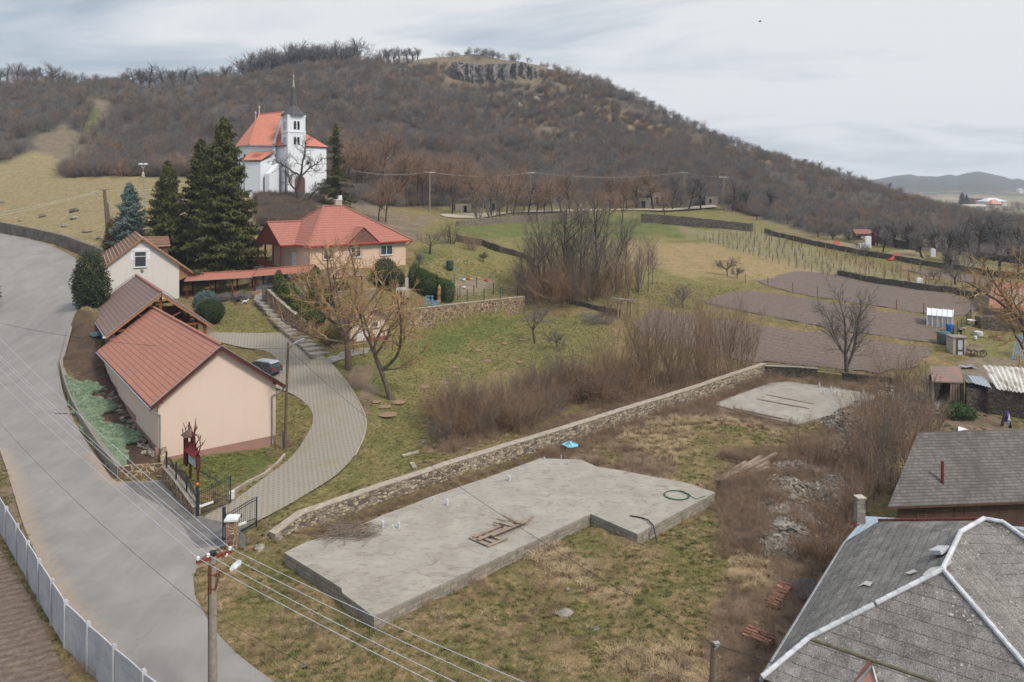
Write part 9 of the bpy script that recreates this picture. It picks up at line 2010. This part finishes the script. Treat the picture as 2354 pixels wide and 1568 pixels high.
rd_=[.15,.14,.16,.17,.07,.09,.08,.1,.075,.05,.045,.1,.075,.05,.045,.075,.055,.04,.035,.075,.055,.04,.035]
skin_body('body',[o_+Vector(p) for p in pts],ed,rd_,SKN,PR)
skin_body('jumper',[o_+Vector(p) for p in ((-.1,0,.95),(.0,0,1.02),(.16,0,1.13),(.34,0,1.18),(.35,-.18,1.11),(.43,-.21,.86),(.5,-.19,.64),(.35,.18,1.11),(.45,.21,.86),(.55,.17,.66))],[(0,1),(1,2),(2,3),(3,4),(4,5),(5,6),(3,7),(7,8),(8,9)],[.17,.165,.185,.19,.095,.075,.055,.095,.075,.055],CLO,PR)
skin_body('trousers',[o_+Vector(p) for p in ((-.13,0,.88),(-.12,-.1,.84),(-.1,-.12,.46),(-.12,-.12,.1),(-.12,.1,.84),(-.02,.12,.46),(0,.12,.1))],[(0,1),(1,2),(2,3),(0,4),(4,5),(5,6)],[.17,.12,.09,.07,.12,.09,.07],TRO,PR)
mb=MB();mb.sphere(o_+Vector((.54,0,1.14)),.115,10,7,sq=(1.1,.95,.95));mb.build('hair',HAIR,PR,smooth=True)
dc=G(562,700);DG=thing('dog','small white dog with black patches standing on the courtyard lawn','dog',tuple(dc));o_=Vector(dc);k=1.25
pts=[(0,0,.36),(.16,0,.37),(.28,0,.42),(.36,0,.52),(.46,0,.55),(.56,0,.51),(-.18,0,.37),(-.3,0,.44),(-.4,0,.55),(.2,-.08,.3),(.2,-.08,.15),(.22,-.08,.02),(.2,.08,.3),(.22,.08,.15),(.24,.08,.02),(-.2,-.08,.28),(-.26,-.08,.15),(-.22,-.08,.02),(-.2,.08,.28),(-.24,.08,.15),(-.2,.08,.02),(.42,-.05,.62),(.42,.05,.62)]
ed=[(0,1),(1,2),(2,3),(3,4),(4,5),(0,6),(6,7),(7,8),(1,9),(9,10),(10,11),(1,12),(12,13),(13,14),(6,15),(15,16),(16,17),(6,18),(18,19),(19,20),(4,21),(4,22)]
skin_body('body',[o_+Vector(p)*k for p in pts],ed,[v*k for v in (.11,.12,.09,.07,.075,.04,.09,.03,.015,.05,.03,.025,.05,.03,.025,.055,.03,.025,.055,.03,.025,.02,.02)],M('dog_coat',C(226,222,214),C(52,46,42),3.0,bumps=0,local=True,contrast=(.55,.57)),DG)

# ------------------------------------------------------------------ far village, hills
def far_house(label,px0,px1,yt,ye,yb,D,wallm,roofm,hip=True,name='village_house'):
    x0,x1=at(px0,yb,D)[0],at(px1,yb,D)[0];zb,ze_,zt_=zof(yb,D)-3,zof(ye,D),zof(yt,D);t=thing(name,label,'house',((x0+x1)/2,D,zb+3));dp=(x1-x0)*.6+6;mb=MB();mb.prism([(x0,D),(x1,D),(x1,D+dp),(x0,D+dp)],zb,ze_);mb.build('wall',wallm,t)
    mb=MB();i_=(x1-x0)*(.32 if hip else 0);o_=.6;c=[(x0-o_,D-o_,ze_),(x1+o_,D-o_,ze_),(x1+o_,D+dp+o_,ze_),(x0-o_,D+dp+o_,ze_)];r0_,r1_=(x0+i_,D+dp/2,zt_),(x1-i_,D+dp/2,zt_)
    for q,e in (((c[0],c[1],r1_,r0_),(c[0],c[1])),((c[2],c[3],r0_,r1_),(c[3],c[2])),((c[1],c[2],r1_),(c[1],c[2])),((c[3],c[0],r0_),(c[0],c[3]))): rp(mb,q,e[0],e[1],.3)
    mb.build('roof',roofm,t)
    for k in range(1,4):
        mb=MB();mb.box((x0+(x1-x0)*k/4,D-.05,zb+3+(ze_-zb-3)*.5),((x1-x0)*.08,.2,(ze_-zb-3)*.35));mb.build('window',DARK,t)
    return t
PR_=M('pale_roof',C(214,218,224),C(200,204,212),.5,bumps=0);GR_=M('slate_blue_roof',C(120,134,150),C(106,120,138),.5,bumps=0);OR_=M('orange_far_roof',C(206,150,130),C(190,136,118),.5,bumps=0);RB_=M('red_brown_far',C(140,98,92),C(126,88,84),.5,bumps=0)
far_house('large far building with white hipped roof',2270,2315,455,463,472,820,WHITE,PR_)
far_house('far house with orange gabled roof before the white one',2281,2305,459,468.5,476,760,PALEP,OR_)
far_house('far red-brown barn left of the white roof',2241,2262,455,457,471,860,RB_,RB_,False)
far_house('far grey hall between red barn and white roof',2262,2279,456,458,471,900,GREYP,M('grey_far_roof',C(170,172,172),C(160,162,164),.5,bumps=0),False)
far_house('far blue-roofed house in the village',2222,2241,452,459,465,950,GR_,GR_)
far_house('long low far building with white walls',2226,2276,470,474,483,700,WHT,PALEP,False)
far_house('tiny white far house on the distant slope',2344,2353,433.5,436,440,1500,WHT,PR_)
for i,(x,D,h,w_,lb) in enumerate([(2212,720,17,11,'dark far evergreen left of the village buildings'),(2222,800,14,10,'second dark far evergreen near the village')]): conifer('village_evergreen',50+i,h,w_,leafmat('far_evergreen',C(70,86,74),C(56,72,64)),lb,Gz(x,D),dens=.8)
x,y=sample(1500,2080,2700,300,900);k=(rs.rand(len(x)) < .75);x,y=x[k],y[k];k=~((np.abs(CX+FPX*x/y-2265) < 60) & (y > 560));x,y=x[k],y[k]
scatter('valley_trees',fc,np.c_[x,y,gz(x,y)],rs.uniform(.6,.95,len(x)),rs.uniform(0,6.28,len(x)),'bare trees and hedges across the far valley floor','wood')
m,t,s=bsdf('far_hill_fields',.95,spec=.1);p=objc(t);n=t.noise(p,.006,4,.6,.8);n2=t.noise(p,.03,4,.6);vv_=t.add('ShaderNodeTexVoronoi',inp={'Vector': t.mapping(p,(.008,.005,.01)),'Scale': 1.0}).outputs[1];g_=t.add('ShaderNodeSeparateXYZ',inp={0: vv_})
c=t.mix(t.ramp(g_.outputs[0],[(.3,0.0),(.35,1.0)],'LINEAR'),C(168,146,112),C(140,122,98));c=t.mix(t.ramp(g_.outputs[1],[(.6,0.0),(.62,1.0)]),c,C(120,124,90));pz_=t.add('ShaderNodeSeparateXYZ',inp={0: p}).outputs[2]
c=t.mix(t.ramp(t.math('ADD',t.math('MULTIPLY',pz_,.016),t.math('MULTIPLY',t.math('SUBTRACT',n2,.5),1.2)),[(.14,0.0),(.30,1.0)]),c,C(74,74,66));t.l.new(c,s.inputs['Base Color'])
prof=[(-1500,442),(1900,436),(2060,405),(2090,401),(2110,406),(2155,406.5),(2180,402.5),(2200,405),(2225,398),(2250,394.5),(2270,398.5),(2300,405),(2325,413),(2340,410.5),(2354,415),(2400,409),(2600,414),(3000,418),(4600,430)]
us=np.arange(-1400,4500,6.0);ds=np.linspace(1250,2600,60);U2,D2=np.meshgrid(us,ds);top=np.interp(U2,[q[0] for q in prof],[q[1] for q in prof]);ztop=H-(top-HY)/FPX*2350;f_=np.clip((D2-1250)/1100,0,1);f_=f_*f_*(3-2*f_);X2=(U2-CX)/FPX*D2
Z2=3.2+(ztop-3.2)*f_+(fbm(X2*.004,D2*.004,4)-.5)*26*f_*(1-f_)*2+(fbm(X2*.03,D2*.02,2)-.5)*6*f_;Z2=np.where(D2 > 2380,Z2-(D2-2380)*.15,Z2)
n_r,n_c=X2.shape;ix=np.arange(n_r*n_c).reshape(n_r,n_c);tag(mobj('hills',np_mesh('hills',np.stack([X2,D2,Z2],-1).reshape(-1,3),np.stack([ix[:-1,:-1],ix[:-1,1:],ix[1:,1:],ix[1:,:-1]],-1).reshape(-1,4),m,True)),kind='structure')
# ------------------------------------------------------------------ air
mb=MB();mb.box((200,1300,50),(6000,3000,120));hz_o=mb.build('haze',None or bpy.data.materials.new('haze_air'))
hm=bpy.data.materials['haze_air'];hm.use_nodes=True;t=NT(hm.node_tree);t.n.clear()
pv_=t.add('ShaderNodeVolumePrincipled',inp={'Color': (.80,.88,1.0,1),'Density': .00021,'Anisotropy': .2});t.add('ShaderNodeOutputMaterial',inp={1: pv_.outputs[0]})
tag(hz_o,kind='stuff')
S.cycles.volume_bounces=0
